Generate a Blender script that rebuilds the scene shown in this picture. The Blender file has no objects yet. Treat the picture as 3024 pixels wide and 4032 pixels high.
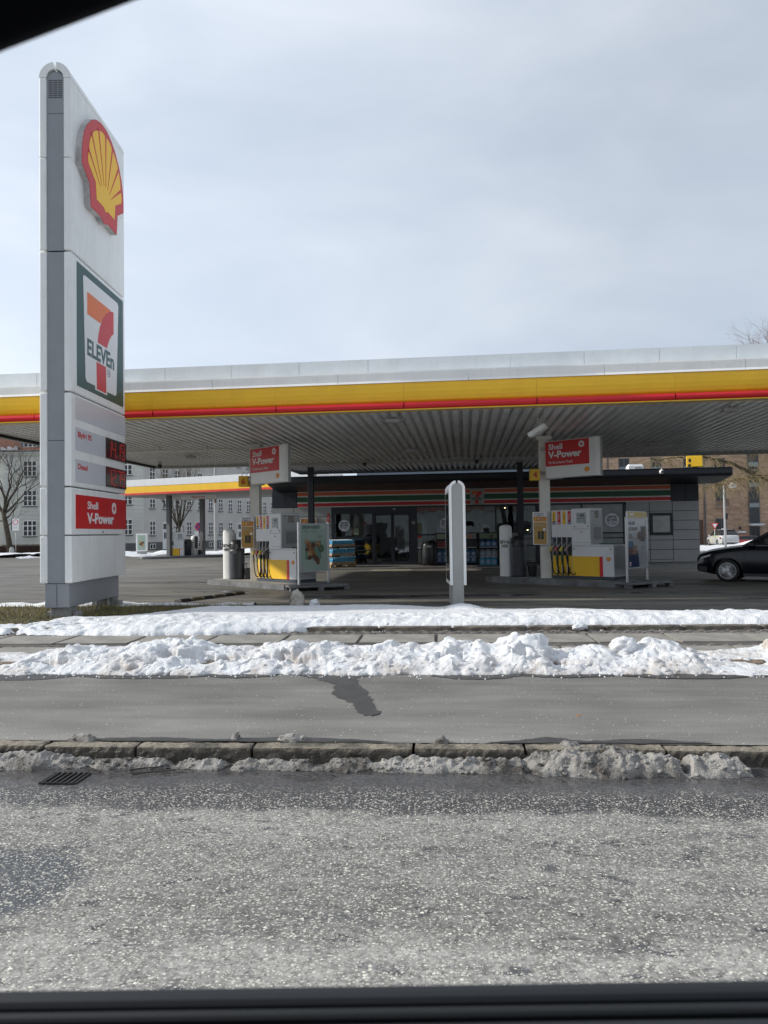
import bpy, math, random
import numpy as np
from mathutils import Vector, Matrix
random.seed(7)
sc = bpy.context.scene
COL = sc.collection
R = math.radians
# ------------------------------------------------------------------ camera
F = 2880.0
cam_d = bpy.data.cameras.new('camera'); cam = bpy.data.objects.new('camera', cam_d); COL.objects.link(cam)
cam_d.sensor_fit = 'VERTICAL'; cam_d.sensor_height = 36.0; cam_d.sensor_width = 27.0
cam_d.lens = F / 4032 * 36.0
cam_d.clip_start = 0.05; cam_d.clip_end = 2000
pt = math.atan(79 / F); ro = 0.0144
fw = Vector((0, math.cos(pt), math.sin(pt))); r0 = Vector((1, 0, 0)); u0 = Vector((0, -math.sin(pt), math.cos(pt)))
rt = math.cos(ro) * r0 - math.sin(ro) * u0; up = math.cos(ro) * u0 + math.sin(ro) * r0
m = Matrix((rt, up, -fw)).transposed().to_4x4(); m.translation = Vector((0, 0, 1.62))
cam.matrix_world = m
cam_d.dof.use_dof = True; cam_d.dof.focus_distance = 17.0; cam_d.dof.aperture_fstop = 25.7 / 3.6
sc.camera = cam
# ------------------------------------------------------------------ world: thin bright cloud over a pale blue sky
SUN_AZ = 88.0   # degrees left of +Y
SUN_EL = 28.0
w = bpy.data.worlds.new('World'); sc.world = w; w.use_nodes = True
nt = w.node_tree; nt.nodes.clear()
def N(t, typ, ins=None, **kw):
    n = t.nodes.new(typ)
    for k, v in kw.items(): setattr(n, k, v)
    for k, v in (ins or {}).items():
        s = n.inputs[k]
        if isinstance(v, bpy.types.NodeSocket): t.links.new(v, s)
        else: s.default_value = v
    return n
def ramp(t, fac, stops, interp='LINEAR'):
    n = t.nodes.new('ShaderNodeValToRGB'); t.links.new(fac, n.inputs[0]); n.color_ramp.interpolation = interp
    els = n.color_ramp.elements
    while len(els) < len(stops): els.new(0.5)
    for e, (p, c) in zip(els, stops):
        e.position = p; e.color = (c, c, c, 1) if isinstance(c, (int, float)) else (*c, 1)
    return n.outputs[0]
sky = N(nt, 'ShaderNodeTexSky', sky_type='NISHITA', sun_disc=False, sun_elevation=R(SUN_EL), sun_rotation=R(-SUN_AZ), dust_density=2.0)
bg1 = N(nt, 'ShaderNodeBackground', {'Color': sky.outputs[0], 'Strength': 0.10})
tc = N(nt, 'ShaderNodeTexCoord')
mp = N(nt, 'ShaderNodeMapping', {'Vector': tc.outputs['Generated'], 'Scale': (1.1, 1.1, 3.0), 'Location': (0.35, 0.2, 0.55)})
n1 = N(nt, 'ShaderNodeTexNoise', {'Vector': mp.outputs[0], 'Scale': 1.7, 'Detail': 6.0, 'Roughness': 0.5, 'Distortion': 0.35})
cl = ramp(nt, n1.outputs[0], [(0.30, (0.475, 0.555, 0.665)), (0.50, (0.575, 0.645, 0.745)), (0.70, (0.70, 0.755, 0.835))])
dt = N(nt, 'ShaderNodeVectorMath', {0: tc.outputs['Generated'], 1: (-math.sin(R(60)), math.cos(R(60)), 0.35)}, operation='DOT_PRODUCT')
gl = ramp(nt, dt.outputs['Value'], [(0.30, 0.92), (1.0, 1.28)])
el = N(nt, 'ShaderNodeSeparateXYZ', {0: tc.outputs['Generated']})
eg = ramp(nt, el.outputs[2], [(0.0, 1.16), (0.22, 1.06), (0.5, 0.97), (1.0, 1.12)])
gl = N(nt, 'ShaderNodeMath', {0: gl, 1: eg}, operation='MULTIPLY').outputs[0]
cm = N(nt, 'ShaderNodeMix', {0: 1.0, 6: cl, 7: gl}, data_type='RGBA', blend_type='MULTIPLY')
bg2 = N(nt, 'ShaderNodeBackground', {'Color': cm.outputs[2], 'Strength': 1.0})
mx = N(nt, 'ShaderNodeMixShader', {0: 0.90, 1: bg1.outputs[0], 2: bg2.outputs[0]})
N(nt, 'ShaderNodeOutputWorld', {'Surface': mx.outputs[0]})
# ------------------------------------------------------------------ sun
sd = bpy.data.lights.new('sun', 'SUN'); sd.energy = 3.5; sd.angle = R(1.5); sd.color = (1.0, 0.95, 0.87)
so = bpy.data.objects.new('sun', sd); COL.objects.link(so)
sv = Vector((-math.sin(R(SUN_AZ)) * math.cos(R(SUN_EL)), math.cos(R(SUN_AZ)) * math.cos(R(SUN_EL)), math.sin(R(SUN_EL))))
so.rotation_euler = sv.to_track_quat('Z', 'Y').to_euler(); so.location = sv * 60
vs = sc.view_settings; vs.view_transform = 'Standard'; vs.look = 'None'; vs.exposure = 0.15; vs.gamma = 1.0
try: vs.use_curve_mapping = False
except Exception: pass
sc.render.resolution_x = 768; sc.render.resolution_y = 1024
sc.cycles.max_bounces = 7; sc.cycles.transparent_max_bounces = 10
sc.cycles.caustics_reflective = False; sc.cycles.caustics_refractive = False
# ------------------------------------------------------------------ frames
def frame(a, ox=0.0, oy=0.0):
    c, s = math.cos(R(a)), math.sin(R(a))
    return lambda u, v: (ox + u * c + v * s, oy - u * s + v * c)
S = frame(6.3); SR = R(-6.3)        # station frame: canopy and shop
K = frame(4.2); KR = R(-4.2)        # road frame
# ------------------------------------------------------------------ mesh builder
class MB:
    def __init__(s): s.v = []; s.f = []; s.M = None
    def add(s, vs, fs):
        o = len(s.v)
        if s.M is not None: vs = [tuple(s.M @ Vector(p)) for p in vs]
        s.v.extend(vs); s.f.extend([tuple(i + o for i in f) for f in fs]); return s
    def box(s, x0, x1, y0, y1, z0, z1):
        return s.add([(x0, y0, z0), (x1, y0, z0), (x1, y1, z0), (x0, y1, z0), (x0, y0, z1), (x1, y0, z1), (x1, y1, z1), (x0, y1, z1)],
                     [(0, 3, 2, 1), (4, 5, 6, 7), (0, 1, 5, 4), (1, 2, 6, 5), (2, 3, 7, 6), (3, 0, 4, 7)])
    def prism(s, pts, y0, y1):      # polygon in xz, extruded along y
        n = len(pts); a = sum(pts[i][0] * pts[(i + 1) % n][1] - pts[(i + 1) % n][0] * pts[i][1] for i in range(n))
        if a < 0: pts = pts[::-1]
        vs = [(x, y0, z) for x, z in pts] + [(x, y1, z) for x, z in pts]
        return s.add(vs, [tuple(range(n)), tuple(range(2 * n - 1, n - 1, -1))] + [(i, i + n, (i + 1) % n + n, (i + 1) % n) for i in range(n)])
    def prismz(s, pts, z0, z1):
        n = len(pts); a = sum(pts[i][0] * pts[(i + 1) % n][1] - pts[(i + 1) % n][0] * pts[i][1] for i in range(n))
        if a < 0: pts = pts[::-1]
        vs = [(x, y, z0) for x, y in pts] + [(x, y, z1) for x, y in pts]
        return s.add(vs, [tuple(range(n - 1, -1, -1)), tuple(range(n, 2 * n))] + [(i, (i + 1) % n, (i + 1) % n + n, i + n) for i in range(n)])
    def tube(s, pts, r, n=6, cap=True):
        P = [Vector(p) for p in pts]; m_ = len(P)
        if not isinstance(r, (list, tuple)): r = [r] * m_
        vs = []; prev = None
        for i in range(m_):
            d = (P[min(i + 1, m_ - 1)] - P[max(i - 1, 0)])
            if d.length < 1e-9: d = Vector((0, 0, 1))
            d.normalize()
            if prev is None: a = d.orthogonal().normalized()
            else:
                a = prev - d * prev.dot(d)
                a = a.normalized() if a.length > 1e-6 else d.orthogonal().normalized()
            prev = a; b = d.cross(a)
            for k in range(n):
                t = 2 * math.pi * k / n
                vs.append(tuple(P[i] + (a * math.cos(t) + b * math.sin(t)) * r[i]))
        fs = [(i * n + k, i * n + (k + 1) % n, (i + 1) * n + (k + 1) % n, (i + 1) * n + k) for i in range(m_ - 1) for k in range(n)]
        if cap: fs += [tuple(range(n - 1, -1, -1)), tuple(range((m_ - 1) * n, m_ * n))]
        return s.add(vs, fs)
    def lathe(s, prof, n=20, cx=0, cy=0, sx=1, sy=1):
        vs = [(cx + r * sx * math.cos(2 * math.pi * k / n), cy + r * sy * math.sin(2 * math.pi * k / n), z) for r, z in prof for k in range(n)]
        m_ = len(prof)
        fs = [(i * n + k, i * n + (k + 1) % n, (i + 1) * n + (k + 1) % n, (i + 1) * n + k) for i in range(m_ - 1) for k in range(n)]
        fs += [tuple(range(n - 1, -1, -1)), tuple(range((m_ - 1) * n, m_ * n))]
        return s.add(vs, fs)
    def mesh(s, name='mesh', mat_=None, smooth=False):
        me = bpy.data.meshes.new(name); me.from_pydata(s.v, [], s.f); me.update()
        if mat_: me.materials.append(mat_)
        if smooth: me.polygons.foreach_set('use_smooth', [True] * len(me.polygons))
        return me
def link(name, me, parent=None, loc=None, rz=0.0, bev=0.0, kind=None, label=None):
    o = bpy.data.objects.new(name, me); COL.objects.link(o)
    if parent: o.parent = parent
    if loc: o.location = loc
    if rz: o.rotation_euler = (0, 0, rz)
    if bev:
        b = o.modifiers.new('bevel', 'BEVEL'); b.width = bev; b.segments = 2; b.limit_method = 'ANGLE'; b.angle_limit = R(40)
    if kind: o['kind'] = kind
    if label: o['label'] = label
    return o
def part(name, mb, mat_, parent, loc=None, rz=0.0, bev=0.0, smooth=False, kind=None, label=None):
    return link(name, mb.mesh(name, mat_, smooth), parent, loc, rz, bev, kind, label)
def tag(o, label, cat, group=None):
    o['label'] = label; o['category'] = cat
    if group: o['group'] = group
    return o
def thing(name, label, cat, loc=(0, 0, 0), rz=0.0, group=None):
    o = bpy.data.objects.new(name, None); COL.objects.link(o); o.empty_display_size = 0.2
    o.location = loc; o.rotation_euler = (0, 0, rz)
    return tag(o, label, cat, group)
def dup(root, loc, rz=None, label=None, group=None):
    r = root.copy(); COL.objects.link(r); r.location = loc
    if rz is not None: r.rotation_euler = (0, 0, rz)
    if label: r['label'] = label
    if group: r['group'] = group
    for ch in list(root.children):
        c = ch.copy(); COL.objects.link(c); c.parent = r
        for g in list(ch.children):
            d = g.copy(); COL.objects.link(d); d.parent = c
    return r
def rect(x0, x1, z0, z1): return [(x0, z0), (x1, z0), (x1, z1), (x0, z1)]
def circ(cx, cz, r, n=28, rz=None): return [(cx + r * math.cos(2 * math.pi * k / n), cz + (rz or r) * math.sin(2 * math.pi * k / n)) for k in range(n)]
def rrect(x0, x1, z0, z1, r, n=4):
    o = []
    for cx, cz, a0 in ((x1 - r, z1 - r, 0), (x0 + r, z1 - r, 90), (x0 + r, z0 + r, 180), (x1 - r, z0 + r, 270)):
        for k in range(n + 1):
            t = R(a0 + 90 * k / n); o.append((cx + r * math.cos(t), cz + r * math.sin(t)))
    return o
# ------------------------------------------------------------------ materials
MATS = {}
def mat(name, col=(0.5, 0.5, 0.5), rough=0.5, metal=0.0, var=0.06, vs_=2.0, bump=0.0, bs=60.0, emit=None, es=1.0, coat=0.0, dirt=0.0, spec=None):
    if name in MATS: return MATS[name]
    m_ = bpy.data.materials.new(name); m_.use_nodes = True; t = m_.node_tree
    b = t.nodes['Principled BSDF']
    b.inputs['Roughness'].default_value = rough; b.inputs['Metallic'].default_value = metal
    if spec is not None: b.inputs['Specular IOR Level'].default_value = spec
    if coat: b.inputs['Coat Weight'].default_value = coat; b.inputs['Coat Roughness'].default_value = 0.08
    tc_ = N(t, 'ShaderNodeTexCoord')
    if var > 0:
        nz = N(t, 'ShaderNodeTexNoise', {'Vector': tc_.outputs['Object'], 'Scale': vs_, 'Detail': 5.0, 'Roughness': 0.6})
        f = ramp(t, nz.outputs[0], [(0.25, 1 - var * 1.6), (0.75, 1 + var)])
        mm = N(t, 'ShaderNodeMix', {0: 1.0, 6: (*col, 1), 7: f}, data_type='RGBA', blend_type='MULTIPLY')
        out = mm.outputs[2]
        if dirt > 0:    # streaky grime running down
            mp_ = N(t, 'ShaderNodeMapping', {'Vector': tc_.outputs['Object'], 'Scale': (9.0, 9.0, 0.7)})
            d = N(t, 'ShaderNodeTexNoise', {'Vector': mp_.outputs[0], 'Scale': 1.6, 'Detail': 6.0, 'Roughness': 0.65})
            df = ramp(t, d.outputs[0], [(0.52, 0.0), (0.78, dirt)])
            m2 = N(t, 'ShaderNodeMix', {0: df, 6: out, 7: (0.16, 0.15, 0.13, 1)}, data_type='RGBA')
            out = m2.outputs[2]
        t.links.new(out, b.inputs['Base Color'])
        rr = N(t, 'ShaderNodeMapRange', {0: nz.outputs[0], 3: max(0.02, rough - 0.08), 4: min(1, rough + 0.1)})
        t.links.new(rr.outputs[0], b.inputs['Roughness'])
    else:
        b.inputs['Base Color'].default_value = (*col, 1)
    if bump > 0:
        nb = N(t, 'ShaderNodeTexNoise', {'Vector': tc_.outputs['Object'], 'Scale': bs, 'Detail': 4.0})
        bp = N(t, 'ShaderNodeBump', {'Height': nb.outputs[0], 'Strength': bump, 'Distance': 0.01})
        t.links.new(bp.outputs[0], b.inputs['Normal'])
    if emit:
        b.inputs['Emission Color'].default_value = (*emit, 1); b.inputs['Emission Strength'].default_value = es
    MATS[name] = m_; return m_
WHITE = mat('white_panel_paint', (0.88, 0.88, 0.86), 0.38, dirt=0.10, var=0.05)
WHITE2 = mat('white_enamel', (0.87, 0.87, 0.85), 0.35, dirt=0.05, var=0.03)
PYL = mat('pylon_panel_paint', (0.87, 0.88, 0.865), 0.42, dirt=0.22, var=0.05, vs_=1.2)
GREY = mat('grey_channel_paint', (0.29, 0.305, 0.325), 0.5, dirt=0.12)
GREYL = mat('light_grey_metal', (0.42, 0.42, 0.41), 0.45, dirt=0.1)
CONC = mat('concrete', (0.32, 0.32, 0.305), 0.85, var=0.22, vs_=7, bump=0.5, bs=90)
YEL = mat('signal_yellow', (0.88, 0.53, 0.02), 0.42, var=0.05)
FYEL = mat('fascia_yellow', (0.98, 0.57, 0.03), 0.45, var=0.04, dirt=0.06)
RED = mat('signal_red', (0.66, 0.012, 0.022), 0.38, var=0.05)
DRED = mat('panel_red', (0.60, 0.018, 0.022), 0.4, var=0.05)
NAVY = mat('dark_navy_metal', (0.018, 0.024, 0.036), 0.42, var=0.15)
BLACK = mat('black_rubber', (0.012, 0.012, 0.013), 0.6, var=0.1)
BLKP = mat('black_plastic', (0.022, 0.023, 0.026), 0.38, var=0.12)
DGREY = mat('dark_grey_plastic', (0.045, 0.05, 0.06), 0.42, var=0.12)
ALU = mat('brushed_aluminium', (0.55, 0.56, 0.57), 0.35, metal=0.7, var=0.05)
INK = mat('black_ink', (0.015, 0.015, 0.018), 0.5, var=0)
WINK = mat('white_ink', (0.82, 0.82, 0.82), 0.45, var=0)
GREEN = mat('deep_green', (0.015, 0.10, 0.045), 0.45, var=0.06)
TEAL = mat('teal_green', (0.02, 0.085, 0.085), 0.4, var=0.06)
ORANGE = mat('orange_print', (0.85, 0.19, 0.045), 0.45, var=0.05)
BLUE = mat('navy_print', (0.015, 0.025, 0.12), 0.45, var=0)
YINK = mat('yellow_print', (0.95, 0.55, 0.02), 0.45, var=0)
LED = mat('led_red', (0.25, 0.01, 0.01), 0.4, var=0, emit=(1.0, 0.05, 0.05), es=0.20)
def glass(name, tint=(0.55, 0.6, 0.6), refl=1.0, rough=0.02):
    if name in MATS: return MATS[name]
    m_ = bpy.data.materials.new(name); m_.use_nodes = True; t = m_.node_tree; t.nodes.clear()
    tc_ = N(t, 'ShaderNodeTexCoord')
    nz = N(t, 'ShaderNodeTexNoise', {'Vector': tc_.outputs['Object'], 'Scale': 1.3, 'Detail': 2.0})
    bp = N(t, 'ShaderNodeBump', {'Height': nz.outputs[0], 'Strength': 0.10, 'Distance': 0.05})
    fr = N(t, 'ShaderNodeFresnel', {'IOR': 1.5, 'Normal': bp.outputs[0]})
    fm = N(t, 'ShaderNodeMath', {0: fr.outputs[0], 1: 2.2 * refl}, operation='MULTIPLY', use_clamp=True)
    tr = N(t, 'ShaderNodeBsdfTransparent', {'Color': (*tint, 1)})
    g = N(t, 'ShaderNodeBsdfGlossy', {'Color': (0.9, 0.95, 1, 1), 'Roughness': rough, 'Normal': bp.outputs[0]})
    mx_ = N(t, 'ShaderNodeMixShader', {0: fm.outputs[0], 1: tr.outputs[0], 2: g.outputs[0]})
    N(t, 'ShaderNodeOutputMaterial', {'Surface': mx_.outputs[0]})
    MATS[name] = m_; return m_
GLASS = glass('window_glass')
CGLASS = glass('car_glass', (0.12, 0.13, 0.14), 1.0)
DGLASS = mat('dark_window_glass', (0.02, 0.022, 0.026), 0.06, var=0.2, vs_=0.9)
# ------------------------------------------------------------------ lettering (built-in font, turned into mesh)
TXT = {}
def text(body, h, mat_, parent, x, y, z, bold=0.0, xs=1.0, align='LEFT', name='lettering', rz=0.0, vert=False, fit=None):
    key = (body, round(h, 4), mat_.name, bold, round(xs, 3), align, vert, fit)
    if key not in TXT:
        cu = bpy.data.curves.new('t', 'FONT'); cu.body = body; cu.size = h / 0.72; cu.align_x = align
        cu.offset = bold * h; cu.extrude = 0.0015; cu.resolution_u = 3
        o = bpy.data.objects.new('t', cu); COL.objects.link(o)
        dg = bpy.context.evaluated_depsgraph_get()
        me = bpy.data.meshes.new_from_object(o.evaluated_get(dg)); bpy.data.objects.remove(o)
        if fit:
            xx = [v_.co.x for v_ in me.vertices]; xs = fit / max(1e-6, max(xx) - min(xx))
        M_ = Matrix.Diagonal((xs, 1, 1, 1))
        if vert: M_ = Matrix.Rotation(R(90), 4, 'Z') @ M_
        me.transform(Matrix.Rotation(R(90), 4, 'X') @ M_)
        me.materials.clear(); me.materials.append(mat_); TXT[key] = me
    return link(name, TXT[key], parent, (x, y, z), rz)
# scallop emblem, width about 2.32 units before scaling, origin at the middle of its box
def scallop(parent, cx, cz, wd, y, th, name='emblem', rz=0.0, loc=None, side=None, dx=0.0):
    s = wd / 2.34; T = lambda pts: [(cx + p[0] * s, cz + (p[1] - 9.4) * s) for p in pts]; T0 = T
    half = [(0.0, 10.46), (0.18, 10.45), (0.42, 10.38), (0.65, 10.25), (0.88, 10.03), (1.04, 9.8), (1.13, 9.56), (1.17, 9.3), (1.17, 9.07), (0.79, 8.85), (0.73, 8.38), (0.17, 8.40), (0.12, 8.35), (0.0, 8.33)]
    full = [(-p[0], p[1]) for p in half[1:-1]][::-1]
    o = link(name, MB().prism(T(half + full), y - th, y).mesh(name, side or DRED), parent, loc, rz)
    T = lambda pts: [(cx + dx + p[0] * s * .93, cz + (p[1] - 9.4) * s * .97) for p in pts]
    tops = [(0.96, 9.5), (0.80, 9.93), (0.42, 10.21), (0.0, 10.30)]
    L = [(-0.96, 9.22)]
    ts = [(-a, b) for a, b in tops[:-1]] + tops[::-1]
    seq = [(-1.0, 9.22)] + ts + [(1.0, 9.22)]
    out = []
    for i in range(len(seq) - 1):
        a, b = Vector(seq[i]), Vector(seq[i + 1]); out.append(tuple(a))
        mid = (a + b) / 2; nrm = (mid - Vector((0, 9.1))).normalized(); out.append(tuple(mid + nrm * 0.05))
        q1 = a.lerp(b, .2) + nrm * 0.035; q2 = a.lerp(b, .8) + nrm * 0.035; out.insert(-1, tuple(q1)); out.append(tuple(q2))
    out.append(seq[-1]); out += [(0.60, 9.0), (0.55, 8.64), (0.13, 8.65), (0.0, 8.58), (-0.13, 8.65), (-0.55, 8.64), (-0.60, 9.0)]
    e = 0.004 if wd > 0.5 else 0.0025
    yl = link('emblem_field', MB().prism(T(out), y - th - e, y - th).mesh('emblem_field', YINK), o)
    mbr = MB()
    for (tx, tz), (bx, bz) in zip([(-a, b) for a, b in tops[:-1]] + [tops[3]] + tops[:-1][::-1], [(-0.32, 9.02), (-0.23, 9.09), (-0.11, 9.14), (0, 9.16), (0.11, 9.14), (0.23, 9.09), (0.32, 9.02)]):
        d = Vector((tx - bx, tz - bz)); p = Vector((-d.y, d.x)).normalized() * 0.035
        tx2, tz2 = tx + d.x * 0.06, tz + d.y * 0.06
        mbr.prism(T([(tx2 - p.x, tz2 - p.y), (tx2 + p.x, tz2 + p.y), (bx + p.x * 0.15, bz + p.y * 0.15), (bx - p.x * 0.15, bz - p.y * 0.15)]), y - th - 2 * e, y - th - e)
    link('emblem_groove', mbr.mesh('emblem_groove', DRED), o)
    return o
# convenience-shop "7" mark: pts measured in a 2.56 x 2.48 field (x 0..2.56, z 0..2.48)
def seven(parent, x0, z0, s, y, frame_=True, reg=True, th=0.006, name='shop_mark', rz=0.0, loc=None):
    T = lambda pts: [(x0 + p[0] * s, z0 + p[1] * s) for p in pts]
    if frame_:
        o = link(name, MB().prism(T(rect(0, 2.57, 0, 2.5)), y - th, y).mesh(name, TEAL), parent, loc, rz)
        wp = [(0.29, 2.30), (0.35, 2.34), (2.20, 2.34), (2.26, 2.28), (2.12, 0.22), (2.06, 0.17), (1.56, 0.17), (1.56, 0.09), (0.90, 0.09), (0.90, 0.17), (0.46, 0.17), (0.40, 0.24)]
        wh = link('white_field', MB().prism(T(wp), y - 2 * th, y - th).mesh('white_field', WINK), o)
        y -= 2 * th
    else:
        o = link(name, MB().prism(T(rect(0.2, 2.36, 0.0, 2.48)), y - th, y).mesh(name, GREYL), parent, loc, rz); y -= th
    P = lambda n, pts, mt: link(n, MB().prism(T(pts), y - th * .6, y).mesh(n, mt), o)
    P('numeral_top', [(0.49, 2.04), (1.78, 2.04), (1.60, 1.95), (1.38, 1.78), (1.18, 1.58), (0.49, 1.58)], ORANGE)
    P('numeral_curve', [(1.95, 2.05), (1.95, 1.55), (1.83, 1.49), (1.70, 1.36), (1.60, 1.22), (1.55, 1.13), (1.03, 1.13), (1.07, 1.30), (1.16, 1.50), (1.30, 1.70), (1.50, 1.88), (1.72, 2.01)], RED)
    P('numeral_foot', [(0.96, 0.70), (1.49, 0.70), (1.50, 0.12), (0.98, 0.12)], RED)
    text('ELEVEn', 0.34 * s, GREEN if not frame_ else TEAL, o, x0 + 0.46 * s, y - .001, z0 + 0.745 * s, bold=0.045, fit=1.49 * s)
    if reg and frame_:
        rg = MB(); rg.prism(T(circ(1.66, 0.60, 0.085, 20)), y - .003, y - .001)
        link('registered_ring', rg.mesh('r', INK), o); link('registered_disc', MB().prism(T(circ(1.66, 0.60, 0.07, 20)), y - .004, y - .003).mesh('r', WINK), o)
        text('R', 0.08 * s, INK, o, x0 + 1.635 * s, y - .005, z0 + 0.56 * s)
    return o
def burst(parent, cx, cz, r, y, xr=1.0):
    o = part('burst_disc', MB().prism([(cx + (p[0]) * xr, cz + p[1]) for p in circ(0, 0, r)], y - .004, y), WINK, parent)
    pts = []
    for k in range(20):
        rr = r * (0.66 if k % 2 == 0 else 0.26); a = 2 * math.pi * k / 20
        pts.append((cx + rr * math.cos(a) * xr, cz + rr * math.sin(a)))
    part('burst_star', MB().prism(pts, y - .006, y - .004), DRED, o)
    return o
# ------------------------------------------------------------------ noise for terrain
_rs = np.random.RandomState(3); _P = np.tile(_rs.permutation(512), 2); _G = np.stack([np.cos(_rs.rand(512) * 6.2832), np.sin(_rs.rand(512) * 6.2832)], 1)
_a = _rs.rand(512) * 6.2832; _G = np.stack([np.cos(_a), np.sin(_a)], 1)
def perlin(x, y):
    xi = np.floor(x).astype(int); yi = np.floor(y).astype(int); xf = x - xi; yf = y - yi
    u = xf * xf * xf * (xf * (xf * 6 - 15) + 10); v = yf * yf * yf * (yf * (yf * 6 - 15) + 10)
    def g(ix, iy, dx, dy):
        h = _P[(_P[ix & 511] + iy) & 511]; return _G[h, 0] * dx + _G[h, 1] * dy
    a = g(xi, yi, xf, yf); b = g(xi + 1, yi, xf - 1, yf); c = g(xi, yi + 1, xf, yf - 1); d = g(xi + 1, yi + 1, xf - 1, yf - 1)
    return (a + u * (b - a)) * (1 - v) + (c + u * (d - c)) * v
def fbm(x, y, o=4, f=1.0, g=0.5): return sum(perlin(x * f * 2 ** i + 17.3 * i, y * f * 2 ** i - 9.1 * i) * g ** i for i in range(o))
def puff(x, y, o=4, f=1.0, g=0.5): return sum((0.35 - np.abs(perlin(x * f * 2 ** i + 31.7 * i, y * f * 2 ** i + 5.1 * i))) * g ** i for i in range(o))
def sstep(a, b, x):
    t = np.clip((x - a) / (b - a), 0, 1); return t * t * (3 - 2 * t)
def sheet(name, fr, r0_, r1_, w0_, w1_, step, zf, mt, kind, zmin=None, warp=0.0, base=0.0, smooth=True):
    nr = int((r1_ - r0_) / step) + 1; nw = int((w1_ - w0_) / step) + 1
    r, w_ = np.meshgrid(np.linspace(r0_, r1_, nr), np.linspace(w0_, w1_, nw), indexing='ij')
    z = zf(r, w_)
    rr, ww = r, w_
    if warp:
        rr = r + warp * fbm(r, w_, 3, 7.0); ww = w_ + warp * fbm(r + 40, w_ + 11, 3, 7.0)
    c, s = fr(1, 0), fr(0, 1)
    X = rr * c[0] + ww * s[0]; Y = rr * c[1] + ww * s[1]
    vs = np.stack([X, Y, z + base], -1).reshape(-1, 3)
    idx = np.arange(nr * nw).reshape(nr, nw)
    q = np.stack([idx[:-1, :-1], idx[1:, :-1], idx[1:, 1:], idx[:-1, 1:]], -1).reshape(-1, 4)
    if zmin is not None:
        ok = (z.reshape(-1) > zmin); q = q[ok[q].any(1)]
        used = np.unique(q); mp_ = -np.ones(len(vs), int); mp_[used] = np.arange(len(used)); vs = vs[used]; q = mp_[q]
    me = bpy.data.meshes.new(name); me.vertices.add(len(vs)); me.vertices.foreach_set('co', vs.ravel())
    me.loops.add(len(q) * 4); me.loops.foreach_set('vertex_index', q.ravel())
    me.polygons.add(len(q)); me.polygons.foreach_set('loop_start', np.arange(0, len(q) * 4, 4)); me.polygons.foreach_set('loop_total', np.full(len(q), 4))
    me.update(calc_edges=True); me.polygons.foreach_set('use_smooth', [smooth] * len(q)); me.materials.append(mt)
    return link(name, me, kind=kind)
# ------------------------------------------------------------------ ground materials
def gmat(name, fr_deg=4.2):
    m_ = bpy.data.materials.new(name); m_.use_nodes = True; t = m_.node_tree
    g = N(t, 'ShaderNodeNewGeometry')
    mp_ = N(t, 'ShaderNodeMapping', {'Vector': g.outputs['Position'], 'Rotation': (0, 0, R(fr_deg))})
    return m_, t, t.nodes['Principled BSDF'], mp_.outputs[0]
def mixc(t, f, a, b, bt='MIX'):
    n = N(t, 'ShaderNodeMix', {0: f, 6: a if isinstance(a, bpy.types.NodeSocket) else (*a, 1), 7: b if isinstance(b, bpy.types.NodeSocket) else (*b, 1)}, data_type='RGBA', blend_type=bt)
    return n.outputs[2]
def math_(t, op, a, b=0.0, clamp=False): return N(t, 'ShaderNodeMath', {0: a, 1: b}, operation=op, use_clamp=clamp).outputs[0]
def noise(t, vec, sc_, det=4.0, ro_=0.55, scale3=None, dist=0.0, loc=(0, 0, 0)):
    if scale3: vec = N(t, 'ShaderNodeMapping', {'Vector': vec, 'Scale': scale3, 'Location': loc}).outputs[0]
    return N(t, 'ShaderNodeTexNoise', {'Vector': vec, 'Scale': sc_, 'Detail': det, 'Roughness': ro_, 'Distortion': dist}).outputs[0]
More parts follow.
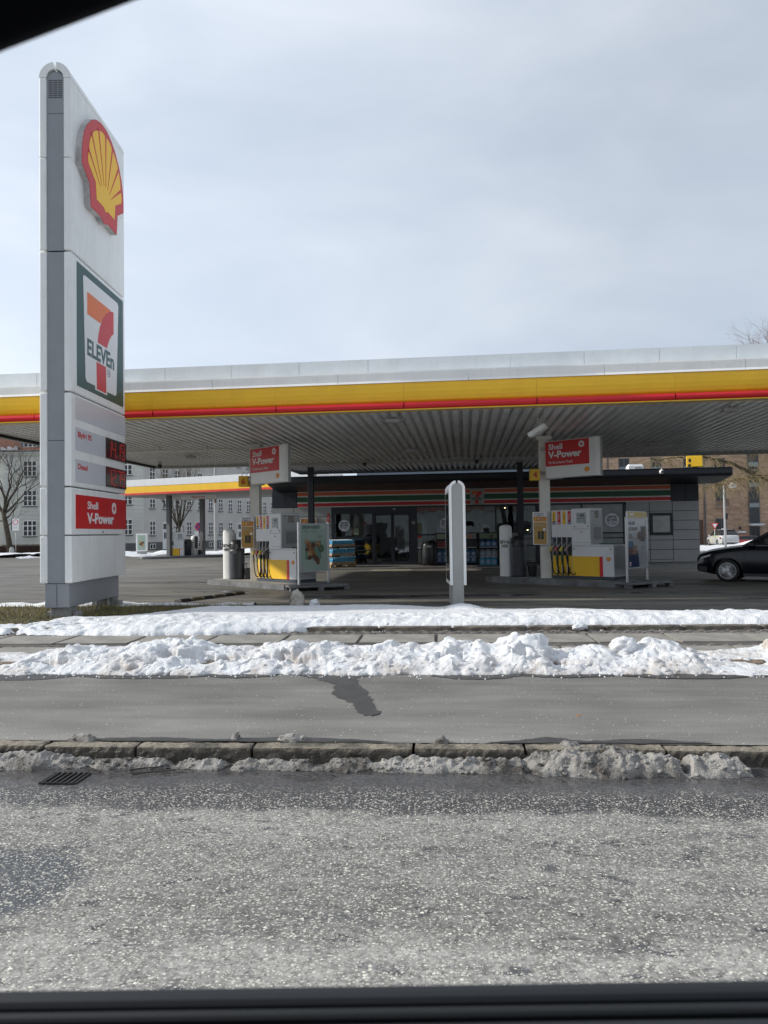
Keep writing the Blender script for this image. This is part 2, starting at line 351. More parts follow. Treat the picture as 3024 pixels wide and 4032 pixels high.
def road_material():
    m_, t, b, P = gmat('chip_sealed_asphalt')
    sep = N(t, 'ShaderNodeSeparateXYZ', {0: P}); W = sep.outputs[1]
    # base tone, stretched along the road
    n1_ = noise(t, P, 1.0, 5, .6, (0.5, 1.6, 1)); n2_ = noise(t, P, 45.0, 3, .7); n3_ = noise(t, P, 6.0, 4, .6)
    wob = math_(t, 'MULTIPLY', math_(t, 'SUBTRACT', noise(t, P, 1.6, 5, .65), .5), .55)
    Wn = math_(t, 'ADD', W, wob)
    wet = ramp(t, N(t, 'ShaderNodeMapRange', {0: Wn, 1: 4.0, 2: 5.4}).outputs[0], [(0.38, 0.0), (0.44, 1.0)])
    dry = mixc(t, n1_, (0.135, 0.130, 0.120), (0.285, 0.276, 0.255))
    dry = mixc(t, 1.0, dry, ramp(t, n3_, [(.28, .62), (.5, 1.0), (.75, 1.12)]), 'MULTIPLY')
    patch = ramp(t, noise(t, P, 2.6, 6, .7, (0.6, 2.4, 1), loc=(3, 1, 0)), [(.56, 0.0), (.62, 1.0)])
    dry = mixc(t, math_(t, 'MULTIPLY', patch, .45), dry, (0.085, 0.085, 0.09))
    spots = ramp(t, noise(t, P, 1.0, 5, .62, (4.2, 9.0, 1), dist=.4, loc=(9, 3, 0)), [(.60, 0.0), (.635, 1.0)])
    dry = mixc(t, math_(t, 'MULTIPLY', spots, .8), dry, (0.055, 0.056, 0.062))
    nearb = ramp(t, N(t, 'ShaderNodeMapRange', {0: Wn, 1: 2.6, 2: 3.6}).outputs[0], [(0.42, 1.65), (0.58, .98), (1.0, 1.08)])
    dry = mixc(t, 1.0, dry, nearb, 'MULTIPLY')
    X_ = sep.outputs[0]
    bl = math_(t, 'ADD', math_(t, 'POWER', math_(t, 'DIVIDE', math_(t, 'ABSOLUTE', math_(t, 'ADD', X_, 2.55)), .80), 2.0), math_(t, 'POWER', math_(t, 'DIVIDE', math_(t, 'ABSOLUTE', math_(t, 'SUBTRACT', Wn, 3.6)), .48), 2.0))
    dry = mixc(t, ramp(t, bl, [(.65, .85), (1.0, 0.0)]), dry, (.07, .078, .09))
    wcol = mixc(t, n3_, (0.045, 0.044, 0.046), (0.10, 0.095, 0.095))
    base = mixc(t, wet, dry, wcol)
    base = mixc(t, 1.0, base, ramp(t, n2_, [(.3, .42), (.7, 1.5)]), 'MULTIPLY')
    # pale stone chips
    Pw = N(t, 'ShaderNodeMixRGB', {0: 0.015, 1: P, 2: N(t, 'ShaderNodeTexNoise', {'Vector': P, 'Scale': 30.0}).outputs[1]}).outputs[0]
    def chips(scale, thr, size):
        v = N(t, 'ShaderNodeTexVoronoi', {'Vector': N(t, 'ShaderNodeMapping', {'Vector': Pw, 'Scale': (.8, 1.1, 1)}).outputs[0], 'Scale': scale, 'Randomness': 1.0})
        rnd = N(t, 'ShaderNodeSeparateColor', {0: v.outputs['Color']})
        keep = math_(t, 'GREATER_THAN', rnd.outputs[0], thr)
        szz = math_(t, 'MULTIPLY', math_(t, 'ADD', rnd.outputs[1], .35), size)
        near = math_(t, 'LESS_THAN', v.outputs['Distance'], szz)
        return math_(t, 'MULTIPLY', keep, near), rnd.outputs[2]
    c1, k1 = chips(70.0, 0.70, 0.40); c2, k2 = chips(120.0, 0.70, 0.48)
    gut = ramp(t, N(t, 'ShaderNodeMapRange', {0: Wn, 1: 4.7, 2: 5.2}).outputs[0], [(0.3, 1.0), (0.75, 0.0)])
    ch = math_(t, 'MULTIPLY', math_(t, 'MAXIMUM', c1, c2), gut)
    ccol = mixc(t, k1, (0.40, 0.38, 0.33), (0.86, 0.83, 0.72))
    trk = noise(t, P, 1.0, 4, .6, (.12, 2.6, 1), loc=(0, 4, 0)); base = mixc(t, 1.0, base, ramp(t, trk, [(.3, .80), (.7, 1.20)]), 'MULTIPLY')
    base = mixc(t, ch, base, ccol)
    t.links.new(base, b.inputs['Base Color'])
    pud = ramp(t, math_(t, 'ADD', N(t, 'ShaderNodeMapRange', {0: Wn, 1: 4.9, 2: 5.3}).outputs[0], math_(t, 'MULTIPLY', math_(t, 'SUBTRACT', n1_, .5), 1.3)), [(.55, 0.0), (.75, 1.0)])
    t.links.new(mixc(t, pud, mixc(t, wet, (.75,) * 3, (.42,) * 3), (.06,) * 3), b.inputs['Roughness'])
    hgt = math_(t, 'ADD', math_(t, 'MULTIPLY', ch, 0.6), math_(t, 'MULTIPLY', n2_, 0.8))
    hgt = math_(t, 'MULTIPLY', hgt, N(t, 'ShaderNodeMapRange', {0: pud, 3: 1.0, 4: 0.03}).outputs[0])
    t.links.new(N(t, 'ShaderNodeBump', {'Height': hgt, 'Strength': .85, 'Distance': .006}).outputs[0], b.inputs['Normal'])
    return m_
def path_material():
    m_, t, b, P = gmat('cycle_path_asphalt')
    st = noise(t, P, 1.0, 6, .65, (0.55, 3.0, 1)); n2_ = noise(t, P, 90.0, 3, .7); n3_ = noise(t, P, 1.1, 4, .5)
    base = mixc(t, ramp(t, st, [(.25, 0), (.75, 1)]), (0.125, 0.120, 0.110), (0.235, 0.225, 0.205))
    fine = noise(t, P, 1.0, 5, .7, (0.5, 26.0, 1), loc=(1, 9, 0)); base = mixc(t, 1.0, base, ramp(t, fine, [(.3, .95), (.7, 1.05)]), 'MULTIPLY')
    wsep = N(t, 'ShaderNodeSeparateXYZ', {0: P}).outputs[1]; base = mixc(t, 1.0, base, ramp(t, N(t, 'ShaderNodeMapRange', {0: math_(t, 'ADD', wsep, math_(t, 'MULTIPLY', n3_, 1.2)), 1: 6.0, 2: 9.0}).outputs[0], [(.1, 1.15), (.5, .95), (1.0, .86)]), 'MULTIPLY')
    base = mixc(t, 1.0, base, ramp(t, n3_, [(.3, .85), (.7, 1.18)]), 'MULTIPLY')
    base = mixc(t, 1.0, base, ramp(t, n2_, [(.3, .50), (.7, 1.5)]), 'MULTIPLY')
    v = N(t, 'ShaderNodeTexVoronoi', {'Vector': P, 'Scale': 55.0}); rn = N(t, 'ShaderNodeSeparateColor', {0: v.outputs['Color']})
    sp = math_(t, 'MULTIPLY', math_(t, 'GREATER_THAN', rn.outputs[0], .985), math_(t, 'LESS_THAN', v.outputs['Distance'], .30))
    base = mixc(t, sp, base, (.8, .8, .78))
    dk = ramp(t, noise(t, P, 1.0, 6, .7, (0.8, 11.0, 1), loc=(5, 2, 0)), [(.66, 0.0), (.70, .6)])
    base = mixc(t, dk, base, (.06, .06, .065))
    t.links.new(base, b.inputs['Base Color']); b.inputs['Roughness'].default_value = .78
    t.links.new(N(t, 'ShaderNodeBump', {'Height': n2_, 'Strength': .5, 'Distance': .004}).outputs[0], b.inputs['Normal'])
    return m_
def forecourt_material():
    m_, t, b, P = gmat('forecourt_asphalt', 6.3)
    st = noise(t, P, 1.0, 6, .65, (0.30, 1.5, 1), dist=.5); n2_ = noise(t, P, 60.0, 2, .6); n3_ = noise(t, P, .16, 4, .55)
    base = mixc(t, ramp(t, st, [(.3, 0.0), (.7, 1.0)]), (0.085, 0.080, 0.070), (0.225, 0.21, 0.18))
    base = mixc(t, 1.0, base, ramp(t, n3_, [(.3, .80), (.7, 1.20)]), 'MULTIPLY')
    base = mixc(t, 1.0, base, ramp(t, n2_, [(.3, .8), (.7, 1.2)]), 'MULTIPLY')
    # curved tyre marks
    wv = N(t, 'ShaderNodeTexWave', {'Vector': N(t, 'ShaderNodeMapping', {'Vector': P, 'Location': (14, -6, 0), 'Scale': (.5, 1, 1)}).outputs[0], 'Scale': .16, 'Distortion': 5.0, 'Detail': 3.0, 'Detail Scale': .7}, wave_type='RINGS', rings_direction='Z')
    tm = math_(t, 'MULTIPLY', ramp(t, wv.outputs[0], [(.0, 1.0), (.05, 0.0)]), .45)
    base = mixc(t, tm, base, (.05, .048, .046))
    dk = ramp(t, noise(t, P, 1.0, 6, .65, (0.28, 1.9, 1), loc=(2.3, 7.1, 0)), [(.53, 0.0), (.61, 1.0)])
    base = mixc(t, math_(t, 'MULTIPLY', dk, .72), base, (.05, .048, .046))
    t.links.new(base, b.inputs['Base Color'])
    t.links.new(mixc(t, dk, (.72,) * 3, (.36,) * 3), b.inputs['Roughness'])
    t.links.new(N(t, 'ShaderNodeBump', {'Height': n2_, 'Strength': .3, 'Distance': .004}).outputs[0], b.inputs['Normal'])
    return m_
def snow_material(name, col=(0.80, 0.815, 0.835), dirty=0.25, dcol=(0.30, 0.24, 0.18), grain=60.0, lo=0.0, hi=0.16, rough=.55, top_dirt=0.0):
    m_, t, b, P = gmat(name)
    n_ = noise(t, P, 2.2, 6, .65); n2_ = noise(t, P, grain, 3, .6); n4_ = noise(t, P, 14.0, 4, .65)
    z = N(t, 'ShaderNodeSeparateXYZ', {0: P}).outputs[2]
    low = N(t, 'ShaderNodeMapRange', {0: z, 1: lo, 2: hi, 3: 1.0, 4: top_dirt}).outputs[0]
    d = math_(t, 'MULTIPLY', ramp(t, n_, [(.40, 0.0), (.72, 1.0)]), math_(t, 'MULTIPLY', low, dirty), True)
    d = math_(t, 'MULTIPLY', d, ramp(t, n4_, [(.3, .5), (.7, 1.6)]), True)
    c_ = mixc(t, d, col, dcol)
    t.links.new(c_, b.inputs['Base Color']); b.inputs['Roughness'].default_value = rough
    b.inputs['Specular IOR Level'].default_value = .3
    b.inputs['Subsurface Weight'].default_value = .55; b.inputs['Subsurface Radius'].default_value = (.9, .95, 1.0); b.inputs['Subsurface Scale'].default_value = .010
    hh_ = math_(t, 'ADD', n2_, math_(t, 'MULTIPLY', n4_, 1.5))
    t.links.new(N(t, 'ShaderNodeBump', {'Height': hh_, 'Strength': .8, 'Distance': .025}).outputs[0], b.inputs['Normal'])
    return m_
SNOW = snow_material('snow_fresh', dirty=.15, grain=45)
SNOWB = snow_material('snow_ploughed', dirty=.85, dcol=(.42, .34, .27), hi=.30, lo=-.02, grain=70, top_dirt=.12)
SLUSH = snow_material('snow_slush', col=(.45, .43, .40), dirty=1.6, dcol=(.10, .09, .08), grain=110, lo=-.12, hi=.10, rough=.42, top_dirt=.55)
# ------------------------------------------------------------------ the setting
def flat(name, fr, r0_, r1_, w0_, w1_, z, mt, thick=0.0):
    pts = [fr(r0_, w0_), fr(r1_, w0_), fr(r1_, w1_), fr(r0_, w1_)]
    me = bpy.data.meshes.new(name); me.from_pydata([(x, y, z) for x, y in pts], [], [(0, 1, 2, 3)]); me.update(); me.materials.append(mt)
    return link(name, me, kind='structure')
SOIL = mat('bare_soil', (0.075, 0.062, 0.045), .95, var=.3, vs_=5, bump=.6)
FORE = forecourt_material()
flat('ground', K, -900, 900, -900, 900, -0.45, mat('distant_ground', (0.2, 0.2, 0.19), .9, var=.2, vs_=.2))
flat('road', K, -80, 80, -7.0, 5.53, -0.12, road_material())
flat('cycle_path', K, -80, 80, 5.66, 8.80, 0.0, path_material())
PAVB = mat('paving_bed', (0.11, 0.10, 0.09), .95, var=.25, vs_=9, bump=.6)
flat('pavement', K, -80, 80, 8.99, 12.0, 0.0, PAVB)
flat('verge', K, -80, 80, 12.12, 16.2, 0.03, SOIL)
# forecourt and the streets behind it: one gently dipping sheet
def dip(x, y): return -0.28 * sstep(48, 68, y) * sstep(10, 22, x)
nx, ny = 61, 41
gx = np.linspace(-300, 300, nx); gy = np.concatenate([np.linspace(0, 100, 29), np.linspace(125, 420, 12)])
GX, GY = np.meshgrid(gx, gy, indexing='ij'); off = 15.9 - GX * math.tan(R(4.2))
YY = np.where(GY == 0, off, GY + np.maximum(off, -200) * np.clip(1 - GY / 60, 0, 1) * 0 + 0); YY = np.where(GY == 0, off, np.maximum(YY, off + 0.5 + GY * .01))
ZZ = dip(GX, YY)
vs3 = np.stack([GX, YY, ZZ], -1).reshape(-1, 3); idx = np.arange(nx * len(gy)).reshape(nx, len(gy))
me = bpy.data.meshes.new('forecourt'); q = np.stack([idx[:-1, :-1], idx[1:, :-1], idx[1:, 1:], idx[:-1, 1:]], -1).reshape(-1, 4)
me.from_pydata([tuple(p) for p in vs3], [], [tuple(int(i) for i in f) for f in q]); me.update(); me.materials.append(FORE); link('forecourt', me, kind='structure')
# low strip between verge and forecourt follows the station, so the verge ends in a soft wedge: forecourt sheet laid over it
me = bpy.data.meshes.new('forecourt_edge'); pts = [K(-1.0, 15.25), K(2.4, 14.4), K(5.9, 13.3), K(14, 12.13), K(80, 12.13), K(80, 16.5), K(-1.0, 16.5)]
me.from_pydata([(x, y, 0.045) for x, y in pts], [], [tuple(range(7))]); me.update(); me.materials.append(FORE); link('forecourt_edge', me, kind='structure')
# kerb stones by the road
def granite():
    m_, t, b, P = gmat('granite_kerb')
    n_ = noise(t, P, 2.6, 6, .75); n2_ = noise(t, P, 45.0, 4, .75); n3_ = noise(t, P, 14.0, 5, .7)
    base = mixc(t, ramp(t, n_, [(.40, 0), (.60, 1)]), (.10, .088, .070), (.36, .31, .235))
    base = mixc(t, 1.0, base, ramp(t, n2_, [(.3, .6), (.7, 1.3)]), 'MULTIPLY')
    z = N(t, 'ShaderNodeSeparateXYZ', {0: P}).outputs[2]
    wetm = ramp(t, math_(t, 'ADD', N(t, 'ShaderNodeMapRange', {0: z, 1: 0.0, 2: -.10}).outputs[0], math_(t, 'MULTIPLY', math_(t, 'SUBTRACT', n_, .5), 1.4)), [(.10, 0.0), (.32, 1.0)])
    base = mixc(t, math_(t, 'MULTIPLY', wetm, .85), base, (.045, .040, .034))
    t.links.new(base, b.inputs['Base Color']); t.links.new(mixc(t, wetm, (.8,) * 3, (.35,) * 3), b.inputs['Roughness'])
    t.links.new(N(t, 'ShaderNodeBump', {'Height': math_(t, 'ADD', n3_, math_(t, 'MULTIPLY', n2_, .4)), 'Strength': .9, 'Distance': .02}).outputs[0], b.inputs['Normal'])
    return m_
GRAN = granite()
GRAN2 = mat('granite_kerb_brown', (0.19, 0.145, 0.11), .8, var=.45, vs_=9, bump=.9, bs=35)
SETT = mat('sett_stone', (0.20, 0.18, 0.165), .8, var=.4, vs_=14, bump=.8, bs=60)
def stone_mesh(lx, ly, z0, z1, mt, seed, sub=(8, 3, 3), amp=.008, rnd=.012, smooth=False):
    rs = np.random.RandomState(seed); mb = MB(); nx_, ny_, nz_ = sub; ids = {}
    def vid(i, j, k):
        if (i, j, k) not in ids:
            x, y, z = lx * i / nx_, ly * j / ny_, z0 + (z1 - z0) * k / nz_
            ex = min(i, nx_ - i) == 0; ey = min(j, ny_ - j) == 0; ez = k == nz_
            sh = rnd if (ex + ey + ez) >= 2 else 0
            if sh: x += sh * (1 if i == 0 else -1) * ex; y += sh * (1 if j == 0 else -1) * ey; z -= sh * ez
            x += rs.uniform(-1, 1) * amp * (0.5 if ex else 1); y += rs.uniform(-1, 1) * amp; z += rs.uniform(-1, 1) * amp * .8 * (k > 0)
            ids[(i, j, k)] = len(mb.v); mb.v.append((x, y, z))
        return ids[(i, j, k)]
    for i in range(nx_):
        for j in range(ny_): mb.f.append((vid(i, j, nz_), vid(i + 1, j, nz_), vid(i + 1, j + 1, nz_), vid(i, j + 1, nz_)))
        for k in range(nz_):
            mb.f.append((vid(i, 0, k), vid(i + 1, 0, k), vid(i + 1, 0, k + 1), vid(i, 0, k + 1)))
            mb.f.append((vid(i + 1, ny_, k), vid(i, ny_, k), vid(i, ny_, k + 1), vid(i + 1, ny_, k + 1)))
    for j in range(ny_):
        for k in range(nz_):
            mb.f.append((vid(0, j + 1, k), vid(0, j, k), vid(0, j, k + 1), vid(0, j + 1, k + 1)))
            mb.f.append((vid(nx_, j, k), vid(nx_, j + 1, k), vid(nx_, j + 1, k + 1), vid(nx_, j, k + 1)))
    return mb.mesh('stone', mt, smooth)
def holder(name, kind='structure'):
    o = bpy.data.objects.new(name, None); COL.objects.link(o); o['kind'] = kind; return o
kerb = holder('kerb'); rs = random.Random(4)
joints = [-5.3, -4.55, -3.9, -3.09, -2.35, -1.44, -0.21, 0.62, 1.64, 2.5, 3.35, 4.2, 5.1, 6.0]
for i in range(len(joints) - 1):
    a, b_ = joints[i], joints[i + 1]
    me = stone_mesh(b_ - a - 0.014, 0.145, -0.30, 0.004 - rs.random() * .008, GRAN, 20 + i, (26, 4, 7), .0045, .005)
    x, y = K(a + .007, 5.515 + rs.uniform(-.006, .006)); link('kerb_stone', me, kerb, (x, y, 0), KR)
pk = holder('path_kerb'); r_ = -8.0; var_ = [stone_mesh(.55, .24, -.2, .055, GRAN2, 60 + i, (6, 3, 3), .012, .02) for i in range(4)]
while r_ < 8:
    x, y = K(r_, 8.77); link('kerb_stone', var_[rs.randrange(4)], pk, (x, y, rs.uniform(-.01, .01)), KR); r_ += .565
pav = bpy.data.objects['pavement']
SLAB = mat('concrete_flagstone', (0.29, 0.275, 0.245), .85, var=.25, vs_=2.5, bump=.4, bs=80, dirt=.06)
sl = [stone_mesh(1.105, .85, -.05, .028, SLAB, 80 + i, (3, 2, 1), .0025, .006) for i in range(4)]
for row in (10.61, 9.42):
    for i in range(15):
        x, y = K(-8.05 + i * 1.145 + (0 if row > 10 else .55), row); link('flagstone', sl[rs.randrange(4)], pav, (x, y, rs.uniform(-.003, .003)), KR)
st = [stone_mesh(.17, .115, -.05, .03, SETT, 100 + i, (2, 2, 1), .007, .02) for i in range(6)]
for row in (11.47, 11.62, 11.77, 10.33):
    r_ = -7.2 + rs.random() * .1
    while r_ < 6.2:
        x, y = K(r_, row + rs.uniform(-.008, .008)); link('sett', st[rs.randrange(6)], pav, (x, y, rs.uniform(-.008, .006)), KR + rs.uniform(-.05, .05)); r_ += .19
vk = holder('verge_edging'); ed = [stone_mesh(1.2, .2, -.2, .075, mat('edging_stone', (.15, .13, .105), .85, var=.4, vs_=6, bump=.8, bs=40), 120 + i, (10, 3, 3), .006) for i in range(3)]
for i in range(15):
    x, y = K(-9.5 + i * 1.215, 11.93); link('edging_stone', ed[i % 3], vk, (x, y, 0), KR)
# ------------------------------------------------------------------ wet stains on the cycle path
def stain(name, pts, z, mt, seed=0, amp=.03, sub=6, fr=K, kind='structure'):
    rs_ = np.random.RandomState(seed); out = []
    for i in range(len(pts)):
        a, b_ = np.array(pts[i]), np.array(pts[(i + 1) % len(pts)])
        for k in range(sub):
            p = a + (b_ - a) * k / sub; p = p + rs_.uniform(-1, 1, 2) * amp; out.append(p)
    me = bpy.data.meshes.new(name); me.from_pydata([(*fr(float(p[0]), float(p[1])), z) for p in out], [], [tuple(range(len(out)))]); me.update(); me.materials.append(mt)
    return link(name, me, kind=kind)
WET = mat('wet_asphalt', (0.058, 0.056, 0.054), .5, var=.25, vs_=6, bump=.3, bs=150)
stain('meltwater_stain', [(-1.75, 8.4), (-1.60, 8.27), (-1.42, 8.12), (-1.25, 7.95), (-1.12, 7.78), (-1.08, 7.36), (-1.01, 7.19), (-0.92, 7.05), (-0.84, 6.93), (-0.78, 6.72), (-0.73, 6.57), (-0.67, 6.48), (-0.60, 6.47), (-0.54, 6.53), (-0.56, 6.66), (-0.61, 6.85), (-0.68, 7.14), (-0.74, 7.45), (-0.83, 7.67), (-0.9, 7.91), (-0.93, 8.15), (-0.63, 8.30), (-.4, 8.4)], .004, WET, 1, .022, 5)
x0 = -6.0
k_ = 0
for a, b_, d in ((-5.6, -4.2, 8.02), (-4.2, -2.6, 8.10), (-2.7, -1.9, 8.14), (-0.1, 0.9, 8.08), (0.9, 1.9, 8.17), (2.0, 3.4, 8.10), (3.4, 5.0, 8.12)):
    c_ = (a + b_) / 2; k_ += 1
    stain('meltwater_stain', [(a - .1, 8.5), (a, 8.24), (a + .25 * (b_ - a), d), (c_, d - .03), (a + .75 * (b_ - a), d), (b_, 8.24), (b_ + .1, 8.5)], .004 + k_ * .0006, WET, k_ + 3, .02)
for k_, (a, b_, d) in enumerate(((-3.0, -1.6, 5.76), (-1.9, -.4, 5.80), (0.35, 1.3, 5.83), (.9, 2.1, 5.80))):
    stain('meltwater_stain', [(a, 5.665), (a + .2, 5.72), ((a + b_) / 2, d), (b_ - .2, 5.72), (b_, 5.665)], .004 + k_ * .0006, WET, k_ + 20, .012)
WET2 = mat('wet_forecourt', (0.04, 0.038, 0.036), .22, var=.2, vs_=2, bump=.15, bs=60)
for k_, (u_, v_, a, b_) in enumerate(((-2.6, 18.3, 1.9, .45), (0.4, 18.6, 1.6, .25), (2.5, 16.3, 3.2, .35), (5.0, 19.0, 1.6, .22), (-9.2, 24.2, 2.4, .5), (-7.2, 20.2, 1.2, .18), (8.5, 17.4, 2.5, .25))):
    stain('meltwater_stain', [(u_ + a * math.cos(t_), v_ + b_ * math.sin(t_)) for t_ in np.linspace(0, 2 * math.pi, 11)[:-1]], .004, WET2, k_ + 40, .10, 4, S)
# ------------------------------------------------------------------ snow
cx_ = np.array([0, 100, 180, 350, 400, 500, 650, 780, 870, 1000, 1080, 1200, 1300, 1400, 1540, 1659]) / 1.659
cy_ = np.array([2616, 2595, 2574, 2562, 2547, 2559, 2560, 2550, 2535, 2524, 2536, 2530, 2541, 2552, 2544, 2548])
bx_ = 1000 + np.array([170, 270, 330, 450, 520, 700, 880, 960, 1100, 1200, 1265, 1340, 1400, 1450, 1530, 1570, 1640]) / 1.659
by_ = np.array([2529, 2522, 2541, 2530, 2541, 2544, 2528, 2538, 2538, 2535, 2506, 2529, 2524, 2512, 2532, 2526, 2493])
dx_ = 2000 + np.array([30, 80, 180, 235, 330, 450, 540, 640, 770, 850, 940, 1030, 1060, 1120, 1200, 1400, 1560, 1600, 1659]) / 1.62
dy_ = np.array([2482, 2504, 2516, 2544, 2544, 2533, 2531, 2547, 2525, 2522, 2511, 2519, 2541, 2541, 2550, 2553, 2538, 2516, 2515])
PX = np.concatenate([cx_, bx_, dx_]); PY = np.concatenate([cy_, by_, dy_])
CR = (PX - 1512) / 2880 * 9.2 - .67; CZ = 1.62 - (PY - (2095 - .0144 * (PX - 1512))) * 9.2 / 2880
CR = np.concatenate([[-14, -8, -6.2], CR, [4.6, 6.0, 8, 14]]); CZ = np.concatenate([[.12, .10, .05], CZ, [.25, .26, .15, .2]])
def bank_z(r, w_):
    crest = np.interp(r, CR, CZ) - .015
    cw = 9.25 + .10 * perlin(r * .8, r * 0 + 3.3)
    front = 8.30 + .10 * perlin(r * 1.3, r * 0 + 7.7) + .05 * perlin(r * 4, r * 0 + 1.7); back = 9.88 + .12 * perlin(r * 1.1, r * 0 + 9.2)
    t = np.where(w_ < cw, (w_ - front) / (cw - front), (back - w_) / (back - cw))
    env = np.clip(t, 0, 1) ** .62
    low = .45 + .55 * sstep(0.1, .9, env)
    p = puff(r, w_, 6, 2.3, .55)
    big = fbm(r * 1.2, w_ * 1.6, 3, 1.5)
    h = np.clip(crest - .045, .03, 1) * env * (.80 + .20 * low) + (p * .105 + big * .06 + .035 * np.abs(fbm(r + 9, w_ * 1.2, 3, 7.0))) * np.clip(env * 2.4, 0, 1) * (.20 + crest * 3.2)
    # places where the stones behind the kerb line stay bare
    hole = np.zeros_like(r)
    for hr, hw, hl in ((-4.82, 8.66, .30), (-2.72, 8.78, .50), (-1.95, 8.74, .26), (-1.62, 8.66, .18), (0.18, 8.76, .22), (-3.35, 8.8, .1), (1.35, 8.72, .12), (.95, 8.7, .1)):
        hole = np.maximum(hole, np.clip(1.25 - ((r - hr) / hl) ** 2 - ((w_ - hw) / .13) ** 2 + fbm(r, w_, 3, 7) * .9, 0, 1))
    h = h - hole * .16 * (w_ < 9.05)
    return np.where(t <= 0, -.03, h)
sheet('ploughed_snow', K, -8.5, 8.5, 8.12, 10.15, .017, bank_z, SNOWB, 'stuff', zmin=.0, warp=.055, base=.003)
def verge_z(r, w_):
    front = np.interp(r, [-14, -7.6, -7.2, -6, -4.6, -3.6, -2.6, -1.6, 0, 14], [11.5, 11.9, 11.55, 11.40, 11.38, 11.45, 11.80, 12.10, 12.14, 12.10]) + .07 * fbm(r, r * 0 + 2.2, 3, 1.6)
    back = np.interp(r, [-14, -7.9, -7.3, -7.0, -6.6, -5.9, -5.0, -4.6, -2.5, -1.2, .2, 2.2, 3.7, 5.8, 9, 14], [12.0, 12.1, 12.9, 14.0, 13.8, 14.3, 15.0, 15.2, 15.35, 15.3, 14.6, 14.4, 13.95, 13.3, 12.9, 12.6]) + .06 * fbm(r, r * 0 + 8.8, 3, 2.0)
    t = np.minimum((w_ - front) / .22, (back - w_) / .35)
    env = np.clip(t, 0, 1) ** .55
    rough = 1 - sstep(13.0, 13.6, w_ + .25 * perlin(r * .7, w_))
    rl = np.clip(rough + 0.04, 0, 1)
    h = env * (.105 + .03 * fbm(r, w_, 2, .5)) + env * rl * (.075 * puff(r, w_, 5, 2.6) + .05 * fbm(r, w_, 4, 1.2)) + env * .006 * fbm(r, w_, 2, 6)
    h = h + .10 * np.exp(-((r - .45) / .35) ** 2 - ((w_ - 14.2) / .35) ** 2) * np.clip(t, 0, 1)
    left = sstep(-4.5, -6.3, r)
    h = h - left * (.06 + .16 * np.clip(fbm(r + 3, w_ * 1.8, 4, 1.9) + .02, 0, 1) * rl)
    return np.where(t <= 0, -.05, h)
sheet('verge_snow', K, -9.5, 9.5, 11.2, 15.6, .028, verge_z, SNOW, 'stuff', zmin=.0, warp=.03, base=.03)
def slush_z(r, w_):
    band = np.interp(r, [-4.5, -3.1, -2.9, -2.65, -2.5, -2.3, -2.1, -1.95, -1.9, -1.65, -1.4, -.9, -.5, 0.1, .5, .8, 1.15, 1.75, 2.05, 2.25, 2.4, 2.55, 4.5],
                     [.05, .06, .04, .01, .01, .02, .015, .0, .015, .02, .02, .02, .035, .035, .045, .075, .085, .08, .07, .045, .015, .05, .04])
    wid = .07 + band * .75
    c_ = 5.47 - wid * .5
    t = 1 - ((w_ - c_) / (wid + .05 * perlin(r * 5, w_ * 0 + 2))) ** 2
    env = np.clip(t, 0, 1) ** .6
    gap = sstep(-.12, .10, fbm(r * 1.0 + 5, w_ * .4, 3, 2.4) + .16 + band * 1.6)
    env = env * gap
    z = band * env * (.80 + 1.6 * puff(r, w_, 2, 4.0)) + .065 * puff(r, w_, 5, 9) * env
    # the big heap that spills over the kerb onto the path
    e2 = np.clip(1 - ((r - 1.06 + (w_ - 5.5) * .5) / .45) ** 2 - ((w_ - 5.50) / .27) ** 2, 0, 1) ** .55
    z2 = np.where(e2 > 0, np.maximum(e2 * (.105 + .06 * fbm(r, w_, 2, 5)) + .10 * puff(r, w_, 5, 8) * e2, .01), 0)
    for cr, cw_, sr in ((-1.17, 5.70, .16), (-2.85, 5.68, .18), (-.0, 5.67, .07), (-1.62, 5.73, .06)):
        e3 = np.clip(1 - ((r - cr) / sr) ** 2 - ((w_ - cw_) / .05) ** 2, 0, 1) ** .5
        z2 = np.maximum(z2, e3 * .165 + .03 * puff(r, w_, 3, 14) * e3)
    return np.where(np.maximum(env, e2) + (z2 > 0) > 0, np.maximum(np.maximum(z, z2), .009 * (env > .25)), -.01)
sheet('gutter_slush', K, -4.2, 4.2, 5.12, 5.84, .0085, slush_z, SLUSH, 'stuff', zmin=.006, warp=.012, base=-.12)
def patchy(name, seed, thr, amp, f=1.0, sx=1.0):
    return lambda r, w_: np.clip(fbm(r * sx + seed, w_ + seed * 2, 4, f) - thr, -.05, .5) * amp
# far street snow
ID = lambda a, b: (a, b)
sheet('street_snow', ID, -28, -8, 55.5, 68, .16, patchy('a', 3, -.02, .75, .28, .5), SNOW, 'stuff', zmin=.0, base=.0)
sheet('street_snow', ID, -60, -28.1, 58, 71.5, .2, patchy('a', 9, -.18, .6, .22, .45), SNOW, 'stuff', zmin=.0, base=.01)
sheet('snow_field', ID, 17.2, 44, 40, 66, .22, lambda r, w_: .12 + .07 * fbm(r, w_, 3, .4) + .12 * np.exp(-((w_ - 64) / 1.8) ** 2) * (1 + .8 * fbm(r, w_, 4, .9)) * sstep(24, 30, r) + .5 * np.exp(-((w_ - 64.5) / 1.6) ** 2) * sstep(31, 33, r) - .2 * sstep(66.5, 64.9, w_) * 0, SNOW, 'stuff', zmin=.0, base=-.16)
sheet('verge_snow_behind', K, -14.5, -4.2, 16.0, 17.2, .05, lambda r, w_: np.clip(.10 - np.abs(w_ - 16.55) * .2 + .09 * fbm(r, w_, 4, 1.2) - .05 * sstep(-7.4, -6.2, r), -.05, .5), SNOW, 'stuff', zmin=.0, base=.0)
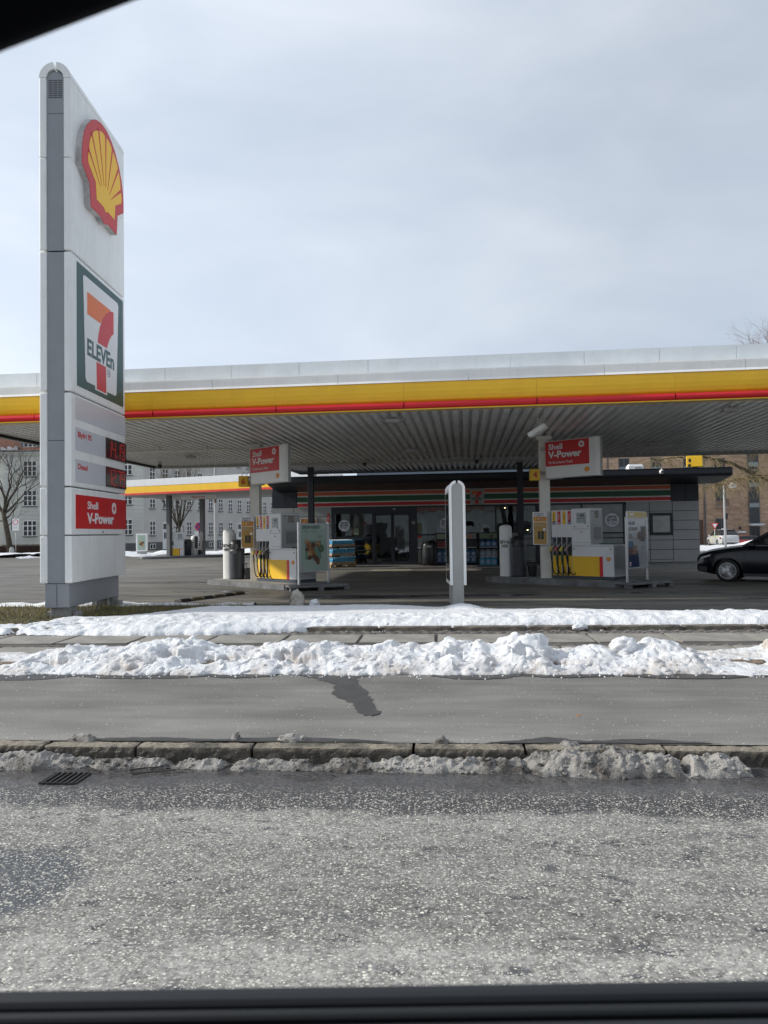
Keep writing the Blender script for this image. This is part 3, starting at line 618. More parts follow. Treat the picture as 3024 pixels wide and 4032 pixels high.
# grass under and beside the pylon
gb = MB(); rg = random.Random(11)
for i in range(15000):
    r_, w_ = rg.uniform(-12, -4.3), rg.uniform(12.2, 16.15)
    if w_ < 12.9 and r_ > -7.6: continue
    if r_ > -6.8 and w_ < 13.7 + (r_ + 6.8) * .8: continue
    x, y = K(r_, w_); h = rg.uniform(.03, .085) * (1.0 if rg.random() < .9 else 1.8); a = rg.uniform(0, 6.28); dx, dy = math.cos(a) * .006, math.sin(a) * .006
    lx, ly = rg.uniform(-.04, .04), rg.uniform(-.04, .04)
    gb.add([(x - dx, y - dy, .025), (x + dx, y + dy, .025), (x + lx, y + ly, .03 + h)], [(0, 1, 2)])
link('grass', gb.mesh('grass', mat('winter_grass', (0.24, 0.21, 0.075), .8, var=.5, vs_=1.5)), kind='stuff')
gt = MB()
for (cr, cw_) in ((.1, 13.95), (.25, 14.0), (.75, 14.0), (.95, 14.05), (-5.0, 13.3), (-4.5, 13.0), (1.7, 13.1)):
    for i in range(16):
        x, y = K(cr + rg.gauss(0, .07), cw_ + rg.gauss(0, .05)); a = rg.uniform(0, 6.28)
        gt.add([(x - .004, y, .12), (x + .004, y, .12), (x + rg.uniform(-.06, .06), y + rg.uniform(-.04, .04), .17 + rg.random() * .06)], [(0, 1, 2)])
link('grass_tufts', gt.mesh('grass', mat('dry_grass', (0.16, 0.13, 0.06), .8, var=.4)), kind='stuff')
# loose snow lumps
def lump(loc, r, mt, seed, label, cat='snow lump', sq=(1, 1, 1), group=None, name='snow_lump'):
    import bmesh
    bm = bmesh.new(); bmesh.ops.create_icosphere(bm, subdivisions=4, radius=1.0)
    rs_ = random.Random(seed); o1 = rs_.uniform(0, 50)
    co = np.array([v.co[:] for v in bm.verts])
    d = 1 + .30 * fbm(co[:, 0] * 1.6 + o1, co[:, 1] * 1.6 + co[:, 2] * 2.1, 4, 1.0) + .16 * puff(co[:, 0] * 3 + o1, co[:, 2] * 3 + co[:, 1] * 2, 3, 1.0)
    for v, k in zip(bm.verts, d): v.co = Vector((v.co.x * k * r * sq[0], v.co.y * k * r * sq[1], v.co.z * k * r * sq[2]))
    me = bpy.data.meshes.new(name); bm.to_mesh(me); bm.free(); me.polygons.foreach_set('use_smooth', [True] * len(me.polygons)); me.materials.append(mt)
    o = link(name, me, None, loc); return tag(o, label, cat, group)
def ico(sub, seed, amp=.35):
    import bmesh
    bm = bmesh.new(); bmesh.ops.create_icosphere(bm, subdivisions=sub, radius=1.0); co = np.array([v.co[:] for v in bm.verts]); fs = np.array([[v.index for v in f.verts] for f in bm.faces]); bm.free()
    o1 = seed * 13.7; d = 1 + amp * fbm(co[:, 0] * 1.4 + o1, co[:, 1] * 1.4 + co[:, 2] * 1.9, 3, 1.0) * 2 + amp * .8 * puff(co[:, 0] * 2.2 + o1, co[:, 2] * 2.2 + co[:, 1] * 2, 2, 1.0)
    return co * d[:, None], fs
def scatter(name, fr, items, mt, sub=2, base=0.0):
    # items: (r, w, z, radius, squash)
    var2 = [ico(sub, k + 1) for k in range(6)]; rs_ = np.random.RandomState(len(items)); V, Fc = [], []; o = 0
    for (r_, w_, z, rad, sq) in items:
        co, fs = var2[rs_.randint(6)]; a = rs_.rand() * 6.28; c, s_ = math.cos(a), math.sin(a)
        p = co * rad; p = np.stack([p[:, 0] * c - p[:, 1] * s_, p[:, 0] * s_ + p[:, 1] * c, p[:, 2] * sq], 1); x, y = fr(r_, w_)
        V.append(p + [x, y, z + base]); Fc.append(fs + o); o += len(co)
    V = np.concatenate(V); Fc = np.concatenate(Fc); me = bpy.data.meshes.new(name); me.vertices.add(len(V)); me.vertices.foreach_set('co', V.ravel()); me.loops.add(len(Fc) * 3); me.loops.foreach_set('vertex_index', Fc.ravel())
    me.polygons.add(len(Fc)); me.polygons.foreach_set('loop_start', np.arange(0, len(Fc) * 3, 3)); me.polygons.foreach_set('loop_total', np.full(len(Fc), 3)); me.update(calc_edges=True); me.polygons.foreach_set('use_smooth', [True] * len(Fc)); me.materials.append(mt)
    return link(name, me, kind='stuff')
rq = np.random.RandomState(77)
rr_, ww_ = rq.uniform(-7, 6.5, 700), rq.uniform(8.25, 9.35, 700); zz_ = bank_z(rr_, ww_)
scatter('snow_clods', K, [(a, b_, z - rad * .35, rad, .75) for a, b_, z, rad in zip(rr_, ww_, zz_, np.abs(rq.normal(0, .026, 700)) + .006) if z > .012], SNOWB, 2)
rr_, ww_ = rq.uniform(-4, 3.8, 4200), rq.uniform(5.2, 5.8, 4200); zz_ = slush_z(rr_, ww_)
scatter('slush_clods', K, [(a, b_, z - .004, rad, .65) for a, b_, z, rad in zip(rr_, ww_, zz_, np.abs(rq.normal(0, .009, 4200)) + .003) if z > .008], SLUSH, 1, base=-.12)
rr_, ww_ = rq.uniform(-8, 7, 250), rq.uniform(11.5, 13.0, 250); zz_ = verge_z(rr_, ww_)
scatter('snow_clods', K, [(a, b_, z - .012, rad, .6) for a, b_, z, rad in zip(rr_, ww_, zz_, np.abs(rq.normal(0, .016, 250)) + .008) if z > .03], SNOW, 1, base=.03)
SNOWG = snow_material('snow_old_grey', col=(.62, .58, .52), dirty=1.2, dcol=(.30, .27, .23), lo=0, hi=.3, top_dirt=.6)
a = K(-3.12, 15.95); lump((a[0], a[1], .08), .20, SNOWG, 5, 'grey-brown old snow lump standing on the forecourt just behind the verge', sq=(.80, .65, 1.35))
a = K(-2.72, 15.9); lump((a[0], a[1], .05), .12, SNOW, 6, 'small clean white snow lump right beside the grey-brown one', sq=(.95, .8, 1.0))
a = K(2.22, 11.86); lump((a[0], a[1], .07), .085, SNOW, 8, 'single white snow lump lying on the setts at the verge edging', sq=(1.4, .8, .6))
for i, (r_, w_, rr, zz, lb) in enumerate(((1.10, 9.05, .22, .12, 'tallest rounded chunk of the snow bank, right of the advertising totem'), (2.25, 9.2, .14, .17, 'angular block of snow on top of the bank, right part'),
        (2.58, 9.25, .12, .17, 'squarish upright chunk of snow beside the angular block on the bank'), (4.15, 9.35, .15, .12, 'dirty grey chunk at the right edge of the snow bank'), (.28, 9.3, .13, .13, 'pointed chunk of snow on the bank below the totem'))):
    a = K(r_, w_); lump((a[0], a[1], zz), rr, SNOWG if 'dirty' in lb else SNOWB, 30 + i, lb, sq=(1.15, .8, .85 if i else 1.0))
rl = random.Random(3)
crumb = MB()
for i in range(420):
    r_, w_ = rl.uniform(-5, 5), rl.choice([8.2, 8.25, 10.1, 12.0]) + rl.gauss(0, .08)
    if w_ < 8 and r_ < 0 and rl.random() < .7: continue
    x, y = K(r_, w_); s_ = rl.uniform(.006, .02); z = -.12 if w_ < 5.5 else 0.0
    crumb.M = Matrix.Translation((x, y, z + s_ * .5)) @ Matrix.Rotation(rl.random() * 3, 4, (rl.random(), rl.random(), 1)) @ Matrix.Scale(s_, 4)
    crumb.box(-.5, .5, -.4, .4, -.4, .4)
link('snow_crumbs', crumb.mesh('c', SNOW), kind='stuff')
# storm drain, twigs and leaves in the gutter
dg = thing('storm_drain', 'rectangular iron gutter grate with slanted bars at the kerb', 'drain', (*K(-2.70, 5.12), -.118), KR)
IRON = mat('cast_iron', (0.05, 0.048, 0.045), .4, metal=.5, var=.3, vs_=8, bump=.4)
part('frame', MB().box(-.19, .19, .14, .16, -.01, .008).box(-.19, .19, -.16, -.14, -.01, .008).box(-.20, -.18, -.16, .16, -.01, .008).box(.18, .20, -.16, .16, -.01, .008), IRON, dg); dg.scale = (.68, .72, 1)
part('pit', MB().box(-.18, .18, -.14, .14, -.006, -.001), INK, dg)
for i in range(6):
    x = -.15 + i * .06
    part('bar', MB().add([(x - .012, -.17, 0), (x + .012, -.17, 0), (x + .012, .17, 0), (x - .012, .17, 0), (x - .010, -.17, .012), (x + .010, -.17, .012), (x + .010, .17, .012), (x - .010, .17, .012)],
         [(0, 3, 2, 1), (4, 5, 6, 7), (0, 1, 5, 4), (1, 2, 6, 5), (2, 3, 7, 6), (3, 0, 4, 7)]), IRON, dg)
TWIG = mat('dead_twig', (0.05, 0.038, 0.028), .8, var=.2)
for i, (r_, w_, a, ln) in enumerate(((-2.45, 5.34, .9, .42), (-2.3, 5.30, .3, .3), (-2.0, 5.40, .15, .26), (-2.5, 5.26, 2.6, .2), (-2.25, 5.22, .2, .34))):
    x, y = K(r_, w_); rr = random.Random(i); mb = MB(); P = [(k / 5 * ln * math.cos(a), k / 5 * ln * math.sin(a) * .6 + rr.uniform(-.01, .01), .01 + k / 5 * (.09 if i == 0 else .015)) for k in range(6)]
    mb.tube(P, [.007, .006, .006, .005, .004, .002], 5); o = part('twig', mb, TWIG, None, (x, y, -.12))
    tag(o, ['thick dead twig leaning up against the kerb by the drain', 'thin dead twig lying flat between drain and kerb', 'short dark twig lying in the slush right of the drain', 'bent twig lying across the edge of the drain', 'long thin twig lying parallel to the kerb'][i], 'twig')
for i, (r_, w_, z, lb) in enumerate(((1.05, 5.74, .19, 'orange-brown leaf caught on top of the slush heap'), (2.42, 5.14, -.11, 'orange-brown leaf scrap lying in the wet gutter at the right'))):
    x, y = K(r_, w_); o = part('dead_leaf', MB().prismz([(-.022, 0), (-.01, .014), (.01, .012), (.024, 0), (.008, -.013), (-.012, -.012)], 0, .004), mat('leaf_brown', (.42, .17, .03), .7), None, (x, y, z)); tag(o, lb, 'leaf')
# ------------------------------------------------------------------ main canopy
DECK = mat('ribbed_deck_metal', (0.88, 0.89, 0.88), .34, metal=.12, var=.12, vs_=1.0, dirt=.25)
U0, U1, V0, V1 = -13.0, 16.0, 16.95, 29.25
cn = thing('station_canopy', 'large white forecourt canopy with yellow and red striped edge over the pumps', 'canopy', (0, 0, 0), SR)
def deck(u0_, u1_, v0_, v1_, z=4.50, per=.25, dep=.11):
    mb = MB(); n = int(round((u1_ - u0_) / per))
    prof = []
    for i in range(n):
        a = u0_ + i * per; prof += [(a, z), (a + .125, z), (a + .145, z + dep), (a + .23, z + dep)]
    prof.append((u1_, z))
    vs_ = [(u, v0_, zz) for u, zz in prof] + [(u, v1_, zz) for u, zz in prof]; k = len(prof)
    mb.add(vs_, [(i, i + k, i + k + 1, i + 1) for i in range(k - 1)])
    mb.box(u0_, u1_, v0_, v1_, z + .16, z + .22)
    return mb
for i in range(int((U1 - U0) / 1.0)):
    part('deck_sheet', deck(U0 + i, U0 + i + 1, V0 + .1, V1), DECK, cn)
for i in range(12):
    part('deck_sheet', deck(-7.7 + i, -7.7 + i + 1, V1 + .14, 34.2), DECK, cn)
part('roof_slab', MB().box(U0 + .1, U1 - .1, V0 + .5, V1 - .1, 4.8, 5.3), WHITE, cn)
part('edge_beam', MB().box(U0, U1, V1, V1 + .12, 4.40, 4.78), GREYL, cn, bev=.008)
part('edge_beam', MB().box(-7.7, 4.3, 34.2, 34.3, 4.42, 4.66), GREYL, cn)
part('edge_beam', MB().box(-7.78, -7.7, V1 + .12, 34.3, 4.42, 4.66), GREYL, cn)
part('edge_beam', MB().box(4.3, 4.38, V1 + .12, 34.3, 4.42, 4.66), GREYL, cn)
for i in range(int((U1 - U0) / .25)):
    pass
def bull(z0, z1, r, n=7):
    c = (z0 + z1) / 2; return [(-r * math.sin(math.pi * k / n), c - (z1 - z0) / 2 * math.cos(math.pi * k / n)) for k in range(n + 1)]
def run(profile, a, b, mt, name, thick=.03, gap=.006):
    # profile: (out, z) pairs, out measured towards the viewer as negative v
    mb = MB(); k = len(profile)
    for x in (a + gap, b - gap): mb.v += [(x, V0 + o_, z) for o_, z in profile]
    mb.f += [(i, i + 1, k + i + 1, k + i) for i in range(k - 1)]
    mb.f += [tuple(range(k - 1, -1, -1)), tuple(range(k, 2 * k))]
    return part(name, mb, mt, cn)
yp = [(0.30, 5.09), (-.05, 5.09), (-.055, 5.0), (-.045, 4.88), (-.02, 4.78), (.02, 4.70), (.07, 4.65), (.3, 4.65)]
rp = [(.25, 4.648)] + [(.03 + p[0], p[1]) for p in bull(4.49, 4.648, .075, 8)[::-1]] + [(.25, 4.49)]
lp = [(.3, 4.486), (.005, 4.486), (.005, 4.462), (.3, 4.462)]
wp_ = [(.45, 5.36), (-.06, 5.36), (-.065, 5.33), (-.055, 5.15), (-.08, 5.095), (.3, 5.095)]
tp = [(.50, 5.78), (.42, 5.78), (.42, 5.365), (.50, 5.365)]
u = -7.47 - 3.05 * 2
while u < U1:
    a, b_ = max(U0, u), min(U1, u + 3.05)
    if b_ > a + .05:
        run(yp, a, b_, FYEL, 'yellow_fascia_panel', gap=.0018); run(rp, a + .01, b_ + .0, RED, 'red_fascia_tube', gap=.007); run(lp, a, b_, YEL, 'lower_lip', gap=.002)
    u += 3.05
u = -5.96 - 3.05 * 3
while u < U1:
    a, b_ = max(U0, u), min(U1, u + 3.05)
    if b_ > a + .05: run(wp_, a, b_, WHITE, 'white_fascia_panel', gap=.004)
    u += 3.05
u = -3.95 - 1.695 * 6; TOPM = mat('parapet_panel', (0.72, 0.76, 0.78), .45, var=.06, dirt=.12)
while u < U1:
    a, b_ = max(U0, u), min(U1, u + 1.695)
    if b_ > a + .05: run(tp, a, b_, TOPM, 'parapet_panel', gap=.004)
    u += 1.695
# left side edge of the canopy
part('side_fascia', MB().box(U0 - .08, U0, V0, V1, 5.09, 5.36), WHITE, cn); part('side_fascia', MB().box(U0 - .08, U0 - .002, V0, V1, 4.65, 5.088), FYEL, cn)
part('side_fascia', MB().box(U0 - .1, U0 - .002, V0, V1, 4.49, 4.648), RED, cn); part('gutter_rail', MB().box(U0 - .02, U0 + .10, V0 + .1, V1, 4.43, 4.50), GREYL, cn)
part('gutter_rail', MB().box(U0 + .16, U0 + .20, V0 + .1, V1, 4.42, 4.50), BLACK, cn)
part('gutter_rail', MB().box(U0, U1, V0 + .07, V0 + .16, 4.455, 4.52), GREYL, cn)
COLM = mat('column_cream_paint', (0.80, 0.78, 0.72), .5, var=.06, dirt=.15)
for uc in (2.45, -6.68, 11.58):
    part('column', MB().box(uc - .155, uc + .155, 22.78, 23.09, .10, 4.5), COLM, cn, bev=.012)
    part('column_head', MB().box(uc - .22, uc + .22, 22.70, 23.15, 4.38, 4.49), COLM, cn)
for uc in (-6.69, 2.36):
    part('dark_post', MB().box(uc - .125, uc + .125, 31.4, 31.65, 0, 4.5), NAVY, cn, bev=.01)
part('drain_pipe', MB().tube([(U0 + .2, 22.9, 4.36), (-6.9, 22.9, 4.36)], .055, 10), COLM, cn, smooth=True)
for x in (-11.6, -9.9, -8.3):
    part('pipe_bracket', MB().box(x - .03, x + .03, 22.83, 22.97, 4.29, 4.5), COLM, cn)
# lights under the canopy
def fixture():
    t_ = thing('canopy_light', 'x', 'light', (0, 0, 0))
    part('housing', MB().prismz([(-.17, -.09), (.17, -.09), (.17, .09), (-.17, .09)], -.14, -.05).box(-.02, .02, -.02, .02, -.05, 0), GREYL, t_, bev=.01)
    for s_ in (-1, 1): part('reflector_wing', MB().add([(s_ * .18, -.08, -.10), (s_ * .34, -.06, -.055), (s_ * .34, .06, -.055), (s_ * .18, .08, -.10), (s_ * .18, -.08, -.11), (s_ * .34, -.06, -.065), (s_ * .34, .06, -.065), (s_ * .18, .08, -.11)],
        [(0, 1, 2, 3), (7, 6, 5, 4), (0, 4, 5, 1), (1, 5, 6, 2), (2, 6, 7, 3), (3, 7, 4, 0)]), mat('reflector', (.8, .82, .85), .2, metal=.6, var=0), t_)
    return t_
fx = None
for (u_, v_, lb) in ((-1.75, 18.2, 'small flood light under the canopy, nearest its front edge above the totem'), (6.3, 18.1, 'winged flood light under the canopy front edge at the far right'),
        (-1.8, 25.1, 'small flood light in the middle of the canopy ceiling'), (-4.3, 28.0, 'winged flood light at the back of the ceiling, left of the entrance'), (-.2, 28.0, 'winged flood light at the back of the ceiling, above the shop mark'),
        (6.3, 25.1, 'winged flood light right of the right-hand hanging sign'), (-9.7, 25.2, 'small flood light on the ceiling left of the left column')):
    x, y = S(u_, v_)
    if fx is None: fx = fixture(); fx.location = (x, y, 4.5); fx.rotation_euler = (0, 0, SR); fx['label'] = lb; fx['group'] = 'flood lights under the canopy'
    else: dup(fx, (x, y, 4.5), SR, lb)
x, y = S(1.87, 18.75); t_ = thing('tilted_floodlight', 'white box flood light tilted on a bracket in front of the right column', 'light', (x, y, 4.49), R(-30))
hb = MB(); hb.M = Matrix.Translation((0, 0, -.36)) @ Matrix.Rotation(R(-28), 4, 'Y'); hb.box(-.25, .25, -.13, .13, -.06, .06)
part('lamp_box', hb, WHITE2, t_, bev=.02); part('bracket', MB().tube([(0, 0, 0), (0, 0, -.3)], .022, 6), GREYL, t_)
dome = None
for (u_, v_, lb) in ((-3.95, 28.9, 'dark dome camera on the ceiling above the entrance'), (.5, 28.9, 'dark dome camera on the ceiling above the shelf racks'), (-11.9, 27.6, 'dark dome camera near the left end of the canopy')):
    x, y = S(u_, v_)
    if dome is None:
        dome = thing('dome_camera', lb, 'camera', (x, y, 4.5), SR, 'dome cameras under the canopy')
        part('mount', MB().lathe([(.06, -.10), (.06, 0)], 12), GREYL, dome); part('dome', MB().lathe([(.01, -.25), (.06, -.23), (.085, -.18), (.085, -.10)], 14), BLKP, dome, smooth=True)
    else: dup(dome, (x, y, 4.5), SR, lb)
# ------------------------------------------------------------------ shop building
CLAD = mat('grey_cladding', (0.36, 0.365, 0.36), .5, var=.07, vs_=1.5, dirt=.06)
sb = thing('shop_building', 'low dark shop with grey cladding, glass front and striped band', 'shop', (0, 0, 0), SR)
VW = 35.0
part('wall', MB().box(-9.36, -6.42, VW + .03, VW + .25, .05, 3.9).box(7.44, 10.69, VW + .03, VW + .25, .05, 3.9).box(-6.42, 7.44, VW + .03, VW + .25, 2.86, 3.9), NAVY, sb)
part('wall', MB().box(-9.36, -9.1, VW + .25, 47, .05, 3.9).box(10.4, 10.69, VW + .25, 47, .05, 3.9).box(-9.36, 10.69, 46.8, 47, 0, 3.9), CLAD, sb)
rows = [.12, .18, .63, 1.07, 1.53, 1.97, 2.41, 2.86]
def clad(u0_, u1_, z0, z1): part('cladding_panel', MB().box(u0_ + .012, u1_ - .012, VW - .03, VW + .03, z0 + .011, z1 - .011), CLAD, sb, bev=.004)
for a, b_ in ((-9.38, -8.3), (-8.3, -6.42), (9.52, 10.71)):
    for i in range(1, 7): clad(a, b_, rows[i] if i > 1 else .05, rows[i + 1])
for z0, z1 in ((.05, .18), (.18, .63), (.63, 1.07), (1.07, 1.31), (2.31, 2.41), (2.41, 2.86)): clad(8.49, 9.52, z0, z1)
for i in range(1, 7): clad(7.43, 8.49, rows[i] if i > 1 else .05, rows[i + 1])
for a, b_ in ((-9.38, -8.72), (-8.72, -8.12), (9.47, 10.1), (10.1, 10.71)): part('dark_panel', MB().box(a + .01, b_ - .01, VW - .03, VW + .03, 2.88, 3.62), NAVY, sb)
u = -8.10; SGREEN = mat('stripe_green', (0.015, 0.11, 0.045), .4, var=.05); SORG = mat('stripe_orange', (.70, .14, .05), .4, var=.05); SRED = mat('stripe_red', (.58, .025, .03), .4, var=.05); SWH = mat('stripe_white', (.72, .72, .68), .4, var=.05)
k_ = 0
while u < 9.4:
    b_ = min(u + 1.672, 9.45); o = part('stripe_panel', MB().box(u + .005, b_ - .005, VW - .06, VW - .001, 2.86, 3.63), SWH, sb)
    for z0, z1, mt in ((3.43, 3.59, SORG), (3.12, 3.365, SGREEN), (2.90, 3.06, SRED)): part('stripe', MB().box(u + .005, b_ - .005, VW - .066, VW - .061, z0, z1), mt, o)
    u = b_
seven(sb, .255 - .2 * .31, 2.865, .31, VW - .075, frame_=False, reg=False, th=.02)
# roof with its rounded lip and sloping soffit
ROOFM = mat('roof_edge_dark', (0.016, 0.020, 0.027), .38, var=.1)
pr = [(33.02, 4.20), (33.0, 4.17), (33.0, 3.97), (33.03, 3.90), (33.10, 3.86), (33.25, 3.835), (VW + .02, 3.64), (VW + .3, 3.64), (VW + .3, 4.20)]
def lip(u0_, u1_):
    mb = MB(); k = len(pr)
    for x in (u0_, u1_): mb.v += [(x, v_, z) for v_, z in pr]
    mb.f += [(i, k + i, k + (i + 1) % k, (i + 1) % k) for i in range(k)]; mb.f += [tuple(range(k)), tuple(range(2 * k - 1, k - 1, -1))]
    return mb
for i in range(7): part('roof_lip', lip(-9.05 + i * 2.94 + .002, -9.05 + (i + 1) * 2.94 - .002), ROOFM, sb)
part('roof', MB().box(-9.3, 11.5, VW + .3, 47.2, 3.9, 4.2), ROOFM, sb)
part('roof_flashing', MB().box(-9.05, 11.53, 32.99, 33.06, 4.2, 4.225), NAVY, sb)
part('plant_screen', MB().box(-5.6, 6.6, 38.0, 38.1, 4.2, 4.86), mat('blue_grey_sheet', (.17, .21, .26), .5, var=.1), sb)
# glazing: posts, rails and panes
def bar(u0_, u1_, z0, z1, d=.0): part('window_frame', MB().box(u0_, u1_, VW - .05 - d, VW + .05, z0, z1), NAVY, sb)
def pane(u0_, u1_, z0, z1, mt=None): part('window_pane', MB().box(u0_, u1_, VW - .005, VW + .003, z0, z1), mt or GLASS, sb)
FILM = mat('frosted_window_film', (0.28, 0.30, 0.295), .22, var=.25, vs_=1.2, coat=.5)
FILMB = mat('frosted_window_film_pale', (0.25, 0.265, 0.25), .2, var=.25, vs_=1.0, coat=.5)
bar(-6.42, -6.26, .03, 2.86); bar(-6.26, -2.27, 2.51, 2.86, .002); bar(-6.26, 7.3, .03, .12, .003); bar(-4.45, -4.32, .12, 2.51); bar(-2.60, -2.28, .12, 2.51)
bar(-6.26, -4.45, 1.33, 1.42); bar(-6.26, -4.45, .72, .78)
pane(-6.26, -4.45, 1.42, 2.51); pane(-6.26, -4.45, .78, 1.33); pane(-6.26, -4.45, .12, .72)
for a, b_, nm in ((-4.31, -3.47, 'L'), (-3.45, -2.61, 'R')):
    dr = part('sliding_door', MB().box(a, a + .07, VW - .03, VW + .03, .05, 2.5).box(b_ - .07, b_, VW - .03, VW + .03, .05, 2.5).box(a, b_, VW - .03, VW + .03, 2.42, 2.5).box(a, b_, VW - .03, VW + .03, .05, .20), NAVY, sb)
    part('door_pane', MB().box(a + .07, b_ - .07, VW - .004, VW + .004, .20, 2.42), GLASS, dr)
part('door_sensor', MB().box(-3.42, -3.3, VW - .1, VW - .05, 2.68, 2.75), GREYL, sb, bev=.01)
part('door_camera', MB().prism(circ(-2.45, 2.05, .075, 20), VW - .075, VW - .06), WHITE2, sb); part('camera_lens', MB().prism(circ(-2.45, 2.05, .05, 20), VW - .082, VW - .075), BLKP, sb)
bar(-2.28, 7.3, 2.77, 2.86, .004)
for a, b_ in ((-.06, .02), (1.42, 1.49), (2.42, 2.76), (3.30, 3.50), (5.39, 5.47), (7.30, 7.44)): bar(a, b_, .12, 2.77)
for a, b_ in ((-2.27, -.06), (.02, 1.42), (1.49, 2.42)):
    bar(a, b_, 1.42, 1.50); bar(a, b_, .74, .80); pane(a, b_, 1.50, 2.77); pane(a, b_, .80, 1.42); pane(a, b_, .12, .74, FILMB)
for a, b_ in ((2.76, 3.30), (3.50, 5.39), (5.47, 7.30)):
    bar(a, b_, 1.41, 1.47); pane(a, b_, 1.47, 2.77, FILM if a > 3.4 else None); pane(a, b_, .93, 1.41, FILM); bar(a, b_, .88, .93); pane(a, b_, .12, .88, FILMB)
    bar(a, b_, 1.20, 1.23, .001)
fr_ = part('bulletin_frame', MB().box(8.50, 9.51, VW - .08, VW - .031, 1.31, 2.31), NAVY, sb, bev=.01); part('bulletin_pane', MB().box(8.62, 9.38, VW - .085, VW - .0805, 1.43, 2.19), mat('bulletin_sheet', (.40, .405, .39), .18, var=.15, coat=.4), fr_)
part('wall_notice', MB().box(-6.63, -6.53, VW - .05, VW - .031, 2.10, 2.55), RED, sb); text('IQOS', .05, WINK, sb, -6.545, VW - .053, 2.22, vert=True, fit=.2)
part('wall_box', MB().box(-6.66, -6.52, VW - .07, VW - .031, 1.92, 2.0), mat('brown_box', (.16, .08, .04), .6), sb)
sp_ = thing('wall_poster_case', 'orange food poster in a frame on the wall behind the left pump', 'poster', (*S(-7.55, VW - .06), 1.75), SR)
part('frame', MB().box(-.42, .42, -.03, .03, -.62, .62), ALU, sp_); part('print', MB().box(-.37, .37, -.034, -.031, -.57, .57), mat('poster_orange', (.45, .20, .06), .5, var=.5, vs_=4), sp_)
# round stickers in the windows
stk = None
for (u_, z_, r_, lb) in ((-5.81, 1.96, .29, 'round white free-car-wash sticker on the window above the bottle pallet'), (-.93, 1.98, .29, 'round white free-car-wash sticker half hidden by the totem'), (6.8, 2.03, .345, 'round white free-car-wash sticker on the frosted window right of the right pump')):
    x, y = S(u_, VW - .012); t_ = thing('window_sticker', lb, 'sticker', (x, y, z_), SR, 'round stickers on the shop windows')
    part('ring', MB().prism(circ(0, 0, r_, 40), -.002, 0), INK, t_); part('disc', MB().prism(circ(0, 0, r_ * .95, 40), -.004, -.002), mat('sticker_white', (.72, .73, .78), .5, var=.04), t_)
    s_ = r_ / .345
    text('GRATIS', .105 * s_, INK, t_, 0, -.006, .095 * s_, bold=.05, align='CENTER', fit=.42 * s_); text('BILVASK', .105 * s_, INK, t_, 0, -.006, -.04 * s_, bold=.05, align='CENTER', fit=.50 * s_)
    text('KØB 3 ENS OG', .055 * s_, INK, t_, 0, -.006, -.135 * s_, bold=.03, align='CENTER', fit=.46 * s_); text('FÅ 1 GRATIS', .055 * s_, INK, t_, 0, -.006, -.215 * s_, bold=.03, align='CENTER', fit=.38 * s_)
    part('rule', MB().box(-.14 * s_, .14 * s_, -.006, -.004, -.275 * s_, -.27 * s_), INK, t_)
def sheetposter(u_, z_, w_, h_, mt, lb, lines=0, v_=VW - .012):
    x, y = S(u_, v_); t_ = thing('window_poster', lb, 'poster', (x, y, z_), SR); part('paper', MB().box(-w_ / 2, w_ / 2, -.003, 0, -h_ / 2, h_ / 2), mt, t_)
    for k in range(lines): part('print_line', MB().box(-w_ * .36, w_ * (.36 - .1 * (k % 3)), -.005, -.003, h_ * (.36 - k * .11), h_ * (.36 - k * .11) + .012), DGREY, t_)
    return t_
sheetposter(-5.22, 1.66, .22, .31, mat('paper_green', (.25, .30, .20), .6), 'pale green paper notice taped inside the left shop window', 6)
sheetposter(-5.40, 1.68, .12, .28, mat('paper_dark', (.10, .06, .05), .6), 'small dark poster behind the green notice in the left window')
sheetposter(-5.1, 1.12, .55, .34, mat('poster_deepred', (.10, .012, .012), .5, var=.4, vs_=6), 'dark red banner low inside the left shop window', v_=VW + .35)
sheetposter(-2.16, 1.72, .22, 1.5 * .42, mat('paper_olive', (.17, .18, .11), .5), 'narrow olive poster at the left edge of the window right of the door')
t_ = sheetposter(-2.16, 1.16, .20, .55, mat('paper_white', (.45, .45, .46), .5), 'small white notice with red header low beside the door', 6); part('header', MB().box(-.1, .1, -.006, -.004, .16, .275), RED, t_)
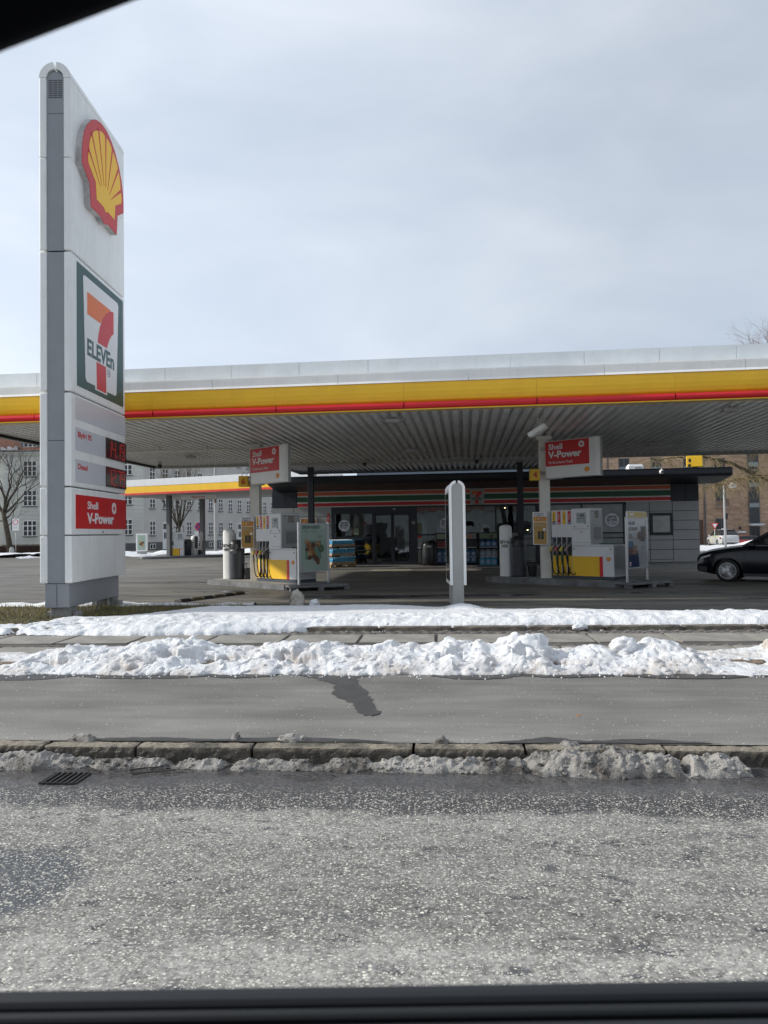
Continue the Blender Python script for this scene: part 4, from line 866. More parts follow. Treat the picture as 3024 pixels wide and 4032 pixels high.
# inside the shop
part('interior_floor', MB().box(-9.0, 10.4, VW + .3, 46.5, 0, .04), mat('shop_floor', (.10, .10, .10), .35), sb)
part('interior_wall', MB().box(-9.0, 10.4, 43, 43.1, 0, 3.5), mat('shop_wall', (.16, .16, .15), .7, var=.3, vs_=1), sb)
part('interior_ceiling', MB().box(-9.0, 10.4, VW + .3, 46.5, 3.2, 3.25), mat('shop_ceiling', (.3, .3, .3), .8), sb)
rg = random.Random(21); goods = [mat('goods_%d' % i, c_, .5, var=.2) for i, c_ in enumerate(((.35, .06, .05), (.30, .28, .22), (.05, .14, .08), (.45, .30, .08), (.06, .08, .18), (.4, .4, .4)))]
for (u_, v_, nn) in ((-5.9, 36.4, 1), (-5.0, 37.6, 1), (-3.0, 38.4, 2), (-1.2, 36.8, 2), (.6, 37.4, 2), (2.0, 36.2, 1)):
    x, y = S(u_, v_); t_ = thing('display_shelf', 'shelf unit with goods seen dimly inside the shop, %s' % {-5.9: 'behind the left window edge', -5.0: 'behind the bottle pallet', -3.0: 'straight behind the sliding doors', -1.2: 'right of the sliding doors', .6: 'behind the shelf racks', 2.0: 'behind the dark post'}[u_], 'shelf', (x, y, .04), SR)
    part('rack', MB().box(-.6, .6, .18, .22, 0, 1.5).box(-.6, -.57, -.2, .2, 0, 1.5).box(.57, .6, -.2, .2, 0, 1.5), DGREY, t_)
    for z_ in (.1, .45, .8, 1.15):
        part('shelf_board', MB().box(-.57, .57, -.2, .18, z_ - .02, z_), GREYL, t_)
        xx = -.55
        gbs = {}
        while xx < .5:
            w_ = rg.uniform(.06, .16); gbs.setdefault(rg.randrange(6), MB()).box(xx, xx + w_ - .01, -.16, .1, z_, z_ + rg.uniform(.12, .28)); xx += w_
        for g_, mb in gbs.items(): part('goods', mb, goods[g_], t_, kind='stuff')
WARM = mat('warm_lamp', (1, .8, .5), .5, var=0, emit=(1, .72, .4), es=14)
for (u_, z_, s_, lb) in ((1.92, 2.70, .035, 'small bright ceiling lamp glowing inside the shop, left of the dark post'), (2.98, 1.62, .04, 'small warm lamp glowing low inside the shop right of the dark post')):
    x, y = S(u_, VW + .6); t_ = thing('shop_lamp', lb, 'lamp', (x, y, z_), SR); part('bulb', MB().lathe([(s_ * .4, -s_ * .5), (s_ * 1.3, 0), (s_ * .6, s_ * .6)], 10), WARM, t_); part('shade', MB().lathe([(s_ * 1.4, s_ * .3), (s_ * .5, s_ * 1.4)], 10), DGREY, t_); part('cord', MB().tube([(0, 0, s_), (0, 0, 3.2 - z_)], .006, 4), BLACK, t_)
# pavement in front of the shop
PAVER = mat('shop_paving', (.13, .12, .11), .8, var=.3, vs_=3, bump=.4)
o = flat('shop_pavement', S, -9.6, 11.2, 32.1, 35.3, .045, PAVER)
me = MB()
for i in range(21):
    me2 = MB().box(-9.6 + i * .99 + .004, -9.6 + (i + 1) * .99 - .004, 31.95, 32.09, -.05, .05); part('kerb_stone', me2, CONC, o, (0, 0, 0), SR)
rg = random.Random(5); bmesh_v = [MB().box(0, .205, 0, .095, 0, .012).mesh('brick', mat('brick_paver_%d' % i, c_, .8, var=.3)) for i, c_ in enumerate(((.12, .085, .07), (.10, .08, .07), (.15, .12, .10)))]
for j in range(6):
    for i in range(22): 
        x, y = S(-3.1 + i * .215 + (j % 2) * .1, 32.15 + j * .105); link('paving_brick', bmesh_v[rg.randrange(3)], o, (x, y, .042 + rg.uniform(-.003, .002)), SR)
PALEBAR = mat('sun_patch_and_line_paint', (.46, .42, .30), .7, var=.3, vs_=3)  # sun patches before the doors painted in as pale bars, plus a line mark
for k_, (a, b_, v0_, v1_) in enumerate(((-4.05, -2.3, 30.6, 31.35), (-3.98, -2.25, 29.55, 29.85), (-3.92, -2.22, 28.6, 28.85), (-3.86, -2.2, 27.7, 27.9), (-3.8, -2.18, 26.9, 27.05), (9.05, 9.75, 18.35, 18.5))):
    stain('sun_and_line_bar', [(a, v0_), (b_, v0_), (b_, v1_), (a + .08, v1_)], .004, PALEBAR, k_, .015, 3, S)
# roof equipment
ac = thing('rooftop_air_unit', 'white box-shaped air unit on the shop roof at the right', 'air conditioner', (*S(8.33, 37), 4.2), SR)
part('casing', MB().box(-.36, .36, -.3, .3, 0, .5), WHITE2, ac, bev=.03); part('grille', MB().box(-.05, .28, -.31, -.30, .06, .42), GREYL, ac); part('cap', MB().box(-.3, .3, -.25, .25, .5, .56), WHITE2, ac)
for (u_, w_, lb) in ((-7.15, .7, 'left one of the white air units on the roof under the canopy'), (-6.45, .5, 'slatted white air unit on the roof beside the left one')):
    t_ = thing('rooftop_air_unit', lb, 'air conditioner', (*S(u_, 37), 4.2), SR); part('casing', MB().box(-w_ / 2, w_ / 2, -.2, .2, 0, .42), WHITE2, t_, bev=.02)
    part('grille', MB().box(-.1, .1, -.21, -.2, .18, .26) if w_ > .6 else MB().box(-.2, .2, -.21, -.2, .05, .10).box(-.2, .2, -.21, -.2, .15, .20).box(-.2, .2, -.21, -.2, .25, .30), DGREY, t_)
cm_ = thing('roof_edge_camera', 'round white security camera on the dark roof edge at the right', 'camera', (*S(8.55, 32.95), 4.07), SR)
part('ball', MB().lathe([(.02, -.10), (.075, -.07), (.10, 0), (.075, .07), (.02, .10)], 16), WHITE2, cm_, smooth=True); part('lens', MB().prism(circ(.01, 0, .055, 18), -.115, -.085), BLKP, cm_); part('cable', MB().tube([(0, 0, .09), (.02, .02, .16), (.04, .1, .18)], .008, 5), WHITE2, cm_)
yb = thing('yellow_roof_sign', 'yellow box sign with black diamond and square on a dark post above the roof', 'sign', (*S(10.75, 35.6), 3.98), R(-20))
part('post', MB().box(-.09, .15, -.08, .08, 0, .5), NAVY, yb); part('stay', MB().tube([(-.18, 0, 0), (-.12, 0, .5)], .02, 5), WHITE2, yb); part('sign_box', MB().box(-.36, .33, -.16, .16, .48, 1.0), YEL, yb, bev=.02)
part('sign_mark', MB().prism([(-.22, .90), (-.15, .78), (-.22, .66), (-.29, .78)], -.165, -.16), INK, yb); part('sign_mark', MB().prism(rect(-.30, -.18, .50, .61), -.165, -.16), INK, yb)
# ------------------------------------------------------------------ price pylon
py = thing('price_pylon', 'tall white price pylon with large emblem, shop mark and red fuel prices', 'pylon', (-6.38, 14.2, 0))
PL = 2.97
def side_panel(sx, z0, z1, name='face_panel'):
    x0, x1 = (.17, .31) if sx > 0 else (-.31, -.17)
    part(name, MB().box(x0, x1, 0, PL, z0, z1), PYL, py, bev=.022)
for sx in (1, -1):
    for z0, z1 in ((.715, 1.635), (1.655, 2.58), (2.605, 4.435), (4.465, 7.215), (7.245, 9.086), (9.092, 10.69)): side_panel(sx, z0, z1)
    arc = []; c_ = 10.69; n_ = 10; a1 = 84
    arc = [(sx * .31 * math.cos(R(a1 * k / n_)), c_ + .31 * math.sin(R(a1 * k / n_))) for k in range(n_ + 1)] + [(sx * .17 * math.cos(R(a1 * k / n_)), c_ + .17 * math.sin(R(a1 * k / n_))) for k in range(n_, -1, -1)]
    part('curved_cap', MB().prism(arc, 0, PL), PYL, py)
cp = [(-.165, .72), (.165, .72), (.165, 10.69)] + [(.165 * math.cos(R(t_)), 10.69 + .13 * math.sin(R(t_))) for t_ in range(15, 180, 15)] + [(-.165, 10.69)]
for z0, z1 in ((.72, 3.495), (3.505, 7.215), (7.245, 9.975)): part('channel_panel', MB().box(-.166, .166, .035, PL - .03, z0, z1), GREY, py)
part('channel_panel', MB().prism([(-.166, 9.985), (.166, 9.985), (.166, 10.69)] + [(.166 * math.cos(R(t_)), 10.69 + .13 * math.sin(R(t_))) for t_ in range(15, 180, 15)] + [(-.166, 10.69)], .035, PL - .03), GREY, py)
lv = MB()
for i in range(10):
    for a in (-.135, -.04, .055): lv.box(a, a + .08, .028, .034, 10.30 + i * .038, 10.30 + i * .038 + .012)
part('vent_louvres', lv, DGREY, py)
part('emblem_cap_stub', MB().prism([(-.03, 10.85), (.03, 10.85), (.01, 10.99), (-.02, 10.99)], .3, .34), GREYL, py)
part('plinth', MB().box(-.235, .235, .05, 2.72, .24, .712), GREY, py, bev=.01); part('plinth_seam', MB().box(-.002, .003, .045, .05, .25, .70), BLACK, py)
for x in (-.045, .045):
    for z_ in (.34, .62): part('screw', MB().prism(circ(x, z_, .012, 8), .040, .05), GREYL, py)
for y0 in (.20, 2.45):
    part('foot', MB().box(-.20, .20, y0, y0 + .36, -.2, .245), CONC, py, bev=.02)
    part('foot_bracket', MB().prism([(.20, -.1), (.34, -.1), (.31, .14), (.24, .14)], y0 + .05, y0 + .3), CONC, py); part('foot_bracket', MB().prism([(-.20, -.1), (-.34, -.1), (-.31, .14), (-.24, .14)], y0 + .1, y0 + .45), CONC, py)
part('drain_tube', MB().tube([(.1, 2.41, .24), (.13, 2.38, .05)], .03, 8), GREYL, py)
# art on the right-hand face: empty frame turned so that x runs along the face
fa = dict(rz=R(90), loc=(.31, 0, 0))
class P2: pass
scallop(py, 1.40, 9.42, 2.32, -.122, .010, rz=fa['rz'], loc=fa['loc'], side=None, dx=.075)
o = [c_ for c_ in py.children if c_.name.startswith('emblem') and c_.type == 'MESH' and 'stub' not in c_.name][0]
wr = MB(); 
half = [(0.0, 10.46), (0.18, 10.45), (0.42, 10.38), (0.65, 10.25), (0.88, 10.03), (1.04, 9.8), (1.13, 9.56), (1.17, 9.3), (1.17, 9.07), (0.79, 8.85), (0.73, 8.38), (0.17, 8.40), (0.12, 8.35), (0.0, 8.33)]
fo = [(1.40 + p[0] * .995, 9.42 + (p[1] - 9.4) * 1.0) for p in half] + [(1.40 - p[0] * .995, 9.42 + (p[1] - 9.4) * 1.0) for p in half[1:-1]][::-1]
part('emblem_edge', MB().prism(fo, -.121, -.002), mat('aged_white_edge', (.55, .52, .52), .5, var=.3, vs_=3, dirt=.4), py, fa['loc'], fa['rz'])
seven(py, .27, 4.625, 1.0, 0.0, rz=fa['rz'], loc=fa['loc'])
def face(name, mb, mt, par=py): return part(name, mb, mt, par, fa['loc'], fa['rz'])
PANE = mat('sign_insert', (.62, .64, .68), .3, var=.04, coat=.3)
face('blank_insert', MB().box(.175, 2.985, -.004, 0, 3.945, 4.395), PANE)
for z0, z1, lab, num, zz in ((3.325, 3.785, 'Blyfri 95', '14.19', 3.60), (2.70, 3.15, 'Diesel', '12.79', 2.96)):
    ins = face('price_insert', MB().box(.175, 2.985, -.004, 0, z0, z1), PANE)
    text(lab, .115, DRED, ins, .285, -.006, zz, bold=.02, fit=.68 if 'B' in lab else .47)
    dsp = part('price_display', MB().box(1.745, 2.98, -.02, -.004, z0 + .003, z1 - .003), mat('display_black', (.035, .012, .015), .15, var=0, coat=.6), ins)
    segs = {'1': 'bc', '4': 'fgbc', '9': 'abcdfg', '2': 'abged', '7': 'abc'}
    x = 1.84
    mbs = MB()
    for ch in num:
        if ch == '.': mbs.box(x - .03, x, -.024, -.02, z0 + .05, z0 + .08); x += .03; continue
        W_, Hh = .175, (z1 - z0) * .74; zb = z0 + (z1 - z0) * .13
        for s_ in segs[ch]:
            for k in range(5):
                for l_ in (.5,):
                    def dot(px_, pz_, w__, h__): mbs.box(px_ - w__, px_ + w__, -.024, -.02, pz_ - h__, pz_ + h__)
                    f_ = (k + .5) / 5
                    if s_ in 'agd': zc = zb + {'a': Hh, 'g': Hh / 2, 'd': 0}[s_] + (l_ - .5) * .026; dot(x + .02 + W_ * f_ * .9, zc, .014, .009)
                    else:
                        xc = x + (W_ if s_ in 'bc' else 0) + (l_ - .5) * .03 + .01; z_0 = zb + (Hh / 2 if s_ in 'bf' else 0); dot(xc, z_0 + Hh / 2 * f_, .013, .011)
        x += W_ + .085
    part('lit_digits', mbs, LED, dsp)
pn = face('fuel_sign_insert', MB().box(.19, 2.995, -.006, 0, 1.775, 2.45), DRED)
text('Shell', .155, WINK, pn, .745, -.008, 2.185, bold=.02, fit=.55); text('V-Power', .215, WINK, pn, .755, -.008, 1.89, bold=.045, fit=1.47); burst(pn, 2.22, 2.235, .13, -.007)
face('lock', MB().prism(circ(1.575, 1.71, .022, 12), -.008, 0), DGREY)
# ------------------------------------------------------------------ end-on advertising totem
tt = thing('advertising_totem', 'slim white double-sided advertising totem seen end-on behind the snow', 'totem', (1.513, 15.1, 0), R(-1.0))
TG = mat('totem_core', (.36, .36, .35), .5, var=.05, dirt=.05)
for sx in (1, -1):
    arc = [(sx * .168 * math.cos(R(82 * k / 10)), 2.50 + .168 * math.sin(R(82 * k / 10))) for k in range(11)] + [(sx * .112 * math.cos(R(80 * k / 10)), 2.50 + .112 * math.sin(R(80 * k / 10))) for k in range(10, -1, -1)]
    poly = [(sx * .112, .5), (sx * .168, .5)] + arc
    part('rim', MB().prism(poly, 0, .06), WHITE2, tt, bev=.006)
    part('back_rim', MB().prism(poly, 1.14, 1.20), WHITE2, tt)
    part('poster_case', MB().box(sx * .15 if sx > 0 else -.165, .165 if sx > 0 else -.15, .06, 1.14, .5, 2.5), WHITE2, tt)
    part('poster_pane', MB().box(*( (.166, .172) if sx > 0 else (-.172, -.166)), .12, 1.08, .58, 2.42), mat('poster_dark', (.03, .05, .05), .1, var=.5, vs_=3, coat=1), tt)
part('core', MB().prism([(-.112, .0), (.112, .0), (.112, 2.50)] + [(.112 * math.cos(R(t_)), 2.50 + .11 * math.sin(R(t_))) for t_ in range(15, 180, 15)] + [(-.112, 2.5)], .02, 1.18), TG, tt)
part('core_plate', MB().prism(rect(-.10, .10, .9, 2.48), .012, .02), TG, tt)
for z_ in (2.13, .66): part('hinge', MB().box(.088, .106, .0, .02, z_, z_ + .09), GREYL, tt)
# ------------------------------------------------------------------ pump islands (local x along the island, y away from the viewer)
IA = R(-44)
CCOL = (4.96, 22.56); LCOL = (-4.15, 23.37)
KERBC = mat('island_kerb', (0.19, 0.195, 0.20), .8, var=.35, vs_=3, bump=.4, bs=70, dirt=.35)
def place(base, e, n, ang=44):
    a = R(ang); return (base[0] + e * math.cos(a) + n * math.sin(a), base[1] - e * math.sin(a) + n * math.cos(a))
def island(base, label):
    t_ = thing('pump_island', label, 'pump island', (*base, 0), IA, 'raised concrete pump islands')
    out = [(-1.95, -.45), (-1.55, -.80), (2.55, -.84), (2.85, -.55), (2.85, .55), (2.5, .85), (-1.5, .85), (-1.95, .5)]
    part('island_top', MB().prismz([(x * .985, y * .97) for x, y in out], 0, .146), CONC, t_)
    e = -1.55
    while e < 2.5:
        f_ = min(e + .82, 2.55); y0 = -.80 - .04 * (e + 1.55) / 4.1
        part('kerb_block', MB().box(e + .003, f_ - .003, y0, y0 + .14, -.02, .152), KERBC, t_, bev=.012); e = f_
    def blk(p, q, w_=.13):
        d = Vector((q[0] - p[0], q[1] - p[1])).normalized() * w_; nn = Vector((-d.y, d.x)); part('kerb_block', MB().prismz([p, q, (q[0] + nn.x, q[1] + nn.y), (p[0] + nn.x, p[1] + nn.y)], -.02, .152), KERBC, t_)
    blk((-1.95, -.45), (-1.555, -.80)); blk((2.555, -.84), (2.85, -.555)); blk((2.85, -.55), (2.85, .55)); blk((-1.95, .5), (-1.95, -.445))
    return t_
island(CCOL, 'raised concrete island under the right pump and its column'); island(LCOL, 'raised concrete island under the left pump and its column')
LGREYP = mat('pump_side_grey', (.44, .455, .455), .4, var=.06, dirt=.1)
PW = mat('pump_white', (.74, .76, .78), .35, var=.04, dirt=.08)
def fuel_pump(label, small=False):
    t_ = thing('fuel_pump', label, 'fuel pump', (0, 0, 0), IA, 'fuel pumps of the main canopy')
    X0, XM, XH, X1, Y0, Y1 = .33, 1.03, 1.62, 2.34, -.20, .58
    part('base', MB().box(X0 + .02, X1 - .03, Y0 + .02, Y1, .148, .245), mat('pump_base', (.05, .065, .085), .5, var=.1), t_)
    # hose module
    part('hose_module', MB().box(X0, XM - .004, Y0 + .02, Y1 - .1, 1.385, 2.20), PW, t_, bev=.012)
    part('hose_bay', MB().box(X0 + .01, XM - .01, Y0 + .10, Y1 - .1, .84, 1.384), BLKP, t_)
    part('module_shelf', MB().box(X0 + .01, XM - .01, Y0 + .06, Y1 - .12, .245, .838), YEL, t_)
    NB = ['yellow', 'red', 'yellow', 'red']; HC = [(.55, .45, .10), (.45, .10, .09), (.62, .52, .08), (.30, .22, .22)]
    for i in range(4):
        x0 = X0 + .045 + i * .172; w_ = .10
        cm_ = YINK if i % 2 == 0 else DRED
        tg = part('grade_tag', MB().box(x0, x0 + w_, Y0 + .014, Y0 + .019, 1.775, 2.165), cm_, t_)
        part('tag_foot', MB().box(x0, x0 + w_, Y0 + .010, Y0 + .0135, 1.775, 1.87), [BLUE, DRED, YINK, BLUE][i], tg)
        part('tag_disc', MB().prism(circ(x0 + w_ / 2, 1.815, .022, 12), Y0 + .006, Y0 + .0095), WINK if i != 2 else YEL, tg)
        text('FuelSave' if i % 2 == 0 else 'V-Power', .04, INK if i % 2 == 0 else WINK, tg, x0 + .068, Y0 + .010, 1.90, bold=.02, fit=.20, vert=True)
        # bay dividers, nozzle and hose
        part('bay_divider', MB().box(x0 + .125, x0 + .138, Y0 + .01, Y0 + .1, .84, 1.384), ALU, t_)
        part('boot', MB().prism([(x0 - .0, 1.02), (x0 + .11, 1.02), (x0 + .12, 1.22), (x0 + .07, 1.30), (x0 + .03, 1.22)], Y0 + .03, Y0 + .1), DGREY, t_)
        nz_ = MB(); nz_.tube([(x0 + .10, Y0 + .04, 1.24), (x0 + .055, Y0 - .04, 1.14), (x0 + .0, Y0 - .10, 1.07)], [.014, .018, .03], 8)
        no = part('nozzle', nz_, ALU, t_, smooth=True)
        part('nozzle_cover', MB().prism([(x0 - .055, 1.02), (x0 + .0, 1.10), (x0 + .065, 1.12), (x0 + .06, 1.06), (x0 + .03, .99), (x0 - .01, .96), (x0 - .05, .98)], Y0 - .15, Y0 - .085), mat('nozzle_cover_%d' % i, HC[i], .4, var=.1), no, bev=.012)
        part('nozzle_handle', MB().tube([(x0 - .02, Y0 - .115, .98), (x0 + .01, Y0 - .11, .88), (x0 + .015, Y0 - .11, .84)], [.022, .02, .018], 8), BLACK, no)
        part('hose_swivel', MB().tube([(x0 + .015, Y0 - .11, .855), (x0 + .015, Y0 - .11, .74)], .024, 8), [BLACK, mat('swivel_green', (.02, .16, .06), .5), mat('swivel_green', (0, 0, 0)), BLACK][i], no)
        P = []
        for k in range(15):
            f_ = k / 14; P.append((x0 + .015 + .15 * f_ ** 1.5 + .02 * i * f_, Y0 - .11 + .05 * f_ ** 3, .76 - .47 * math.sin(f_ * math.pi * .56) - .0 * f_))
        P += [(x0 + .165 + .02 * i, Y0 - .01, .30), (x0 + .165 + .012 * i, Y0 + .03, .5)]
        part('hose', MB().tube(P, .0165, 7), BLACK, t_, smooth=True)
        part('hose_channel', MB().box(x0 + .12, x0 + .150, Y0 + .035, Y0 + .06, .25, .84), BLACK, t_); part('channel_edge', MB().box(x0 + .108, x0 + .119, Y0 + .035, Y0 + .06, .25, .84), WHITE2, t_)
    part('bay_badge', MB().box(X0 + .02, X0 + .12, Y0 + .095, Y0 + .10, 1.33, 1.38), mat('badge_blue', (.03, .08, .35), .4), t_)
    # electronics head
    hd = part('pump_head', MB().box(XM, XH, Y0, Y1 - .02, 1.16, 2.225), PW, t_, bev=.012)
    part('head_side', MB().box(XH + .001, XH + .012, Y0 + .03, Y1 - .05, 1.19, 2.19), LGREYP, t_)
    part('head_top', MB().box(XM + .01, XH, Y0 + .01, Y1 - .03, 2.225, 2.24), LGREYP, t_)
    part('seam', MB().box(XM + .02, XH - .01, Y0 - .003, Y0, 1.625, 1.632), DGREY, hd); part('seam', MB().box(XM + .05, XH - .03, Y0 - .003, Y0, 1.228, 1.234), DGREY, hd)
    sc_ = part('display_panel', MB().box(1.19, 1.49, Y0 - .008, Y0 - .001, 1.80, 2.11), mat('display_bezel', (.34, .40, .42), .25, var=.03), hd)
    part('lcd', MB().box(1.30, 1.44, Y0 - .012, Y0 - .008, 1.99, 2.065), mat('lcd_dark', (.05, .055, .055), .15), sc_)
    for x in (1.22, 1.29, 1.355, 1.42): part('button', MB().box(x, x + .045, Y0 - .012, Y0 - .008, 1.93, 1.95), DGREY, sc_)
    for x in (1.23, 1.30, 1.37, 1.44): part('button', MB().box(x, x + .02, Y0 - .012, Y0 - .008, 1.86, 1.875), DGREY, sc_)
    part('label_strip', MB().box(1.21, 1.28, Y0 - .012, Y0 - .008, 2.03, 2.045), DGREY, sc_)
    part('reader', MB().box(1.455, 1.49, Y0 - .014, Y0, 1.775, 1.81), BLKP, hd)
    for x, z_ in ((1.12, 1.70), (1.555, 1.705), (1.34, 1.54), (1.09, 1.045), (2.24, 1.045)): part('lock', MB().prism(circ(x, z_, .02, 10), Y0 - .010, Y0 - .001), BLKP, hd)
    # vent slots on the side of the head
    vb = MB()
    for j in range(6):
        for k in range(16): vb.box(XH + .0125, XH + .015, Y0 + .20 + j * .075, Y0 + .25 + j * .075, 1.32 + k * .023, 1.332 + k * .023)
    part('vent_grille', vb, DGREY, t_)
    part('side_notice', MB().box(XH + .0125, XH + .016, Y0 + .27, Y0 + .50, 1.95, 2.16), mat('faded_notice', (.30, .28, .24), .6, var=.3, vs_=20), t_)
    part('side_badge', MB().box(XH + .0125, XH + .016, Y0 + .08, Y0 + .2, 2.14, 2.155), BLKP, t_); part('side_seam', MB().box(XH + .0125, XH + .014, Y0 + .10, Y1 - .1, 1.72, 1.725), DGREY, t_)
    # low cabinet
    cb = part('cabinet', MB().box(XM, X1, Y0, Y1, .245, 1.15), PW, t_, bev=.014)
    part('cabinet_lid', MB().box(XM + .01, X1 - .03, Y0 + .01, Y1 - .03, 1.152, 1.17), PW, t_)
    part('cabinet_side', MB().box(X1 + .001, X1 + .006, Y0 + .03, Y1 - .03, .27, 1.12), LGREYP, t_)
    part('front_seam', MB().box(XM + .02, X1 - .01, Y0 - .003, Y0 - .0005, 1.118, 1.124), DGREY, cb)
    part('yellow_front', MB().box(XM + .01, 1.90, Y0 - .012, Y0 - .001, .25, .825), YEL, cb); part('red_band', MB().box(1.902, 2.0, Y0 - .012, Y0 - .001, .25, .825), RED, cb)
    scallop(cb, 2.18, .755, .135, Y0 - .001, .004)
    part('glove_tray', MB().box(XH + .12, X1 - .12, Y0 + .3, Y0 + .45, 1.17, 1.2), GREEN, t_)
    return t_
p4_ = fuel_pump('right fuel pump with white cabinet, yellow front and four hoses'); p4_.location = (*CCOL, 0)
def dup3(root, loc, rz, label):
    r = root.copy(); COL.objects.link(r); r.location = loc; r.rotation_euler = (0, 0, rz); r['label'] = label
    def rec(src, par, lvl):
        for ch in list(src.children):
            c = ch.copy(); COL.objects.link(c); c.parent = par; rec(ch, c, lvl + 1)
    rec(root, r, 0); return r
dup3(p4_, (*LCOL, 0), IA, 'left fuel pump with yellow front partly in low sunlight, beside the green food board')
# hanging red signs
def vsign(base, label):
    t_ = thing('hanging_fuel_sign', label, 'sign', (*base, 0), IA, 'red and white fuel signs fixed to the columns')
    part('casing', MB().box(.23, 1.86, -.30, -.02, 3.17, 4.30), WHITE2, t_, bev=.03); part('rounded_end', MB().lathe([(.14, 3.17), (.14, 4.30)], 20, 1.86, -.16, 1.0, 1.0), WHITE2, t_, smooth=False)
    part('end_rail', MB().box(1.99, 2.02, -.2, -.12, 3.16, 4.31), GREYL, t_)
    pn_ = part('red_face', MB().box(.25, 1.70, -.308, -.301, 3.53, 4.27), DRED, t_)
    text('Shell', .17, WINK, pn_, .36, -.312, 4.03, bold=.03, fit=.47); text('V-Power', .20, WINK, pn_, .36, -.312, 3.78, bold=.05, fit=1.12); text('Performance Fuels', .085, WINK, pn_, .36, -.312, 3.60, bold=.0, fit=.80)
    burst(pn_, 1.46, 4.12, .095, -.308); scallop(t_, 1.62, 3.37, .16, -.301, .005)
    part('cable_tray', MB().box(.25, .7, -.24, -.1, 3.14, 3.168), GREYL, t_); part('arm', MB().box(.0, .23, -.22, -.1, 3.3, 3.4).box(.0, .23, -.22, -.1, 4.05, 4.15), GREYL, t_)
vsign(CCOL, 'red and white fuel sign hanging on the right column above the pump'); vsign(LCOL, 'red and white fuel sign hanging on the left column')
for uc, num, lb in ((2.45, '4', 'yellow box with red number 4 on the right column'), (-6.68, '6', 'yellow box with red number 6 on the left column')):
    t_ = thing('pump_number_sign', lb, 'sign', (*S(uc - .30, 22.72), 0), SR, 'yellow pump number boxes')
    part('box', MB().box(-.16, .14, -.13, .12, 3.13, 3.47), YEL, t_, bev=.01); text(num, .19, mat('number_red', (.55, .06, .01), .4, var=0), t_, 0, -.134, 3.205, bold=.04, align='CENTER', fit=.14)
    part('hook_cable', MB().tube([(-.1, 0, 3.47), (-.02, .03, 3.6), (.06, .02, 3.5), (.1, .1, 3.62)], .012, 5), BLACK, t_)
# poster cases on the columns
ORP = mat('poster_ochre', (.50, .28, .045), .35, var=.2, vs_=2.5, coat=.4)
for uc, lb in ((2.45, 'lit-edge poster case with ochre drink advert on the right column'), (-6.68, 'poster case with ochre drink advert on the left column')):
    t_ = thing('column_poster_case', lb, 'poster', (*S(uc - .18, 22.66), 0), SR, 'poster cases on the pump columns')
    part('case', MB().box(-.215, .215, -.06, .08, 1.165, 2.165), WHITE2, t_, bev=.012)
    hd = part('header', MB().box(-.19, .19, -.066, -.061, 2.03, 2.15), WINK, t_); text('Din sikkerhed', .04, BLUE, hd, -.17, -.069, 2.095, bold=.02, fit=.27); text('er vigtig for os', .04, BLUE, hd, -.17, -.069, 2.04, bold=.02, fit=.27)
    ob = part('icon_strip', MB().box(-.19, .19, -.066, -.061, 1.87, 2.02), mat('strip_orange', (.62, .26, .03), .4), t_)
    for k in range(4): part('icon', MB().prism(circ(-.135 + k * .09, 1.95, .022, 10), -.069, -.066), [YINK, WINK, GREYL, ORANGE][k], ob)
    sh_ = part('advert', MB().box(-.19, .19, -.066, -.061, 1.19, 1.85), ORP, t_)
    part('headline', MB().box(-.16, .05, -.069, -.066, 1.775, 1.80).box(-.16, .14, -.069, -.066, 1.735, 1.755), mat('faded_print', (.45, .38, .25), .5), sh_)
    for k in range(2): part('can', MB().prism(rrect(-.08 + k * .10, .005 + k * .10, 1.33, 1.58, .02), -.069, -.066), mat('can_green', (.05, .055, .03), .4, var=.5, vs_=30), sh_)
    part('price_dot', MB().prism(circ(.12, 1.63, .045, 16), -.069, -.066), WINK, sh_)
